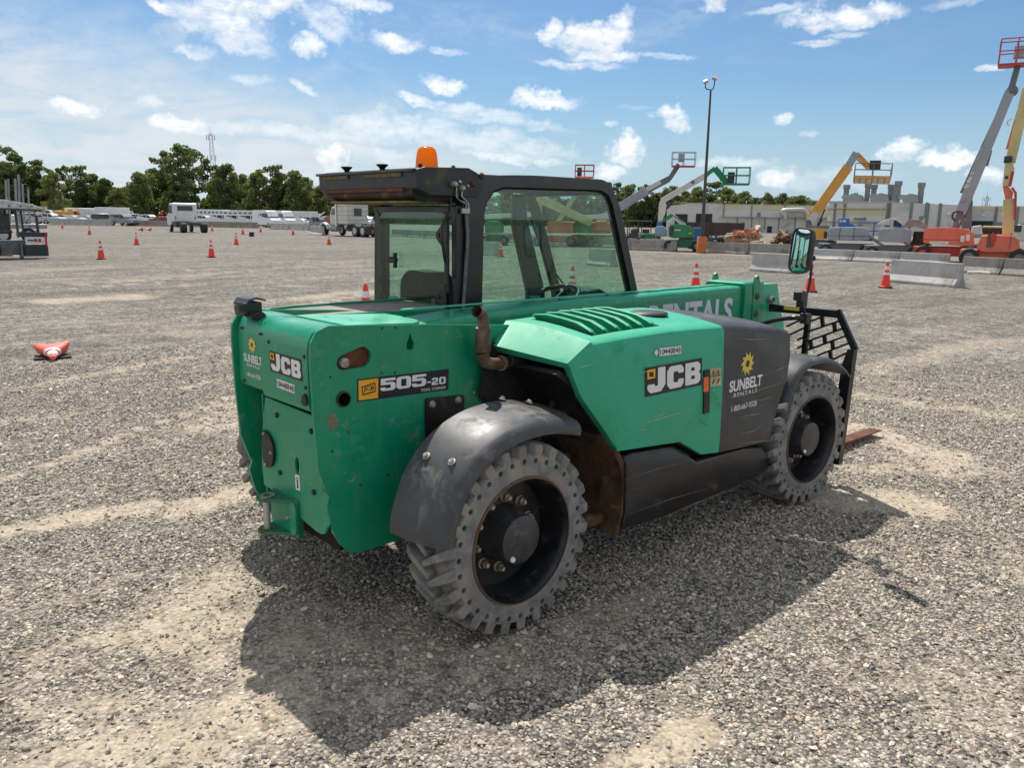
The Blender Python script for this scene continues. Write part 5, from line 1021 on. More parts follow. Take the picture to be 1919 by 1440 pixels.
cone(453.5, 83, 'dark-topped orange cone beside the brown barrier row under the white vans')
cone(487, 95, 'orange cone in the gap at the front of the tall white van')
cone(548, 82, 'orange cone by itself before the short pale barrier row left of the semi tractor')
cone(615, 54, 'orange cone in front of the semi tractor')
cone(1076, 18.8, 'orange cone seen large through the cab\'s side window')
cone(939, 39, 'small orange cone seen through the rear part of the cab\'s side window')
cone(984, 37, 'small orange cone seen behind the dark pillar in the cab')
cone(1311, 21.3, 'orange cone behind the boom collar of the green machine')
cone(1530, 22.5, 'orange cone just right of the machine\'s mirror')
cone(1673, 25.2, 'orange cone at the left end of the nearest concrete barrier')
# the crushed cone: its body folded flat at the foot, tip towards the camera
cc0 = PL('traffic_cone', 72.5, 11.35); cc0.name = 'traffic_cone'; nR = 28
flat_ = rp([(-.215, .165), (-.02, .150), (.205, .185), (.195, .16), (.165, .03), (.06, .04), (-.05, .04), (-.15, .02)], .02, 2)
def resample(P, n):
    P = [Vector(p) for p in P]; L_ = [0]
    for a, b in zip(P, P[1:]+P[:1]): L_.append(L_[-1]+(b-a).length)
    out = []
    for k in range(n):
        t = L_[-1]*k/n; i = max(q for q in range(len(P)) if L_[q] <= t); a, b = P[i], P[(i+1) % len(P)]; out.append(a+(b-a)*((t-L_[i])/max(1e-6, L_[i+1]-L_[i])))
    return out
fl = resample(flat_, nR); fl = sorted(range(nR), key=lambda k: math.atan2(fl[k].y-.09, fl[k].x)) and fl
a0c = math.atan2(fl[0].y-.09, fl[0].x); sgn_ = 1 if math.atan2(fl[1].y-.09, fl[1].x) > a0c else -1
def cring(t):
    r_ = .030+.085*t; y_ = -.30+.46*t; zc = .045+.05*t; w_ = max(0, (t-.35)/.65)**1.2; o_ = []
    for k in range(nR):
        a = a0c+sgn_*2*PI*k/nR; c = Vector((r_*math.cos(a), zc+r_*math.sin(a)*.8)); q = c.lerp(fl[k], w_); o_.append((q.x, y_, max(.004, q.y)))
    return o_
mb = MB(); mb.loft([cring(k/12) for k in range(13)], cap=False); mb.loft([cring(0), [(x*.6, y+.03, (z-.045)*.6+.045) for x, y, z in cring(0)]], cap=True); mb.build('body', mat('cone_faded', (.78, .13, .09), .6, var=.15, vs=12), cc0, smooth=40)
for a_, b_ in ((.16, .36), (.42, .50)):
    mb = MB(); mb.loft([[(x*1.03, y, z*1.02+.002) for x, y, z in cring(t)] for t in (a_, (a_+b_)/2, b_)], cap=False); mb.build('reflective_band', cwh, cc0, smooth=40)
mb = MB(); mb.box((0, .02, .012), (.40, .30, .018)); mb.build('base', cblk, cc0); tag(cc0, 'crushed faded orange cone lying flat on the gravel at far left', 'cone', CG)
cone(265, 96, 'fallen orange cone, left one of two lying before the dark barriers', (0, 1.5, 0), 1.2)
cone(280, 98, 'fallen orange cone, right one of two lying before the dark barriers', (0, 1.5, 0), 2.2)
cone(470, 74, 'fallen white and orange cone lying below the white vans', (0, 1.5, 0), .4, 1.2)
# --- concrete barriers
def barrier_mesh(L, h, m, name='concrete_barrier'):
    pr = [(-.26, 0), (.26, 0), (.26, .07), (.13, .24), (.085, h), (-.085, h), (-.13, .24), (-.26, .07)]
    mb = MB()
    # recessed slots at the foot
    mb.prism(pr, 'x', -L/2+.12, L/2-.12); mb.prism([(y*.93, max(z, .005)*1) for y, z in pr], 'x', -L/2, -L/2+.12); mb.prism([(y*.93, max(z, .005)) for y, z in pr], 'x', L/2-.12, L/2)
    o = mb.build(name, m, None, .012); o.data['used'] = 0; return o
bm0 = {}
def barrier(u0, d0, u1, d1, n, h, mk, cat_label, group, gap=.06):
    a, b = AT(u0, d0), AT(u1, d1); L = (b-a).length/n; ang_ = math.atan2(b.y-a.y, b.x-a.x)
    for i in range(n):
        k = (mk, round(L, 2), h)
        if k not in bm0: bm0[k] = o = barrier_mesh(L-gap, h, {'a': conc, 'b': conc2, 'c': conc3}[mk])
        else: o = bm0[k].copy(); COL.objects.link(o)
        p = a+(b-a)*((i+.5)/n); o.location = (p.x, p.y, 0); o.rotation_euler = (0, 0, ang_+random.uniform(-.01, .01))
        tag(o, cat_label if n == 1 else f'{ORD[i]} of the {cat_label}', 'barrier', group)
barrier(91, 142, 209, 138, 3, .95, 'a', 'pale concrete barriers at far left', 'pale barriers at far left')
barrier(237, 138, 318, 134, 2, .85, 'c', 'brown concrete barriers left of the chassis truck', 'brown barriers on the left')
barrier(362, 132, 482, 124, 3, .85, 'c', 'brown concrete barriers under the row of white vans', 'brown barriers under the vans')
barrier(505, 116, 580, 110, 2, .80, 'a', 'grey concrete barriers left of the semi tractor', 'grey barriers by the semi tractor')
barrier(581, 86, 606, 80, 1, .85, 'a', 'short concrete barrier seen end-on just left of the semi tractor', None)
barrier(735, 80, 1245, 51.5, 11, .66, 'b', 'grey barriers behind the cab, from the left', 'grey barriers behind the cab')
barrier(1180, 50.5, 1272, 49.5, 1, .64, 'b', 'stained grey barrier under the dark mowers, left of the green boom lift', None)
barrier(1326, 49, 1500, 46, 2, .62, 'b', 'stained barriers between light pole and mirror', 'grey barriers right of the light pole')
barrier(1529, 43.5, 1790, 40.5, 3, .52, 'a', 'pale barriers under the stowed grey lifts', 'pale barriers under the lifts')
barrier(1816, 35.5, 2080, 33, 3, .60, 'b', 'mossy barriers at the right edge', 'mossy barriers at far right')
barrier(1417, 31.6, 1500, 30.6, 1, .66, 'a', 'grey concrete barrier half hidden by the machine\'s mirror', None)
barrier(1683, 28.2, 1817, 26.6, 1, .68, 'a', 'nearest grey concrete barrier standing alone beside a cone at right', None)
barrier(895, 41, 935, 40, 1, .66, 'a', 'pale barrier seen at the rear edge of the cab\'s side window', None)
barrier(1108, 33, 1155, 32, 1, .66, 'a', 'grey barrier seen at the front of the cab\'s side window', None)
# --- vehicles in the far rows
def wheelset(root, xs, y, r, w=.22, m=None, rear2=False):
    for x in xs:
        for s in (1, -1):
            mb = MB(); T = Matrix.Translation((x, s*y, r)) @ rot('X', PI/2); mb.lathe([(0, -w/2), (r*.92, -w/2), (r, -w/2+.03), (r, w/2-.03), (r*.92, w/2), (0, w/2)], 16, T); wh = mb.build('wheel', ctyre, root, smooth=40)
            mb = MB(); mb.lathe([(0, w/2+.006), (r*.5, w/2+.006), (r*.62, w/2+.002)], 12, T); mb.lathe([(0, -w/2-.006), (r*.5, -w/2-.006), (r*.62, -w/2-.002)], 12, T); mb.build('rim', m or chrome, wh)
def make_car(kind, col):
    """x is forward, origin on the ground at the middle"""
    e = empty('parked_car' if kind in ('sedan', 'suv') else {'pickup': 'pickup_truck', 'van': 'van', 'minivan': 'van'}[kind])
    P = {'sedan': ([(-2.3, .35), (-2.32, .75), (-2.2, .95), (-1.6, 1.0), (-1.0, 1.38), (-.1, 1.44), (.45, 1.38), (1.15, .98), (2.0, .88), (2.3, .68), (2.32, .35)], [(-1.45, 1.0), (-.95, 1.33), (-.1, 1.39), (.42, 1.33), (1.0, 1.0)], .86, 1.4, .33),
         'suv': ([(-2.35, .4), (-2.38, .9), (-2.25, 1.15), (-2.05, 1.62), (-1.7, 1.72), (.2, 1.72), (.55, 1.64), (1.2, 1.14), (2.15, 1.04), (2.35, .8), (2.38, .4)], [(-2.1, 1.14), (-1.9, 1.58), (.18, 1.62), (.5, 1.55), (1.05, 1.14)], .92, 1.42, .36),
         'pickup': ([(-2.9, .45), (-2.92, 1.1), (-.75, 1.12), (-.72, 1.78), (-.5, 1.86), (.6, 1.86), (.9, 1.78), (1.5, 1.2), (2.75, 1.1), (2.9, .8), (2.9, .45)], [(-.62, 1.2), (-.62, 1.7), (.6, 1.76), (.85, 1.7), (1.35, 1.2)], .97, 1.85, .39),
         'minivan': ([(-2.3, .35), (-2.35, 1.0), (-2.2, 1.85), (-2.0, 1.92), (.6, 1.92), (.95, 1.82), (1.6, 1.15), (2.2, .95), (2.35, .7), (2.35, .35)], [(-2.2, 1.2), (-2.12, 1.75), (.6, 1.78), (.9, 1.7), (1.4, 1.2)], .93, 1.45, .34),
         'van': ([(-2.9, .4), (-2.95, 1.3), (-2.85, 2.5), (-2.6, 2.62), (1.0, 2.62), (1.5, 2.45), (2.2, 1.45), (2.85, 1.15), (2.98, .8), (2.98, .4)], [(-.6, 1.45), (-.6, 2.1), (1.2, 2.2), (1.5, 2.15), (2.05, 1.45)], 1.0, 1.95, .37)}[kind]
    prof, win, hw, ax_, r = P; mb = MB()
    def sec(y, k): return [(x*(1 if z < 1.0 else k), y*(1 if True else 1), z) for x, z in prof]
    mb.loft([[(x, -hw*(1 if z < 1.05 else .86), z) for x, z in prof], [(x, hw*(1 if z < 1.05 else .86), z) for x, z in prof]]); mb.build('body', cpaint[col], e, .05, 30)
    for s in (1, -1):
        mb = MB(); pr = [(x, s*(hw*(1 if z < 1.05 else .86)+.006+(.06 if z < 1.25 and z >= 1.0 else 0)*0), z) for x, z in win]
        pr = [(x, s*(hw*.86+.012), z) if z > 1.05 else (x, s*(hw*.93+.01), z) for x, z in win]; mb.add(pr+[(x, y-s*.02, z) for x, y, z in pr], [tuple(range(len(pr))), tuple(range(len(pr), 2*len(pr)))[::-1]]); mb.build('side_window', cglass, e)
    xf = [p for p in prof if p[1] > 1.1 and p[0] > 0]; a, b = win[-2], win[-1]
    mb = MB(); mb.add([(a[0]+.11, -hw*.72, a[1]-.02), (b[0]+.16, -hw*.84, b[1]+.05), (b[0]+.16, hw*.84, b[1]+.05), (a[0]+.11, hw*.72, a[1]-.02)], [(0, 1, 2, 3)]); mb.build('windscreen', cglass, e)
    a, b = win[1], win[0]; zt, zb_ = a[1]-.02, b[1]+.05
    mb = MB(); xr_ = -2.0
    back = [p for p in prof if p[0] < -.6]
    def xb_at(z):
        for i in range(len(prof)-1):
            (xa, za_), (xc, zc) = prof[i], prof[i+1]
            if min(za_, zc) <= z <= max(za_, zc) and xa < 0 and abs(za_-zc) > .05: return xa+(xc-xa)*(z-za_)/(zc-za_)
        return prof[1][0]
    mb.add([(xb_at(zt)-.012, -hw*.7, zt), (xb_at(zb_)-.012, -hw*.78, zb_), (xb_at(zb_)-.012, hw*.78, zb_), (xb_at(zt)-.012, hw*.7, zt)], [(0, 1, 2, 3)]); mb.build('rear_window', cglass, e)
    for s in (1, -1):
        mb = MB(); mb.box((prof[0][0]-.0, s*hw*.82, .82), (.05, .22, .18)); mb.build('tail_light', redl, e); mb = MB(); mb.box((prof[-1][0]-.04, s*hw*.75, .68), (.1, .34, .14)); mb.build('headlight', headl, e)
    wheelset(e, (-ax_, ax_), hw-.10, r)
    for s in (1, -1):
        zt_, zb2 = win[1][1]+.04, win[0][1]-.06
        for xp in ([-.95, .1] if kind != 'pickup' else [.15]): mb = MB(); mb.box((xp, s*(hw*.895+.012), (zt_+zb2)/2), (.10, .10, zt_-zb2)); mb.build('door_pillar', cpaint[col], e)
    return e
cars = {}
def vehicle(u, dist, kind, col, turn, label, group):
    k = (kind, col)
    if k not in cars: cars[k] = c = make_car(kind, col)
    else: c = copy_tree(cars[k])
    p = AT(u, dist); c.location = (p.x, p.y, 0); c.rotation_euler = (0, 0, AZIM(u)-PI/2+turn*1.9)
    tag(c, label, {'sedan': 'car', 'suv': 'car', 'pickup': 'pickup truck', 'van': 'van', 'minivan': 'van'}[kind], group)
G1 = 'cars and vans parked in the far left rows'
for args in [(62, 153, 'suv', 'silver', .3, 'silver car half behind the dark forklift at far left'), (26, 158, 'sedan', 'white', .2, 'white car seen through the dark forklift\'s frame'),
 (95, 158, 'suv', 'white', -.35, 'white crossover at the left end of the pale barriers'), (120, 186, 'sedan', 'black', .1, 'black hatchback right of the white crossover at far left'),
 (137, 173, 'sedan', 'white', -.3, 'white car between black hatchback and the silver sedan'), (163, 176, 'sedan', 'silver', -.3, 'silver sedan behind the middle of the pale barriers'),
 (190, 186, 'pickup', 'white', -.4, 'white pickup behind the black car at left'), (196, 171, 'suv', 'black', .1, 'black car at the right end of the pale barriers'), (232, 138, 'suv', 'grey', -.45, 'grey crossover in the gap between two barrier rows'),
 (262, 173, 'sedan', 'black', .1, 'black sedan right of the grey crossover'), (280, 168, 'suv', 'white', -.4, 'white crossover behind the brown barriers at left'), (303, 166, 'sedan', 'red', .05, 'dark red sedan just left of the white chassis truck'),
 (317, 186, 'sedan', 'silver', -.2, 'silver sedan partly hidden by the white chassis truck'), (250, 195, 'pickup', 'white', .2, 'white pickup in the second row above the black sedan'),
 (383, 163, 'suv', 'white', -.3, 'white crossover directly right of the chassis truck cab'), (400, 153, 'sedan', 'white', -.3, 'white sedan under the first school bus'),
 (420, 151, 'minivan', 'white', -.25, 'leftmost of the three short white vans'), (447, 148, 'minivan', 'white', -.25, 'middle one of the three short white vans'), (473, 146, 'minivan', 'white', -.25, 'rightmost of the three short white vans'),
 (500, 133, 'van', 'white', -.55, 'tall white van nearest, beside a cone'), (531, 138, 'van', 'white', -.6, 'tall white van right of the nearest tall van'),
 (565, 146, 'sedan', 'white', -.3, 'white car right of the tall vans'), (582, 156, 'suv', 'silver', -.2, 'silver crossover behind the end-on barrier'), (604, 110, 'suv', 'black', -.6, 'black crossover just left of the semi tractor'), (616, 148, 'pickup', 'white', -.3, 'white pickup above the black crossover'),
 (40, 186, 'pickup', 'white', .2, 'white pickup behind the poles at far left'), (352, 186, 'sedan', 'white', 0, 'white sedan hidden behind the chassis truck'), (690, 153, 'pickup', 'white', 2.4, 'white pickup right of the semi tractor'),
 (545, 186, 'pickup', 'grey', .1, 'grey pickup behind the tall white vans'), (462, 186, 'pickup', 'silver', .1, 'silver pickup behind the short white vans'), (170, 204, 'suv', 'silver', .3, 'silver crossover between white motorhome and trailer'), (222, 198, 'sedan', 'white', .3, 'white car under the white box truck')]:
    vehicle(*args, G1)
whitep = mat('box_white', (.70, .71, .72), .45, var=.06, vs=1); yelp = mat('machine_yellow', (.70, .38, .05), .5, var=.12, vs=2)
def box_truck(name, u, dist, L, h, turn, label, cat, bodym=whitep, cabcol='white', z0=.9, windows=0):
    e = PL(name, u, dist, turn); mb = MB(); mb.box((-.4, 0, (z0+h)/2), (L-1.6, 2.4, h-z0)); mb.build('body', bodym, e, .06)
    mb = MB(); mb.prism([(L/2-1.3, .5), (L/2-1.3, 2.35), (L/2-.6, 2.35), (L/2-.05, 1.5), (L/2+.5, 1.35), (L/2+.55, .5)], 'y', -1.05, 1.05); mb.build('cab', cpaint[cabcol], e, .06)
    mb = MB(); mb.prism([(L/2-1.1, 1.5), (L/2-1.1, 2.15), (L/2-.65, 2.15), (L/2-.2, 1.5)], 'y', -1.06, 1.06); mb.build('cab_window', cglass, e)
    for k in range(windows):
        for s in (-1, 1): mb = MB(); x = -L/2+.9+k*(L-2.6)/max(1, windows-1); mb.box((x, s*1.205, h-.62), ((L-2.6)/windows*.62, .02, .30)); mb.build('window', cglass, e)
    mb = MB(); mb.box((0, 0, .6), (L-.6, 1.0, .25)); mb.build('frame', dkm, e); wheelset(e, (-L/2+1.2, L/2-.9), 1.0, .48, .3); tag(e, label, cat); return e
box_truck('motorhome', 156, 202, 7.5, 2.9, .25, 'white motorhome beneath the trees at left of the box trailer', 'motorhome', windows=3)
box_truck('box_trailer', 180, 200, 7, 2.8, .2, 'plain white box truck with long flat side between motorhome and ladder truck', 'truck')
box_truck('box_truck', 215, 198, 8, 3.1, .3, 'taller white box truck at the right of the far left group', 'truck')
box_truck('school_bus', 402, 204, 9.5, 3.0, .1, 'white school bus with a row of dark side windows', 'bus', windows=9)
box_truck('school_bus', 448, 200, 8, 2.9, .1, 'white shuttle bus right of the school bus', 'bus', windows=6)
box_truck('utility_truck', 572, 185, 7.5, 2.8, .15, 'white utility truck with ladder rack left of the semi tractor', 'truck', cabcol='white')
box_truck('work_truck', 70, 175, 5.5, 2.9, -.2, 'white cab work truck behind the dark forklift', 'truck', bodym=mat('tan_load', (.45, .33, .22), .7))
box_truck('yellow_truck', 96, 200, 5, 2.3, .1, 'yellow truck left of two under the trees at left', 'truck', bodym=yelp, cabcol='yellow'); box_truck('yellow_truck', 124, 200, 5, 2.2, .1, 'yellow truck right of two under the trees at left', 'truck', bodym=yelp, cabcol='yellow')
box_truck('bucket_truck', 521, 190, 5, 2.6, .1, 'yellow bodied bucket truck behind the tall white vans', 'truck', bodym=yelp); box_truck('utility_truck', 492, 196, 6, 2.7, .1, 'silver utility truck behind the short white vans', 'truck', bodym=gsteel)
def beam(mb, a, b, w, h=None, up=Vector((0, 0, 1)), T=None):
    a, b = Vector(a), Vector(b); d = (b-a).normalized(); s = d.cross(up); s = s.normalized() if s.length > 1e-4 else Vector((1, 0, 0)); t = s.cross(d); h = h or w
    R = lambda p: [p+s*w/2+t*h/2, p-s*w/2+t*h/2, p-s*w/2-t*h/2, p+s*w/2-t*h/2]
    mb.loft([R(a), R(b)], T=T); return mb
# folding arm on the ladder truck, left of the semi
e = PL('loader_crane', 600, 170); mb = MB(); beam(mb, (-.9, 0, 1.4), (.9, 0, 2.7), .25); beam(mb, (-.9, 0, .2), (-.9, 0, 1.5), .4); mb.build('arm', whitep, e); mb = MB(); mb.box((0, 0, .9), (3, 1.8, .8)); mb.build('body', whitep, e, .05); wheelset(e, (-1, 1), .8, .4); tag(e, 'small white crane with raised arm left of the semi tractor', 'crane')
# white chassis truck
e = PL('chassis_truck', 352, 91, PI/2+.20); wp = cpaint['white']
mb = MB(); mb.prism([(1.2, 1.05), (1.2, 2.85), (1.35, 2.95), (3.0, 2.95), (3.35, 2.0), (4.6, 1.75), (4.75, .7), (2.6, .7), (2.3, 1.05)], 'y', -1.2, 1.2); mb.build('cab', wp, e, .10, 40, 3)
mb = MB(); mb.box((1.19, 0, 2.42), (.03, 1.5, .50)); mb.build('rear_window', cglass, e, .02)
for s in (1, -1): mb = MB(); mb.box((1.19, s*.95, 1.45), (.03, .08, .30)); mb.build('marker', dkm, e)
mb = MB()
for s in (1, -1): mb.prism([(1.6, 1.9), (1.6, 2.7), (2.8, 2.7), (3.1, 1.9)], 'y', s*1.205-.01, s*1.205+.01)
mb.build('side_window', cglass, e)
mb = MB()
for s in (1, -1): mb.box((.2, s*.43, .85), (7.0, .1, .26))
for x in (-3.2, -2.2, -.8, .2): mb.box((x, 0, .85), (.12, .9, .2))
mb.build('frame_rail', dkm, e)
wheelset(e, (3.6,), 1.0, .5, .28, whitep); wheelset(e, (-2.4,), .98, .5, .56, dkm)
mb = MB(); mb.box((1.0, .9, .75), (1.6, .5, .5)); mb.build('fuel_tank', dkm, e, .05); tag(e, 'white cab and bare chassis truck seen from behind with dual wheels', 'truck')
# semi tractor
e = PL('semi_tractor', 664, 78, PI-1.02); cr_ = mat('sleeper_cream', (.62, .60, .55), .45, var=.08, vs=2)
mb = MB(); mb.prism([(-.6, 1.1), (-.6, 3.0), (-.4, 3.1), (1.3, 3.1), (1.3, 1.1)], 'y', -1.15, 1.15); mb.build('sleeper', cr_, e, .08)
for z in (1.5, 1.9, 2.3, 2.7): mb = MB(); mb.box((.35, 0, z), (1.93, 2.33, .03)); mb.build('trim', gsteel, e)
mb = MB(); mb.prism([(1.3, 1.0), (1.3, 2.7), (2.3, 2.7), (2.75, 1.95), (2.75, 1.0)], 'y', -1.0, 1.0); mb.build('cab', cr_, e, .08)
mb = MB(); mb.prism([(1.6, 1.95), (1.6, 2.5), (2.2, 2.5), (2.5, 1.95)], 'y', -1.01, 1.01); mb.build('cab_window', cglass, e)
mb = MB(); mb.prism([(2.75, .9), (2.75, 1.95), (4.4, 1.75), (4.55, .9)], 'y', -.65, .65); mb.build('hood', mat('hood_red', (.22, .05, .05), .4), e, .1)
for s in (1, -1):
    mb = MB(); mb.prism([(3.0, .6), (3.15, 1.05), (3.7, 1.25), (4.3, 1.1), (4.55, .6), (4.4, .6), (4.2, 1.0), (3.7, 1.12), (3.25, .95), (3.1, .6)], 'y', s*.95-.22, s*.95+.22); mb.build('fender', cpaint['white'], e, .03)
    mb = MB(); mb.tube([(1.2, s*1.22, .9), (1.2, s*1.22, 3.7)], .085, 10); mb.build('exhaust_stack', mat('chrome', (.7, .7, .72), .2, 1.0), e, smooth=60)
    mb = MB(); T = Matrix.Translation((1.9, s*.95, .7)) @ rot('Y', PI/2); mb.lathe([(0, -.7), (.3, -.7), (.3, .7), (0, .7)], 16, T); mb.build('fuel_tank', gsteel, e, smooth=40)
mb = MB(); mb.box((-2.3, 0, .85), (5, .9, .3)); mb.box((-2.6, 0, 1.12), (1.3, .9, .12)); mb.build('frame', dkm, e, .03)
mb = MB()
for s in (1, -1): mb.box((-3.9, s*.95, .65), (.06, .6, .75))
mb.build('mud_flap', dkm, e); wheelset(e, (3.75,), .95, .52, .28); wheelset(e, (-1.9, -3.2), .92, .52, .54); mb = MB(); mb.box((-.62, 0, 2.2), (.03, .8, .7)); mb.build('rear_window', cglass, e)
tag(e, 'cream semi tractor with dark red hood, sleeper and chrome stacks left of the cab', 'truck')
# dark forklift at the left edge, seen from behind
e = PL('forklift', 26, 37.2, .10)
fk = mat('forklift_dark', (.03, .034, .036), .5, var=.2, vs=4, dirt=[((.2, .2, .18), .3, 5)]); fg = mat('forklift_grey', (.11, .125, .13), .5, var=.2, vs=4, dirt=[((.28, .28, .26), .4, 4)])
mb = MB(); mb.box((.62, .1, .30), (.84, .5, .44)); mb.build('counterweight', fk, e, .03)
mb = MB(); mb.box((-.45, .25, .42), (1.5, .7, .55)); mb.box((.12, .0, .32), (.10, .5, .62)); mb.build('chassis', fg, e, .03)
mb = MB(); mb.box((.62, -.17, .70), (.70, .06, .26)); lp_2 = mb.build('light_panel', whitep, e, .01)
for x in (.62, .76): mb = MB(); mb.box((x, -.21, .70), (.10, .03, .12)); mb.build('tail_light', redl, lp_2, .01)
mb = MB(); mb.box((.45, -.21, .70), (.20, .03, .05)); mb.build('slot', dkm, lp_2)
mb = MB(); mb.box((.55, .1, .92), (1.0, .6, .18)); mb.build('deck', fk, e, .02); mb = MB(); mb.box((.98, -.1, .72), (.06, .3, .6)); mb.build('side_marker', redl, e, .01)
mb = MB(); mb.box((-.38, .3, 1.35), (.52, .12, .72)); mb.box((-.38, .05, 1.02), (.52, .5, .14)); mb.build('seat', fk, e, .05, None, 3)
for x, y, w in ((.10, .2, .07), (.32, .5, .06), (.78, .1, .08)): mb = MB(); beam(mb, (x, y, .8), (x-.02, y+.1, 1.98), w); mb.build('mast_post', dkm, e)
mb = MB(); mb.prism([(-1.0, 1.93), (.95, 1.86), (1.0, 1.92), (.7, 2.05), (-.2, 2.22), (-1.0, 2.25)], 'y', -.1, .9); mb.build('roof_guard', mat('roof_light', (.55, .56, .55), .5, var=.3, vs=6), e, .02)
mb = MB()
for k in range(5): beam(mb, (-.9+k*.38, -.14, 2.0), (-.75+k*.38, .9, 2.08), .05)
beam(mb, (-1, -.15, 1.90), (.95, -.15, 1.84), .06); mb.build('guard_bar', dkm, e)
mb = MB(); T = Matrix.Translation((.60, -.05, 1.15)) @ rot('X', 1.1); mb.tube([T @ Vector((.14*math.cos(2*PI*k/16), .14*math.sin(2*PI*k/16), 0)) for k in range(17)], .018, 6, cap=False); mb.build('steering_wheel', dkm, e)
wheelset(e, (-.9,), .35, .34, .25, fg); mb = MB(); mb.box((-.45, -.12, .16), (.5, .2, .12)); mb.build('tow_bar', mat('bare_rust', (.25, .2, .15), .7), e, .02)
mb = MB(); mb.ball((.78, -.15, 1.72), .085, 10, 8); mb.build('work_lamp', headl, e)
tag(e, 'dark grey forklift with white roof guard cut off by the left edge', 'forklift')
e = PL('pole_trailer', 32, 58); L_ = LOC(e)
for u_, vt, w_ in ((11, 337, .10), (15.5, 335, .07), (28.5, 335, .10), (34.5, 327, .10), (42, 345, .09), (52.5, 354, .08)):
    a, b = L_ @ WP(u_+1, 395, 58), L_ @ WP(u_, vt, 58); mb = MB(); mb.tube([(a.x, 0, 1.0), (b.x, 0, b.z)], w_*.7, 8); mb.build('stake', gsteel, e, smooth=50)
for z_ in (347, 372): mb = MB(); a = L_ @ WP(17, z_, 58); b = L_ @ WP(29, z_+6, 58); mb.tube(cr([Vector((a.x, 0, a.z)), Vector(((a.x+b.x)/2, 0, a.z-.25)), Vector((b.x, 0, a.z))], 6), .025, 6); mb.build('chain', dkm, e)
mb = MB(); mb.box((-.2, 0, .95), (3.4, 2.2, .25)); mb.build('deck', gsteel, e, .03); wheelset(e, (-.8, .5), .9, .42); tag(e, 'flat trailer with tall grey stake poles behind the forklift', 'trailer')
# --- light pole
e = PL('light_pole', 1318, 47.9); L_ = LOC(e); tp_ = L_ @ WP(1340.5, 168, 47.9)
mb = MB(); mb.lathe([(.27, 0), (.27, .90), (.25, .93), (0, .93)], 24); mb.build('base', mat('base_orange', (.55, .17, .045), .75, var=.2, vs=3, dirt=[((.25, .12, .06), .4, 3)]), e, smooth=40)
mb = MB(); mb.tube([(.0, 0, .93), (0, 0, tp_.z)], .1, 12, rs=[.105, .05]); mb.build('pole', mat('pole_dark', (.06, .055, .055), .5), e, smooth=50)
for (u_, v_), s in (((1331, 152), -1), ((1348, 146), 1)):
    q = L_ @ WP(u_, v_, 47.9); x_ = q.x-tp_.x; z_ = q.z
    mb = MB(); mb.tube(cr([Vector((0, 0, tp_.z)), Vector((x_*.7, 0, tp_.z+.05)), Vector((x_, 0, z_-.30)), Vector((x_, 0, z_-.1))], 4), .028, 8); arm_ = mb.build('lamp_arm', dkm, e, smooth=50)
    mb = MB(); T = Matrix.Translation((x_, 0, z_)) @ rot('Y', .35*s) @ rot('X', .5); mb.box((0, 0, 0), (.26, .30, .14), T); mb.build('flood_lamp', mat('lamp_tan', (.45, .40, .32), .5), e, .02)
tag(e, 'tall dark light pole with twin floodlights on an orange base', 'light pole')
# --- boom lifts, cranes
LC = dict(orange=mat('lift_orange', (.74, .17, .10), .42, var=.1, vs=1.5, dirt=[((.3, .16, .12), .25, 2)]), green=mat('lift_green', (.02, .22, .09), .4, var=.1, vs=1.5), grey=mat('lift_grey', (.33, .37, .41), .42, var=.08, vs=1.5, dirt=[((.2, .22, .24), .3, 2)]), white=mat('lift_white', (.62, .61, .57), .45, var=.08, vs=1.5), dgrey=mat('lift_dgrey', (.16, .17, .185), .45, var=.1, vs=1.5),
 cream=mat('lift_cream', (.62, .50, .24), .5, var=.1, vs=1.5, dirt=[((.35, .28, .15), .3, 2)]), yellow=mat('lift_yellow', (.72, .36, .07), .5, var=.1, vs=1.5), blue=mat('lift_blue', (.03, .13, .36), .45, var=.1, vs=1.5), lblue=mat('lift_lblue', (.30, .40, .50), .5, var=.1, vs=1.5), red=mat('lift_red', (.50, .05, .03), .45, var=.1, vs=1.5), black=dkm)
def basket(root, T, w, d, h, m, mrail, slat=False):
    mb = MB(); mb.box((0, 0, .05), (w, d, .10), T); b = mb.build('basket', LC[m], root)
    mb = MB(); r = .022
    for x in (-w/2, 0, w/2):
        for y in (-d/2, d/2): beam(mb, T @ Vector((x, y, .1)), T @ Vector((x, y, h)), 2*r)
    for z in (h, h*.55):
        c = [(-w/2, -d/2), (w/2, -d/2), (w/2, d/2), (-w/2, d/2)]
        for i in range(4): beam(mb, T @ Vector((*c[i], z)), T @ Vector((*c[(i+1) % 4], z)), 2*r)
    mb.build('guard_rail', LC[mrail], b)
    if slat:
        mb = MB()
        for k in range(6): mb.box((-w/2+w*(k+.5)/6, 0, -.01), (w/6*.72, d*.86, .012), T)
        mb.build('floor_grating', mat('grating', (.75, .70, .62), .6), b)
    return b
def chassis(root, x, L, wd, z0, m, r=.48, turn=0.):
    r = r*.78
    T = Matrix.Translation((x, 0, 0)) @ rot('Z', turn); mb = MB(); mb.box((0, 0, r+.12), (L, wd*.62, .42), T); c = mb.build('chassis', LC[m], root, .04)
    for sx in (-1, 1):
        for sy in (-1, 1):
            TT = T @ Matrix.Translation((sx*L*.36, sy*wd*.42, r)) @ rot('X', PI/2); mb = MB(); mb.lathe([(0, -.18), (r*.9, -.18), (r, -.13), (r, .13), (r*.9, .18), (0, .18)], 18, TT); wh = mb.build('wheel', ctyre, root, smooth=40); mb = MB(); mb.lathe([(0, .185), (r*.5, .185), (r*.5, -.185), (0, -.185)], 14, TT); mb.build('rim', LC['dgrey'] if m != 'red' else LC['red'], wh)
def lift(u, D, turn=0): e = PL('boom_lift', u, D, turn); return e, LOC(e)
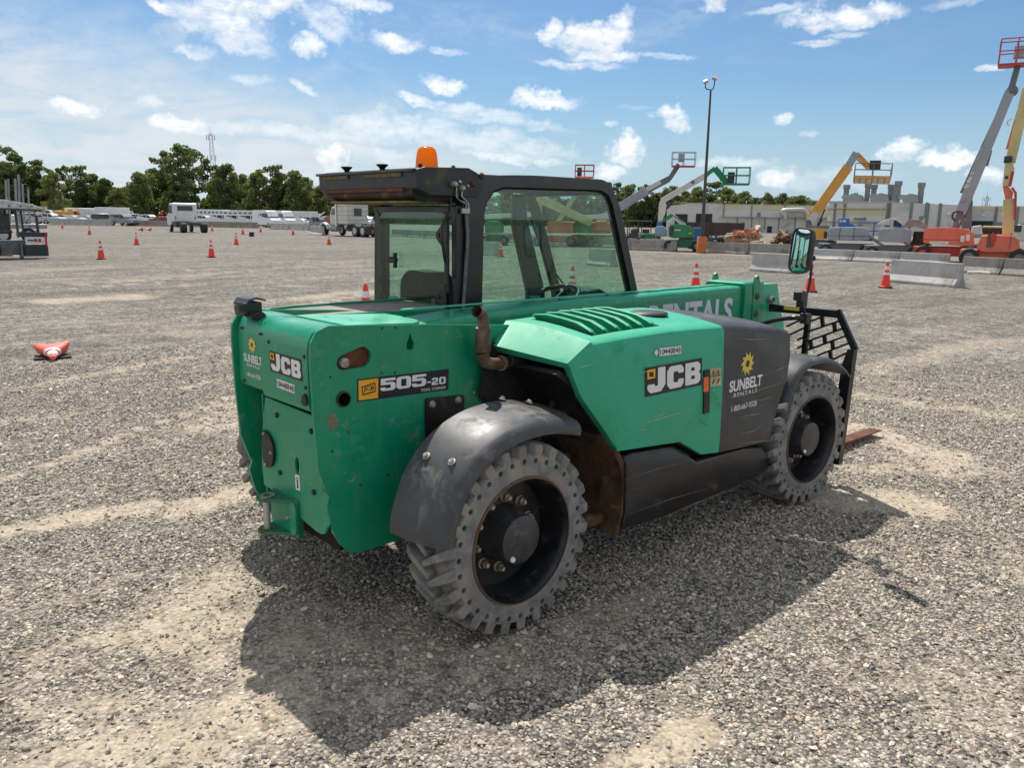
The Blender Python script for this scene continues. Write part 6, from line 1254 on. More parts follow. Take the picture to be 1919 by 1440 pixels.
def PT3(L_, u, v, D, y=None):
    p = L_ @ WP(u, v, D); return Vector((p.x, p.y if y is None else y, p.z))
# A: grey boom rising right out from behind the cab, red basket
e, L_ = lift(1130, 60); D = 60; q = lambda u, v: PT3(L_, u, v, D, 0)
mb = MB(); beam(mb, q(1120, 415), q(1212, 357), .62, .60); bo = mb.build('lower_boom', LC['grey'], e, .03); mb = MB(); beam(mb, q(1205, 361), q(1254, 335), .42, .44); mb.build('upper_boom', LC['dgrey'], e, .02)
mb = MB(); beam(mb, q(1200, 362), q(1238, 341), .46, .30); mb.build('name_panel', LC['white'], bo)
mb = MB(); beam(mb, q(1252, 338), q(1272, 307), .18, .26); mb.tube([q(1257, 337), q(1275, 310)], .05, 8); mb.build('jib', LC['dgrey'], e); mb = MB(); mb.tube([q(1174, 392), q(1182, 380)], .08, 8); mb.build('cylinder', LC['grey'], e)
b_ = basket(e, Matrix.Translation(q(1281, 313)+Vector((0, 0, 0))), 1.58, .8, 1.0, 'red', 'grey'); mb = MB(); mb.box(tuple(q(1277, 297)+Vector((0, -.1, .05))), (.42, .3, .55)); mb.build('control_box', LC['grey'], b_)
mb = MB(); mb.box((-.8, 0, 1.25), (3.0, 1.9, .8)); mb.build('turntable', LC['orange'], e, .15, None, 3); chassis(e, -.5, 3.4, 2.4, 0, 'red'); tag(e, 'grey boom lift with red basket rising from behind the cab\'s front edge', 'boom lift')
# B: green articulated lift
e, L_ = lift(1277, 50.5); D = 50.5; q = lambda u, v, y=0: PT3(L_, u, v, D, y)
mb = MB(); tt = [q(1253, 427), q(1256, 422), q(1264, 420), q(1284, 421), q(1296, 425), q(1302, 434), q(1301, 445), q(1262, 446), q(1253, 443)]
mb.prism([(p.x, p.z) for p in tt], 'y', -.95, .95); t_ = mb.build('turntable', LC['green'], e, .06, None, 3); mb = MB(); p = q(1259, 433); mb.box((p.x, -.96, p.z), (.22, .03, .55)); mb.build('access_panel', dkm, t_)
mb = MB(); p = q(1270, 431); mb.box((p.x, -.965, p.z), (.34, .02, .07)); mb.build('name_strip', LC['white'], t_); mb = MB(); p = q(1293, 437); mb.box((p.x, -.965, p.z), (.18, .02, .10)); mb.build('name_strip', LC['yellow'], t_)
mb = MB(); mb.prism([(p.x, p.z) for p in (q(1258, 405), q(1264, 402), q(1284, 418), q(1288, 425), q(1276, 424))], 'y', -.25, .25); mb.build('lower_riser', LC['white'], e, .02)
mb = MB(); beam(mb, q(1242, 414), q(1260, 403), .5, .22); beam(mb, q(1260, 403), q(1282, 417), .5, .12); mb.build('riser_link', LC['green'], e, .02)
mb = MB(); mb.prism([(p.x, p.z) for p in (q(1235, 384), q(1237, 376), q(1247, 378), q(1249, 384), q(1247, 400), q(1241, 415), q(1233, 415))], 'y', -.28, .28); up_ = mb.build('upright', LC['white'], e, .03)
mb = MB(); beam(mb, q(1240, 377), q(1324, 328), .34, .34); mb.build('main_boom', LC['white'], e, .02); mb = MB(); beam(mb, q(1295, 343), q(1301, 340), .36, .2); mb.build('name_panel', LC['dgrey'], e)
mb = MB(); beam(mb, q(1322, 329), q(1340, 315), .24, .24); mb.build('boom_tip', LC['green'], e, .02); mb = MB(); beam(mb, q(1339, 315), q(1363, 343), .3, .34); mb.tube([q(1342, 322), q(1352, 340)], .04, 6); mb.build('jib', LC['green'], e, .02)
mb = MB(); mb.tube([q(1250, 391), q(1270, 366)], .07, 8); mb.build('cylinder', dkm, e); b_ = basket(e, Matrix.Translation(q(1379, 347)), 1.50, .8, 1.0, 'green', 'green'); mb = MB(); mb.box(tuple(q(1370, 333)+Vector((0, -.1, 0))), (.38, .3, .62)); mb.build('control_box', dkm, b_)
chassis(e, .18, 2.2, 1.9, 0, 'green', .42); tag(e, 'green boom lift with white boom and green basket left of the light pole', 'boom lift')
# C: pale blue unit
e, L_ = lift(1240, 53); q = lambda u, v, y=0: PT3(L_, u, v, 53, y)
mb = MB(); mb.prism([(p.x, p.z) for p in (q(1228, 443), q(1227, 428), q(1231, 424), q(1244, 424), q(1250, 430), q(1252, 443))], 'y', -.5, .5); mb.build('counterweight', LC['lblue'], e, .05); mb = MB(); p = q(1236, 421); mb.box(tuple(p), (.36, .4, .32)); mb.build('turret', LC['blue'], e, .03); chassis(e, 0, 1.2, 1.2, 0, 'blue', .3)
e.name = 'compact_lift'; tag(e, 'small pale blue lift unit left of the green boom lift', 'lift')
e, L_ = lift(1306, 56); q = lambda u, v, y=0: PT3(L_, u, v, 56, y)
mb = MB(); mb.box(tuple(q(1306, 438)), (.5, .6, .8)); mb.build('engine_housing', LC['blue'], e, .05); mb = MB(); mb.box(tuple(q(1306, 431)), (.4, .5, .12)); mb.build('lid', LC['lblue'], e, .03); chassis(e, 0, .9, 1.0, 0, 'blue', .28); e.name = 'compact_lift'; tag(e, 'blue lift unit standing just left of the orange pole base', 'lift')
# D: yellow boom lift
e, L_ = lift(1532, 58); q = lambda u, v, y=0: PT3(L_, u, v, 58, y)
mb = MB(); beam(mb, q(1518, 413), q(1590, 312), .55, .62); mb.build('main_boom', LC['yellow'], e, .03); mb = MB(); beam(mb, q(1588, 314), q(1605, 286), .42, .46); mb.build('boom_tip', LC['grey'], e, .02)
mb = MB(); mb.tube([q(1531, 386), q(1560, 346), q(1598, 290)], .07, 8); mb.build('hose_track', dkm, e); mb = MB(); mb.prism([(p.x, p.z) for p in (q(1511, 412), q(1524, 397), q(1535, 400), q(1527, 424), q(1523, 424), q(1519, 413))], 'y', -.3, .3); mb.build('boom_foot', LC['white'], e, .03)
mb = MB(); beam(mb, q(1532, 424), q(1540, 410), .18); beam(mb, q(1538, 410), q(1546, 392), .10); mb.build('cylinder', dkm, e); mb = MB(); beam(mb, q(1516, 427), q(1516, 412), .45, .4); mb.build('mast', LC['dgrey'], e, .03)
mb = MB(); beam(mb, q(1605, 287), q(1630, 313), .18, .26); beam(mb, q(1606, 298), q(1627, 318), .1); mb.build('jib', LC['yellow'], e, .01)
Tb = Matrix.Translation(q(1634, 339)) @ rot('X', -.30) @ rot('Y', .03); b_ = basket(e, Tb, 2.15, 1.1, .95, 'yellow', 'dgrey', True); mb = MB(); mb.box(tuple(q(1640, 309)), (.65, .35, .55)); mb.build('control_box', dkm, b_)
mb = MB(); mb.prism([(p.x, p.z) for p in (q(1512, 448), q(1512, 428), q(1548, 428), q(1551, 432), q(1550, 448))], 'y', -.9, .9); t_ = mb.build('turntable', LC['yellow'], e, .05); mb = MB(); p = q(1534, 427); mb.box((p.x, 0, p.z), (1.35, 1.6, .28)); mb.build('cover', LC['dgrey'], t_, .03)
mb = MB(); p = q(1547, 440); mb.box((p.x, -.91, p.z), (.2, .03, .42)); mb.build('vent', dkm, t_); chassis(e, 0, 2.6, 2.2, 0, 'dgrey', .45); tag(e, 'yellow boom lift with angled boom and tipped basket right of the mirror', 'boom lift')
# E: grey turntable with blue block
def slab(e, L_, D, pts, y0, y1, name, m, bev=.05, par=None): mb = MB(); mb.prism([(PT3(L_, u, v, D).x, PT3(L_, u, v, D).z) for u, v in pts], 'y', y0, y1); return mb.build(name, LC[m] if m in LC else m, par or e, bev, None, 3)
e, L_ = lift(1590, 50); t_ = slab(e, L_, 50, [(1552, 449), (1551, 431), (1556, 426), (1618, 426), (1628, 430), (1628, 450), (1600, 451)], -1.0, 1.0, 'turntable', 'grey', .12)
for u_ in (1574, 1600): mb = MB(); p = PT3(L_, u_, 438, 50); mb.box((p.x, -1.003, p.z), (.03, .012, .68)); mb.build('seam', dkm, t_)
mb = MB(); p = PT3(L_, 1590, 442, 50); mb.box((p.x, -1.003, p.z), (2.3, .012, .02)); mb.build('seam', dkm, t_)
s_ = slab(e, L_, 50, [(1571, 410), (1592, 409), (1593, 418), (1606, 425), (1571, 425)], -.25, .25, 'boom_end', 'blue', .02)
mb = MB(); a = PT3(L_, 1573.5, 412, 50); b = PT3(L_, 1586, 412, 50); c = PT3(L_, 1573.5, 416.5, 50); D_ = Decal((a.x, -.255, a.z), (b.x, -.255, b.z), (a.x, -.255, c.z), (0, -1, 0), .004); D_.text(mb, 'S-80', 0, 0, 1, 1, 1, .02); mb.build('lettering', white, s_)
mb = MB(); beam(mb, PT3(L_, 1624, 440, 50, 0), PT3(L_, 1655, 461, 50, 0), .35, .16); mb.build('lowered_jib', LC['grey'], e, .02); chassis(e, 0, 2.9, 2.4, 0, 'dgrey', .42)
b_ = basket(e, Matrix.Translation(PT3(L_, 1636, 452, 50, .6)), 1.5, .8, 1.0, 'blue', 'blue'); tag(e, 'stowed grey boom lift with a blue boom end block marked S-80', 'boom lift')
e, L_ = lift(1680, 48); t_ = slab(e, L_, 48, [(1646, 452), (1647, 432), (1653, 427), (1675, 425), (1700, 428), (1708, 432), (1706, 455)], -1.0, 1.0, 'counterweight', 'grey', .08); slab(e, L_, 48, [(1647, 431), (1653, 426), (1674, 425.5), (1675, 429)], -1.02, 1.02, 'lid', 'white', .02)
slab(e, L_, 48, [(1644, 420), (1665, 410), (1680, 409), (1692, 416), (1690, 421), (1678, 413), (1668, 414), (1668, 422)], -.9, .7, 'raised_hood', 'white', .02); slab(e, L_, 48, [(1673, 431), (1675, 414), (1683, 412), (1691, 420), (1688, 431)], -.5, .3, 'turret', 'blue', .03)
slab(e, L_, 48, [(1690, 427), (1701, 411), (1722, 412), (1738, 424), (1733, 430), (1716, 424)], -.8, .6, 'raised_hood', mat('hood_brown', (.33, .28, .24), .7, var=.2, vs=2), .02)
mb = MB(); mb.box((1.35, .1, 1.05), (.9, 1.0, .7)); mb.build('engine', rustk, e, .05); chassis(e, 0, 2.8, 2.4, 0, 'dgrey', .42); tag(e, 'grey boom lift with raised hoods standing open over a blue turret', 'boom lift')
# G: orange turntable, tall grey boom
e, L_ = lift(1780, 45); D = 45; q = lambda u, v, y=0: PT3(L_, u, v, D, y)
t_ = slab(e, L_, D, [(1731, 452), (1733, 431), (1738, 427), (1760, 426.5), (1796, 427), (1812, 430), (1824, 437), (1825, 461), (1800, 460), (1733, 455)], -1.1, 1.1, 'turntable', 'orange', .10)
mb = MB(); p = q(1766, 449); mb.box((p.x, -1.104, p.z), (1.9, .012, .02)); mb.build('seam', dkm, t_); mb = MB(); a, b = q(1743, 451.5), q(1777, 457); mb.box(((a.x+b.x)/2, -1.11, (a.z+b.z)/2), (abs(b.x-a.x), .02, abs(a.z-b.z))); nb = mb.build('name_plate', white, t_)
mb = MB(); D_ = Decal((a.x+.08, -1.121, a.z-.03), (b.x-.08, -1.121, a.z-.03), (a.x+.08, -1.121, b.z+.04), (0, -1, 0), .003); D_.text(mb, 'EquipmentShare', .05, .05, 1, .95, 1, .006); mb.build('lettering', ink, nb)
for u_, v_ in ((1803, 447), (1813, 445)): mb = MB(); p = q(u_, v_); mb.box((p.x, -1.11, p.z), (.16, .02, .28)); mb.build('notice', white, t_)
mb = MB(); beam(mb, q(1801, 396), q(1849, 279), .50, .48); mb.build('lower_boom', LC['grey'], e, .03); mb = MB(); beam(mb, q(1846, 286), q(1893, 170), .38, .42); up_ = mb.build('upper_boom', LC['grey'], e, .03)
mb = MB(); beam(mb, q(1801, 362, -.1), q(1886, 176, -.1), .10, .12); mb.build('cable_track', LC['dgrey'], e); mb = MB(); beam(mb, q(1852, 282), q(1844, 310), .3, .34); mb.build('sleeve', LC['dgrey'], e, .02)
mb = MB(); beam(mb, q(1893, 172), q(1908, 120), .16, .24); mb.tube([q(1899, 170), q(1911, 125)], .04, 6); mb.build('jib', LC['dgrey'], e); mb = MB(); mb.ball(tuple(q(1897, 170)), .25, 10, 8); mb.build('knuckle', LC['dgrey'], e)
b_ = basket(e, Matrix.Translation(q(1903, 124)), 1.36, .85, 1.15, 'red', 'red'); mb = MB(); mb.box(tuple(q(1912, 98)+Vector((0, -.1, 0))), (.5, .4, .5)); mb.build('control_box', LC['grey'], b_)
mb = MB(); mb.tube([q(1819, 378), q(1832, 325)], .055, 8); mb.tube([q(1814, 425), q(1819, 378)], .11, 8); mb.build('cylinder', LC['lblue'], e); mb = MB()
for a, b, w in (((1788, 428), (1800, 392), .22), ((1808, 428), (1800, 395), .2), ((1815, 428), (1817, 374), .25), ((1794, 428), (1812, 400), .12)): beam(mb, q(*a), q(*b), w)
mb.build('upright', LC['dgrey'], e, .02); mb = MB(); mb.tube(cr([q(1796, 396, -.4), q(1787, 399, -.4), q(1785, 408, -.4), q(1791, 415, -.4)], 5), .05, 8); mb.build('hose', dkm, e)
a, b = q(1814, 357), q(1831, 322); d_ = (b-a); nn_ = Vector((-d_.z, 0, d_.x)).normalized()*.26; D_ = Decal(a+nn_*1.0-Vector((0, .30, 0))+d_*0+nn_*0, b+nn_-Vector((0, .30, 0)), a-Vector((0, .30, 0)), (0, -1, 0), .003); mb = MB(); D_.text(mb, 'SJ 86 T', .05, .1, .95, .9, 1, .01); mb.build('lettering', white, e)
chassis(e, .1, 3.0, 2.6, 0, 'red', .5); tag(e, 'orange boom lift with tall grey boom reaching the top right corner', 'boom lift')
# H: orange and cream articulated lift
e, L_ = lift(1872, 42); D = 42; q = lambda u, v, y=0: PT3(L_, u, v, D, y)
t_ = slab(e, L_, D, [(1832, 466), (1834, 453), (1840, 442), (1866, 440), (1900, 442), (1909, 450), (1911, 464), (1900, 472), (1850, 472), (1838, 470)], -1.0, 1.0, 'turntable', 'orange', .12); mb = MB(); p = q(1855, 451); mb.box((p.x, -1.01, p.z), (.2, .03, .55)); mb.build('opening', mat('inner_brown', (.16, .1, .06), .7), t_)
slab(e, L_, D, [(1856, 443), (1860, 436), (1868, 440), (1862, 461), (1858, 461)], -1.05, -.6, 'hood_edge', 'red', .02); mb = MB(); p = q(1893, 452); mb.box((p.x, -1.004, p.z), (.02, .012, .7)); mb.build('seam', dkm, t_)
mb = MB(); beam(mb, q(1889, 441), q(1891, 373), .42, .44); mb.build('riser', LC['cream'], e, .02); mb = MB(); mb.prism([(p.x, p.z) for p in (q(1879, 349), q(1889, 349), q(1899, 361), q(1896, 376), q(1884, 375))], 'y', -.2, .2); mb.build('elbow', LC['orange'], e, .02)
mb = MB(); mb.prism([(p.x, p.z) for p in (q(1879, 346), q(1883, 306), q(1898, 304), q(1901, 318), q(1892, 349), q(1880, 349))], 'y', -.25, .25); mb.build('upper_riser', LC['cream'], e, .02); mb = MB(); p = q(1886, 333); mb.box((p.x, -.26, p.z), (.12, .02, .12)); mb.build('pin_cover', dkm, e)
mb = MB(); beam(mb, q(1893, 305), q(1926, 165), .36, .40); mb.build('main_boom', LC['cream'], e, .02); mb = MB(); beam(mb, q(1888, 280, -.1), q(1917, 180, -.1), .10, .14); mb.tube(cr([q(1890, 236), q(1888, 228), q(1896, 222)], 4), .02, 6); mb.build('cable_track', LC['orange'], e)
mb = MB(); mb.tube([q(1896, 352, -.3), q(1903, 362, -.3), q(1902, 412, -.3)], .05, 8); mb.tube([q(1892, 350, -.25), q(1898, 322, -.25)], .06, 8); mb.build('cylinder', LC['red'], e); mb = MB(); mb.box(tuple(q(1889, 299)), (.3, .6, .25)); mb.build('valve_block', dkm, e)
mb = MB(); mb.box(tuple(q(1884, 401)), (.25, .3, .14)); mb.build('work_lamp', headl, e); chassis(e, .0, 2.6, 2.3, 0, 'orange', .5); tag(e, 'orange boom lift with cream folded boom at the right edge', 'boom lift')
# behind the orange lifts: more machines
e, L_ = lift(1850, 56); slab(e, L_, 56, [(1818, 440), (1822, 424), (1840, 422), (1842, 440)], -1, 1, 'cover', 'white', .08); slab(e, L_, 56, [(1838, 446), (1842, 423), (1880, 424), (1882, 446)], -.9, .9, 'body', 'cream', .08); mb = MB(); mb.box((.3, -.92, 1.45), (1.3, .04, .35)); mb.build('boom_section', rustk, e, .02); chassis(e, 0, 2.4, 2, 0, 'dgrey', .42); e.name = 'tele_lift'; tag(e, 'cream machine with white cover parked behind the two orange lifts', 'lift')
e, L_ = lift(1912, 60); slab(e, L_, 60, [(1900, 452), (1901, 424), (1912, 420), (1930, 424), (1930, 452)], -1, 1, 'cab', 'white', .08); mb = MB(); mb.box((-.1, -1.02, 1.6), (.5, .03, .4)); mb.build('cab_window', cglass, e); wheelset(e, (-.4, 1.5), .8, .42); e.name = 'service_truck'; tag(e, 'white truck cab behind the cream boom at the right edge', 'truck')
# I: lifts seen through the cab window and above its roof
e, L_ = lift(1040, 56); D = 56; q = lambda u, v, y=0: PT3(L_, u, v, D, y)
slab(e, L_, D, [(1024, 436), (1025, 417), (1030, 414), (1070, 415), (1074, 420), (1074, 437)], -1, 1, 'turntable', 'orange', .10); mb = MB(); beam(mb, q(1010, 372), q(1108, 418), .5, .55); mb.build('main_boom', LC['cream'], e, .03); mb = MB(); beam(mb, q(1010, 425), q(1010, 372), .4); mb.build('riser', LC['cream'], e, .02); chassis(e, 0, 3, 2.3, 0, 'orange', .45)
mb = MB(); beam(mb, q(1040, 425), q(1096, 338), .3); mb.build('upper_boom', LC['cream'], e, .02); b_ = basket(e, Matrix.Translation(q(1095, 334)), 1.22, .8, .85, 'orange', 'red'); mb = MB(); mb.box(tuple(q(1086, 322)), (.3, .3, .55)); mb.build('control_box', dkm, b_); tag(e, 'orange lift with cream boom seen through the cab window, its basket showing above the roof', 'boom lift')
for u_, lab in ((1091, 'green lift body seen through the cab window right of the orange one'), (926, 'green rounded lift body seen at the rear of the cab window')):
    e, L_ = lift(u_, 57); slab(e, L_, 57, [(u_-17, 436), (u_-17, 418), (u_-10, 414), (u_+12, 415), (u_+18, 422), (u_+18, 436)], -1, 1, 'turntable', 'green', .12); mb = MB(); beam(mb, (-.6, 0, 1.9), (2.6, 0, 2.1), .3); mb.build('stowed_boom', LC['white'], e, .02); chassis(e, 0, 1.9, 1.8, 0, 'green', .42); tag(e, lab, 'boom lift')
e, L_ = lift(1128, 57); slab(e, L_, 57, [(1112, 434), (1112, 417), (1118, 414), (1138, 414), (1142, 434)], -1, 1, 'turntable', 'orange', .1); chassis(e, 0, 1.9, 1.8, 0, 'red', .42); tag(e, 'orange lift body seen at the front of the cab window', 'boom lift')
# dark mowers and small tractors left of the green lift
for i, (u_, d_, c_, lab) in enumerate(((1188, 56, 'black', 'black compact tractor with roll bar nearest the cab edge'), (1206, 54, 'green', 'green compact tractor between black ones behind the stained barrier'), (1222, 57, 'black', 'black compact tractor beside the pale blue lift unit'), (1196, 62, 'dgrey', 'grey tractor behind the row of compact tractors'))):
    e = PL('compact_tractor', u_, d_, .5+i*.3); mb = MB(); mb.prism([(-.2, .4), (-.2, .95), (.9, .95), (1.0, .45)], 'y', -.28, .28); mb.build('hood', LC[c_], e, .05); mb = MB(); mb.box((-.6, 0, .75), (.5, .5, .15)); mb.box((-.8, 0, 1.0), (.12, .5, .45)); mb.build('seat', dkm, e, .03)
    mb = MB(); mb.tube([(-.95, -.45, .6), (-.95, -.45, 1.75), (-.95, .45, 1.75), (-.95, .45, .6)], .035, 8); mb.build('roll_bar', dkm, e); wheelset(e, (-.7,), .55, .42, .28); wheelset(e, (.7,), .45, .28, .2); tag(e, lab, 'tractor', 'compact tractors behind the barrier')
# orange rack with tan pipe bundle, rusty heap, dark generator set
e, L_ = lift(1398, 52); e.name = 'steel_rack'; mb = MB()
for u_ in (1375, 1398, 1420): beam(mb, PT3(L_, u_, 431, 52, -.5), PT3(L_, u_, 451, 52, -.5), .09)
for v_ in (432, 436): beam(mb, PT3(L_, 1374, v_, 52, -.5), PT3(L_, 1422, v_, 52, -.5), .09)
mb.build('frame', LC['orange'], e); mb = MB()
for k in range(26): a = R_.uniform(-.8, .7); z_ = R_.uniform(.2, 1.15); mb.tube([(a-R_.uniform(.2, .6), R_.uniform(-.3, .3), z_), (a+R_.uniform(.2, .7), R_.uniform(-.3, .3), z_+R_.uniform(-.12, .18))], R_.uniform(.04, .10), 8)
mb.build('pipe_bundle', mat('tan_pipe', (.46, .36, .22), .6, var=.2), e); tag(e, 'orange steel rack holding tan pipes behind the barriers', 'rack')
def heap(name, u, D, w, h, m, label, cat, n=60, seed=1):
    rs = np.random.RandomState(seed); e = PL(name, u, D); mb = MB()
    for k in range(n):
        x = rs.uniform(-w/2, w/2); zm = h*(1-(2*x/w)**2)*.9; z = rs.uniform(.05, max(.1, zm)); T = Matrix.Translation((x, rs.uniform(-.4, .4), z)) @ rot('Z', rs.uniform(0, 6)) @ rot('Y', rs.uniform(-.7, .7)); mb.box((0, 0, 0), (rs.uniform(.15, .8), rs.uniform(.1, .4), rs.uniform(.05, .2)), T)
    mb.build('scrap', m, e); tag(e, label, cat); return e
heap('scrap_heap', 1480, 54, 2.3, 1.5, mat('rusty_scrap', (.24, .15, .09), .8, var=.4, vs=4), 'rusty brown heap of machine parts left of the mirror', 'heap', 90)
heap('scrap_heap', 1350, 58, 2.2, 1.0, mat('grey_scrap', (.10, .10, .10), .7, var=.4, vs=4), 'grey heap of small machines just right of the light pole', 'heap', 70, 3)
heap('scrap_heap', 1412, 60, 1.8, 1.6, mat('tan_scrap', (.45, .38, .28), .8, var=.3, vs=4), 'tan heap behind the orange rack', 'heap', 60, 5)
heap('scrap_heap', 1720, 52, 1.5, 1.1, mat('rusty_scrap2', (.12, .07, .05), .8, var=.4, vs=4), 'dark brown machine parts between grey and orange lifts', 'heap', 50, 6)
heap('scrap_heap', 306, 165, 3, 2.8, mat('orange_scrap', (.5, .17, .06), .7, var=.3, vs=2), 'orange machinery parts behind the chassis truck', 'heap', 40, 8)
e = PL('yard_fence', 1335, 75); mb = MB(); mb.box((0, 0, .85), (5.6, .08, 1.7)); mb.build('panel', mat('fence_brown', (.07, .05, .045), .8), e)
for k in range(5): mb = MB(); mb.box((-2.7+k*1.35, -.08, .9), (.08, .08, 1.8)); mb.build('post', dkm, e)
tag(e, 'dark brown fence panel behind the light pole', 'fence')
# --- buildings
wallm = mat('wall_grey', (.62, .61, .585), .85, var=.05, vs=.3, dirt=[((.30, .29, .27), .35, .35)]); wally = mat('band_olive', (.62, .56, .36), .8, var=.05, vs=.3); trimm = mat('trim_pale', (.55, .53, .45), .7); doorm = mat('door_dark', (.015, .015, .018), .5); roofm = mat('roof_metal', (.22, .24, .24), .6, .3, var=.1, vs=1); ductm = mat('duct_metal', (.50, .50, .48), .45, .5)
def BLD(name, D, pts, depth, label, m=wallm):
    """front wall outline traced at its own distance; the block runs back from it"""
    uc = sum(p[0] for p in pts)/len(pts); e = PL(name, uc, D); L_ = LOC(e)
    P = [(PT3(L_, u, v, D).x, PT3(L_, u, v, D).z) for u, v in pts]; xs_ = [p[0] for p in P]; P = [(min(xs_), 0)]+P+[(max(xs_), 0)] if True else P
    mb = MB(); mb.prism(P, 'y', 0, depth); mb.build('wall', m, e); tag(e, label, 'building'); return e, L_
def rectp(e, L_, D, u0, v0, u1, v1, name, m, y=-.03, t=.06):
    a, b = PT3(L_, u0, v0, D), PT3(L_, u1, v1, D); z0 = max(0.02, min(a.z, b.z)); z1_ = max(a.z, b.z); mb = MB(); mb.box(((a.x+b.x)/2, y, (z0+z1_)/2), (abs(b.x-a.x), t, z1_-z0)); return mb.build(name, m, e)
D = 150; e, L_ = BLD('warehouse', D, [(1250, 386), (1298, 380.5), (1352, 382), (1600, 387)], 30, 'low grey warehouse with olive upper band behind the light pole')
rectp(e, L_, D, 1352, 384, 1560, 394, 'upper_band', wally); rectp(e, L_, D, 1265, 401, 1287, 432, 'loading_door', doorm); rectp(e, L_, D, 1304.5, 400.5, 1333, 432, 'loading_door', doorm)
rectp(e, L_, D, 1350, 406, 1560, 408, 'ledge', trimm, -.4, .8); rectp(e, L_, D, 1250, 379.5, 1352, 381, 'roof_edge', trimm, -.05, .2); rectp(e, L_, D, 1352, 382, 1598, 384, 'roof_edge', trimm, -.05, .2); rectp(e, L_, D, 1419, 398, 1425, 406, 'vent', roofm)
for u_ in (1381, 1408, 1433, 1459, 1490): rectp(e, L_, D, u_, 408, u_+.7, 430, 'wall_joint', roofm, -.04, .05)
for u_ in (1356, 1408, 1470, 1530): rectp(e, L_, D, u_, 384, u_+.8, 406, 'downpipe', roofm, -.06, .08)
rectp(e, L_, D, 1438, 424, 1446, 436, 'door', doorm)
e2 = e; L2 = L_
mb = MB(); pp = [PT3(L2, u, v, D, -1.2) for u, v in ((1469, 404), (1466, 399), (1470, 395), (1500, 394), (1508, 396), (1513, 402), (1514, 412))]; mb.tube(cr(pp, 5), .42, 14); mb.build('air_duct', ductm, e2, smooth=50)
mb = MB(); mb.tube([PT3(L2, 1471, 396, D, -1.2), PT3(L2, 1471, 410, D, -1.2)], .35, 12); mb.build('air_duct', ductm, e2, smooth=50)
D = 140; e, L_ = BLD('factory', D, [(1553, 377.5), (1706, 380.5), (1795, 384), (1822, 385)], 40, 'taller grey factory with rooftop stacks and scoops')
rectp(e, L_, D, 1551, 391.5, 1661, 403, 'upper_band', wally); rectp(e, L_, D, 1551, 389.5, 1662, 391.5, 'ledge', trimm, -.2, .4); rectp(e, L_, D, 1600, 408, 1617, 413, 'vent', roofm); rectp(e, L_, D, 1618, 407, 1623, 414, 'vent', roofm)
rectp(e, L_, D, 1553, 376.8, 1706, 378.6, 'roof_edge', trimm, -.05, .3); rectp(e, L_, D, 1545, 414, 1648, 416, 'ledge', trimm, -.3, .6)
for u_ in (1563, 1581, 1662, 1666, 1706, 1737, 1760): rectp(e, L_, D, u_, 381, u_+.8, 428, 'wall_joint', roofm, -.04, .05)
rectp(e, L_, D, 1735, 379, 1737, 408, 'downpipe', roofm, -.1, .12); mb = MB(); mb.ball(tuple(PT3(L_, 1778, 401, D, -.3)), .25, 8, 6); mb.build('wall_lamp', headl, e); rectp(e, L_, D, 1723, 405, 1730, 413, 'vent', roofm)
def stack(u0, u1, vt, vb, y, hood=True):
    a, b = PT3(L_, u0, vt, D), PT3(L_, u1, vb, D); mb = MB(); xc = (a.x+b.x)/2; w_ = abs(b.x-a.x); mb.box((xc, y, (a.z+b.z)/2), (w_*.78, w_*.78, a.z-b.z)); mb.box((xc, y, a.z-.35), (w_, w_, .7)); mb.build('vent_stack', roofm, e, .04)
for a in ((1573, 1583, 342, 380, 8), (1617, 1626, 340, 380, 6), (1627, 1637, 341, 380, 9), (1661.5, 1670, 342, 380, 7), (1670.5, 1675.5, 343, 380, 10), (1675.5, 1686, 336, 380, 6), (1720.5, 1731, 339, 384, 6)): stack(*a)
for u0, u1, vt in ((1573, 1613, 363), (1626, 1664, 362), (1683, 1721, 363)):
    a, b = PT3(L_, u0, vt, D), PT3(L_, u1, 378, D); w_ = b.x-a.x; h_ = a.z-b.z; mb = MB(); mb.prism([(a.x, b.z+h_*.55), (a.x+w_*.1, a.z), (a.x+w_*.35, a.z-.1), (a.x+w_*.55, a.z+.15), (b.x-w_*.1, a.z-.05), (b.x, b.z+h_*.3), (b.x, b.z-.6), (a.x+w_*.3, b.z-.6), (a.x+w_*.22, b.z+h_*.3)], 'y', 3, 7); mb.build('roof_scoop', mat('scoop', (.24, .25, .26), .5, .3, var=.1), e, .05)
D = 145; e, L_ = BLD('depot', D, [(1822, 386), (1990, 392)], 30, 'grey depot with olive band and dark doors at the right edge')
rectp(e, L_, D, 1822, 386, 1919, 394, 'upper_band', wally); rectp(e, L_, D, 1820, 414, 1858, 440, 'loading_door', doorm); rectp(e, L_, D, 1868, 416, 1882, 440, 'loading_door', mat('door_grey', (.25, .25, .26), .6)); rectp(e, L_, D, 1912, 419, 1940, 440, 'loading_door', doorm); rectp(e, L_, D, 1840, 401, 1846, 405, 'wall_sign', white, -.08)
for u_ in (1865, 1905): rectp(e, L_, D, u_, 388, u_+.8, 430, 'wall_joint', roofm, -.04, .05)
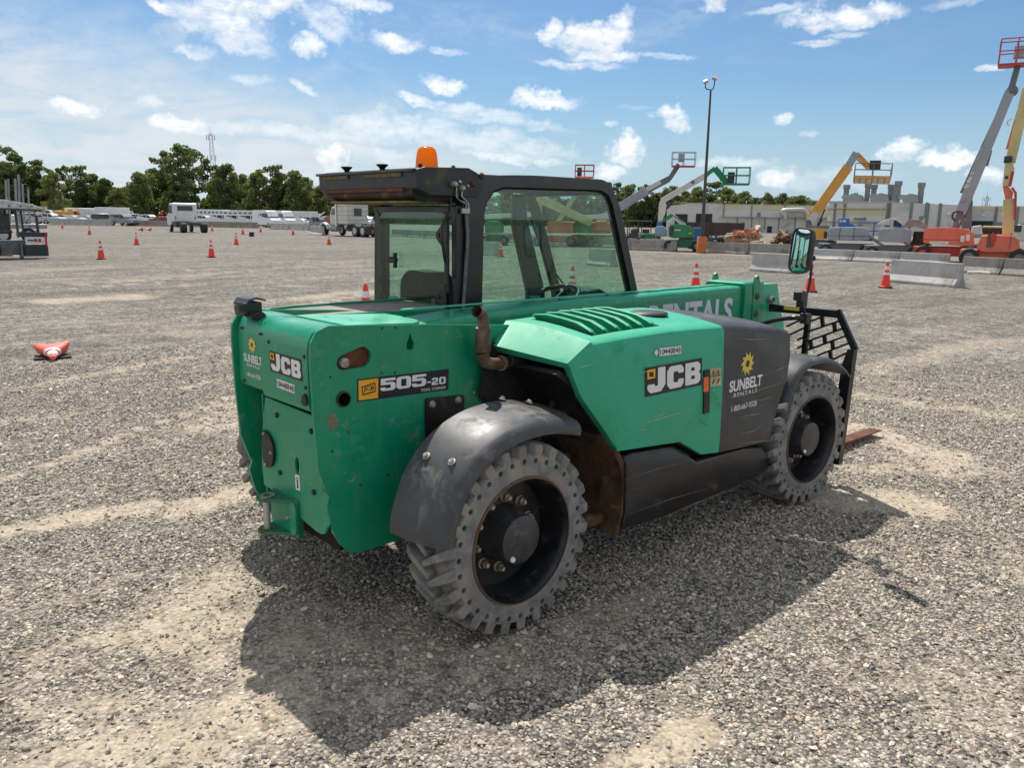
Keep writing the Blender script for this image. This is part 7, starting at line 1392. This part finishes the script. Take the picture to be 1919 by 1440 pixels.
# --- radio masts
def mast(name, u, vt, D, w, label):
    e = PL(name, u, D); L_ = LOC(e); H_ = PT3(L_, u, vt, D).z; mb = MB(); n_ = 22
    for a in range(3):
        an = 2*PI*a/3; c = lambda t: Vector((math.cos(an), math.sin(an), 0))*(w*(1-t)+w*.22*t)
        mb.tube([c(0), c(1)+Vector((0, 0, H_))], .09, 5)
        for k in range(n_):
            t0, t1 = k/n_, (k+1)/n_; an2 = an+2*PI/3; p = c(t0)+Vector((0, 0, H_*t0)); r_ = Vector((math.cos(an2), math.sin(an2), 0))*(w*(1-t1)+w*.22*t1)+Vector((0, 0, H_*t1)); mb.tube([p, r_], .05, 4)
    mb.build('lattice', gsteel, e)
    for z_, k_ in ((H_-1.5, 3), (H_*.72, 2)):
        for a in range(k_*2): an = a*PI/k_; mb = MB(); mb.box((math.cos(an)*1.4, math.sin(an)*1.4, z_), (.3, .3, 1.8)); mb.build('antenna', whitep, e)
    mb = MB(); mb.tube([(0, 0, H_-1), (0, 0, H_+2.2)], .05, 5); mb.build('rod', gsteel, e); tag(e, label, 'radio mast')
mast('radio_mast', 403, 250, 330, 2.4, 'tall lattice radio mast rising behind the pines at left'); mast('radio_mast', 1845, 367, 420, 1.5, 'small distant radio mast above the depot roof')
# --- trees
leafm = []
for i, c in enumerate(((.155, .185, .085), (.130, .165, .080), (.190, .210, .100), (.155, .178, .105))):
    m = bpy.data.materials.new('foliage_%s' % 'abcd'[i]); m.use_nodes = True; t = m.node_tree; t.nodes.clear(); n = NT(t)
    g = n.n('ShaderNodeNewGeometry'); oi = n.n('ShaderNodeObjectInfo').outputs['Random']
    f = n.m('ADD', n.m('MULTIPLY', g.outputs['Random Per Island'], .9), n.m('ADD', n.m('MULTIPLY', oi, .35), .42))
    cc = n.n('ShaderNodeVectorMath', operation='SCALE', ins={0: c, 3: f}).outputs[0]
    d = n.n('ShaderNodeBsdfDiffuse', ins={0: cc}); tr = n.n('ShaderNodeBsdfTranslucent', ins={0: n.n('ShaderNodeVectorMath', operation='MULTIPLY', ins={0: cc, 1: (1.3, 1.35, .6)}).outputs[0]})
    n.n('ShaderNodeOutputMaterial', ins={0: n.n('ShaderNodeMixShader', ins={0: .38, 1: d.outputs[0], 2: tr.outputs[0]}).outputs[0]}); leafm.append(m)
bark = mat('bark', (.13, .10, .075), .9, var=.25, vs=2)
def leaves(name, centres, radii, per, size, m, parent, rs):
    P = []; 
    for c, r in zip(centres, radii):
        k = int(per*(r**2)); d = rs.normal(0, 1, (k, 3)); d /= np.linalg.norm(d, axis=1)[:, None]; rad = rs.uniform(.35, 1, k)**.55
        P.append(np.array(c)+d*rad[:, None]*np.array([r, r, r*.72]))
    P = np.concatenate(P); n_ = len(P); a = rs.normal(0, 1, (n_, 3)); a /= np.linalg.norm(a, axis=1)[:, None]; b = np.cross(a, rs.normal(0, 1, (n_, 3))); b /= np.linalg.norm(b, axis=1)[:, None]
    s = size*rs.uniform(.6, 1.4, (n_, 1)); V_ = np.stack([P-a*s-b*s*.6, P+a*s-b*s*.6, P+a*s*.8+b*s*.6, P-a*s*.8+b*s*.6], 1).reshape(-1, 3); F = np.arange(n_*4).reshape(-1, 4)
    me = mesh_np(name, V_, F, False); me.materials.append(m); o = bpy.data.objects.new(name, me); COL.objects.link(o); o.parent = parent; return o
def make_tree(kind, H, Wd, mi, seed):
    rs = np.random.RandomState(seed); e = empty('pine_tree' if kind == 'pine' else 'broadleaf_tree'); cen = []; rad = []; mb = MB()
    if kind == 'pine':
        bend = rs.uniform(-.6, .6, 2); tr = lambda t: Vector((bend[0]*math.sin(t*2), bend[1]*math.sin(t*2.4), H*.96*t)); mb.tube([tr(k/8) for k in range(9)], .3, 8, rs=[.30*(1-.8*k/8) for k in range(9)])
        for k in range(40):
            t = rs.uniform(.30, 1.0); R = Wd/2*(1.0-.75*abs(t-.78)/.4)*rs.uniform(.35, 1.0); an = rs.uniform(0, 2*PI); p = tr(t); c = p+Vector((R*math.cos(an), R*math.sin(an), R*.28)); cen.append(tuple(c)); rad.append(rs.uniform(.75, 1.5)*Wd/9)
            mb.tube([p-Vector((0, 0, .6)), (p+c)/2, c], .07, 5, rs=[.09, .06, .03])
        for k in range(4): cen.append((*(tr(1.0)+Vector(rs.uniform(-.6, .6, 3)))[:2], H*rs.uniform(.93, 1.0))); rad.append(Wd/8)
    else:
        mb.tube([(0, 0, 0), (.2, .1, H*.35), (0, 0, H*.75)], .3, 8, rs=[.35, .25, .1])
        nC = 74
        for k in range(nC):
            t = rs.uniform(.08, 1.0); R = Wd/2*(math.sin(PI*min(1, (t*.80+.20)))**.5)*rs.uniform(.25, 1.0); an = rs.uniform(0, 2*PI); c = (R*math.cos(an), R*math.sin(an), H*t*.95+rs.uniform(-.4, .4)); cen.append(c); rad.append(rs.uniform(.6, 1.45)*Wd/9)
            if k % 4 == 0: mb.tube([(0, 0, H*t*.6), (c[0]*.5, c[1]*.5, H*t*.8), c], .06, 5)
    mb.build('trunk', bark, e, smooth=50); leaves('crown', cen, rad, 78 if kind == 'pine' else 70, .21, leafm[mi], e, rs); return e
TP = {('pine', k): make_tree('pine', 18, 8, k % 2, 100+k) for k in range(4)}; TP.update({('broad', k): make_tree('broad', 14, 10, [1, 0, 2, 3][k], 200+k) for k in range(4)})
tu = set()
def tree(kind, k, u, vtop, wpx, D, label):
    wpx = wpx*1.12
    o = TP[(kind, k)]
    if (kind, k) in tu: o = copy_tree(o)
    tu.add((kind, k)); p = AT(u, D); o.location = (p.x, p.y, 0); Ht = WP(u, vtop, D).z; W_ = wpx*D/FPX; h0, w0 = (18, 8) if kind == 'pine' else (14, 10)
    o.scale = (W_/w0, W_/w0, Ht/h0); o.rotation_euler = (0, 0, random.uniform(0, 6)); tag(o, label, 'tree', 'trees along the far edge of the yard')
TL = [('p', 0, 4, 274, 62), ('b', 0, 20, 300, 60), ('p', 1, 38, 292, 36), ('b', 1, 62, 312, 50), ('p', 2, 82, 303, 50), ('b', 2, 104, 322, 40), ('p', 3, 126, 312, 24), ('p', 0, 150, 313, 40), ('b', 3, 176, 326, 54), ('b', 0, 200, 332, 46), ('b', 2, 224, 352, 36), ('b', 1, 246, 344, 40), ('b', 0, 264, 320, 40), ('p', 1, 290, 318, 34),
 ('p', 2, 316, 286, 42), ('p', 3, 346, 273, 56), ('p', 0, 366, 283, 46), ('b', 1, 340, 340, 60), ('p', 2, 392, 300, 34), ('b', 1, 412, 318, 44), ('b', 0, 432, 304, 52), ('b', 3, 458, 326, 44), ('b', 2, 487, 318, 48), ('p', 0, 515, 312, 42), ('b', 0, 532, 322, 46), ('b', 1, 553, 313, 50), ('b', 3, 578, 332, 48), ('b', 2, 606, 344, 48), ('b', 0, 634, 350, 48), ('b', 1, 664, 352, 50), ('b', 3, 694, 350, 46),
 ('b', 2, 728, 354, 50), ('b', 0, 770, 352, 54), ('b', 3, 815, 356, 54), ('b', 1, 860, 352, 54), ('b', 2, 905, 354, 54), ('b', 0, 950, 350, 50), ('b', 1, 995, 356, 54), ('b', 3, 1040, 352, 54), ('b', 2, 1085, 356, 54), ('b', 0, 1128, 352, 50), ('p', 2, 1158, 344, 34), ('b', 1, 1180, 340, 40), ('p', 3, 1208, 347, 30), ('b', 2, 1222, 366, 44), ('b', 2, 1246, 352, 34), ('p', 0, 1262, 350, 30), ('b', 3, 1284, 358, 44), ('b', 2, 1306, 350, 42), ('p', 1, 1340, 342, 44), ('b', 0, 1362, 352, 50), ('b', 1, 1394, 354, 38), ('b', 3, 1412, 370, 40), ('b', 2, 1436, 361, 34), ('b', 3, 1466, 362, 40), ('b', 0, 1500, 364, 46), ('b', 1, 1524, 372, 34), ('b', 2, 1600, 362, 40), ('b', 1, 1756, 388, 40), ('b', 0, 1170, 358, 40), ('b', 3, 1232, 362, 46), ('b', 1, 1272, 362, 44), ('b', 0, 1322, 360, 46), ('b', 2, 1380, 364, 44), ('b', 1, 1452, 368, 44), ('b', 2, 1486, 368, 44)]
kn = {'p': 'tall pine', 'b': 'broad green tree'}; toned = ['dark green', 'deep green', 'yellow-green', 'grey-green']
for i, (a, k, u_, v_, w_) in enumerate(TL):
    side = 'left tree line, from the left edge' if u_ < 720 else ('trees behind the cab' if u_ < 1150 else 'right tree line above the warehouse')
    j = sum(1 for q_ in TL[:i] if (q_[2] < 720) == (u_ < 720) and ((q_[2] < 1150) == (u_ < 1150)))
    o_ = ORD[j] if j < 20 else ['twenty-first', 'twenty-second', 'twenty-third', 'twenty-fourth', 'twenty-fifth', 'twenty-sixth', 'twenty-seventh', 'twenty-eighth', 'twenty-ninth', 'thirtieth', 'thirty-first', 'thirty-second', 'thirty-third', 'thirty-fourth', 'thirty-fifth'][j-20]
    tree('pine' if a == 'p' else 'broad', k, u_, v_, w_, 232+(i*37 % 23)-(8 if a == 'b' else 0), f'{toned[k] if a == "b" else ""} {kn[a]}, {o_} in the {side}'.strip())
# bushes and undergrowth closing the gaps under the crowns
rs = np.random.RandomState(5); cen = []; rad = []
for u_ in np.arange(-160, 1580, 7.5):
    p = AT(float(u_), 244+rs.uniform(-7, 7)); r = rs.uniform(1.6, 3.0); cen.append((p.x, p.y, r*rs.uniform(.3, .9))); rad.append(r)
    top_ = (13.0 if u_ < 720 else 8.5)*(.65+.35*math.sin(u_*.037)*math.sin(u_*.011+1))
    for z_ in np.arange(2.6, top_, 1.7): cen.append((p.x+rs.uniform(-1, 1), p.y+rs.uniform(-1, 1), z_+rs.uniform(-.4, .4))); rad.append(rs.uniform(1.3, 2.3))
us = leaves('undergrowth', cen, rad, 30, .28, leafm[1], None, rs); tag(us, 'dark undergrowth beneath the far line of trees', 'undergrowth', kind='stuff')

rs = np.random.RandomState(9)
for i_, (ua, ub, D_) in enumerate(((1535, 1600, 42.6), (1620, 1660, 42), (1700, 1760, 41), (1825, 1905, 34.6), (1385, 1415, 47.6))):
    a, b = AT(ua, D_), AT(ub, D_); mb = MB(); n_ = 7; pts = [a.lerp(b, k/n_)+Vector((rs.uniform(-.06, .06), rs.uniform(-.05, .05), .04)) for k in range(n_+1)]
    mb.tube(pts, .07, 8, rs=[rs.uniform(.05, .10) for _ in pts]); o = mb.build('washed_silt', mat('silt_white', (.66, .63, .57), .9, var=.2, vs=6, bump=.5), None, smooth=60); tag(o, 'pale crusted silt sock lying along the foot of the '+('left end of pale barriers', 'middle of the pale barriers', 'right end of pale barriers', 'mossy barriers at the right edge', 'stained barrier left of the mirror')[i_], 'silt sock')
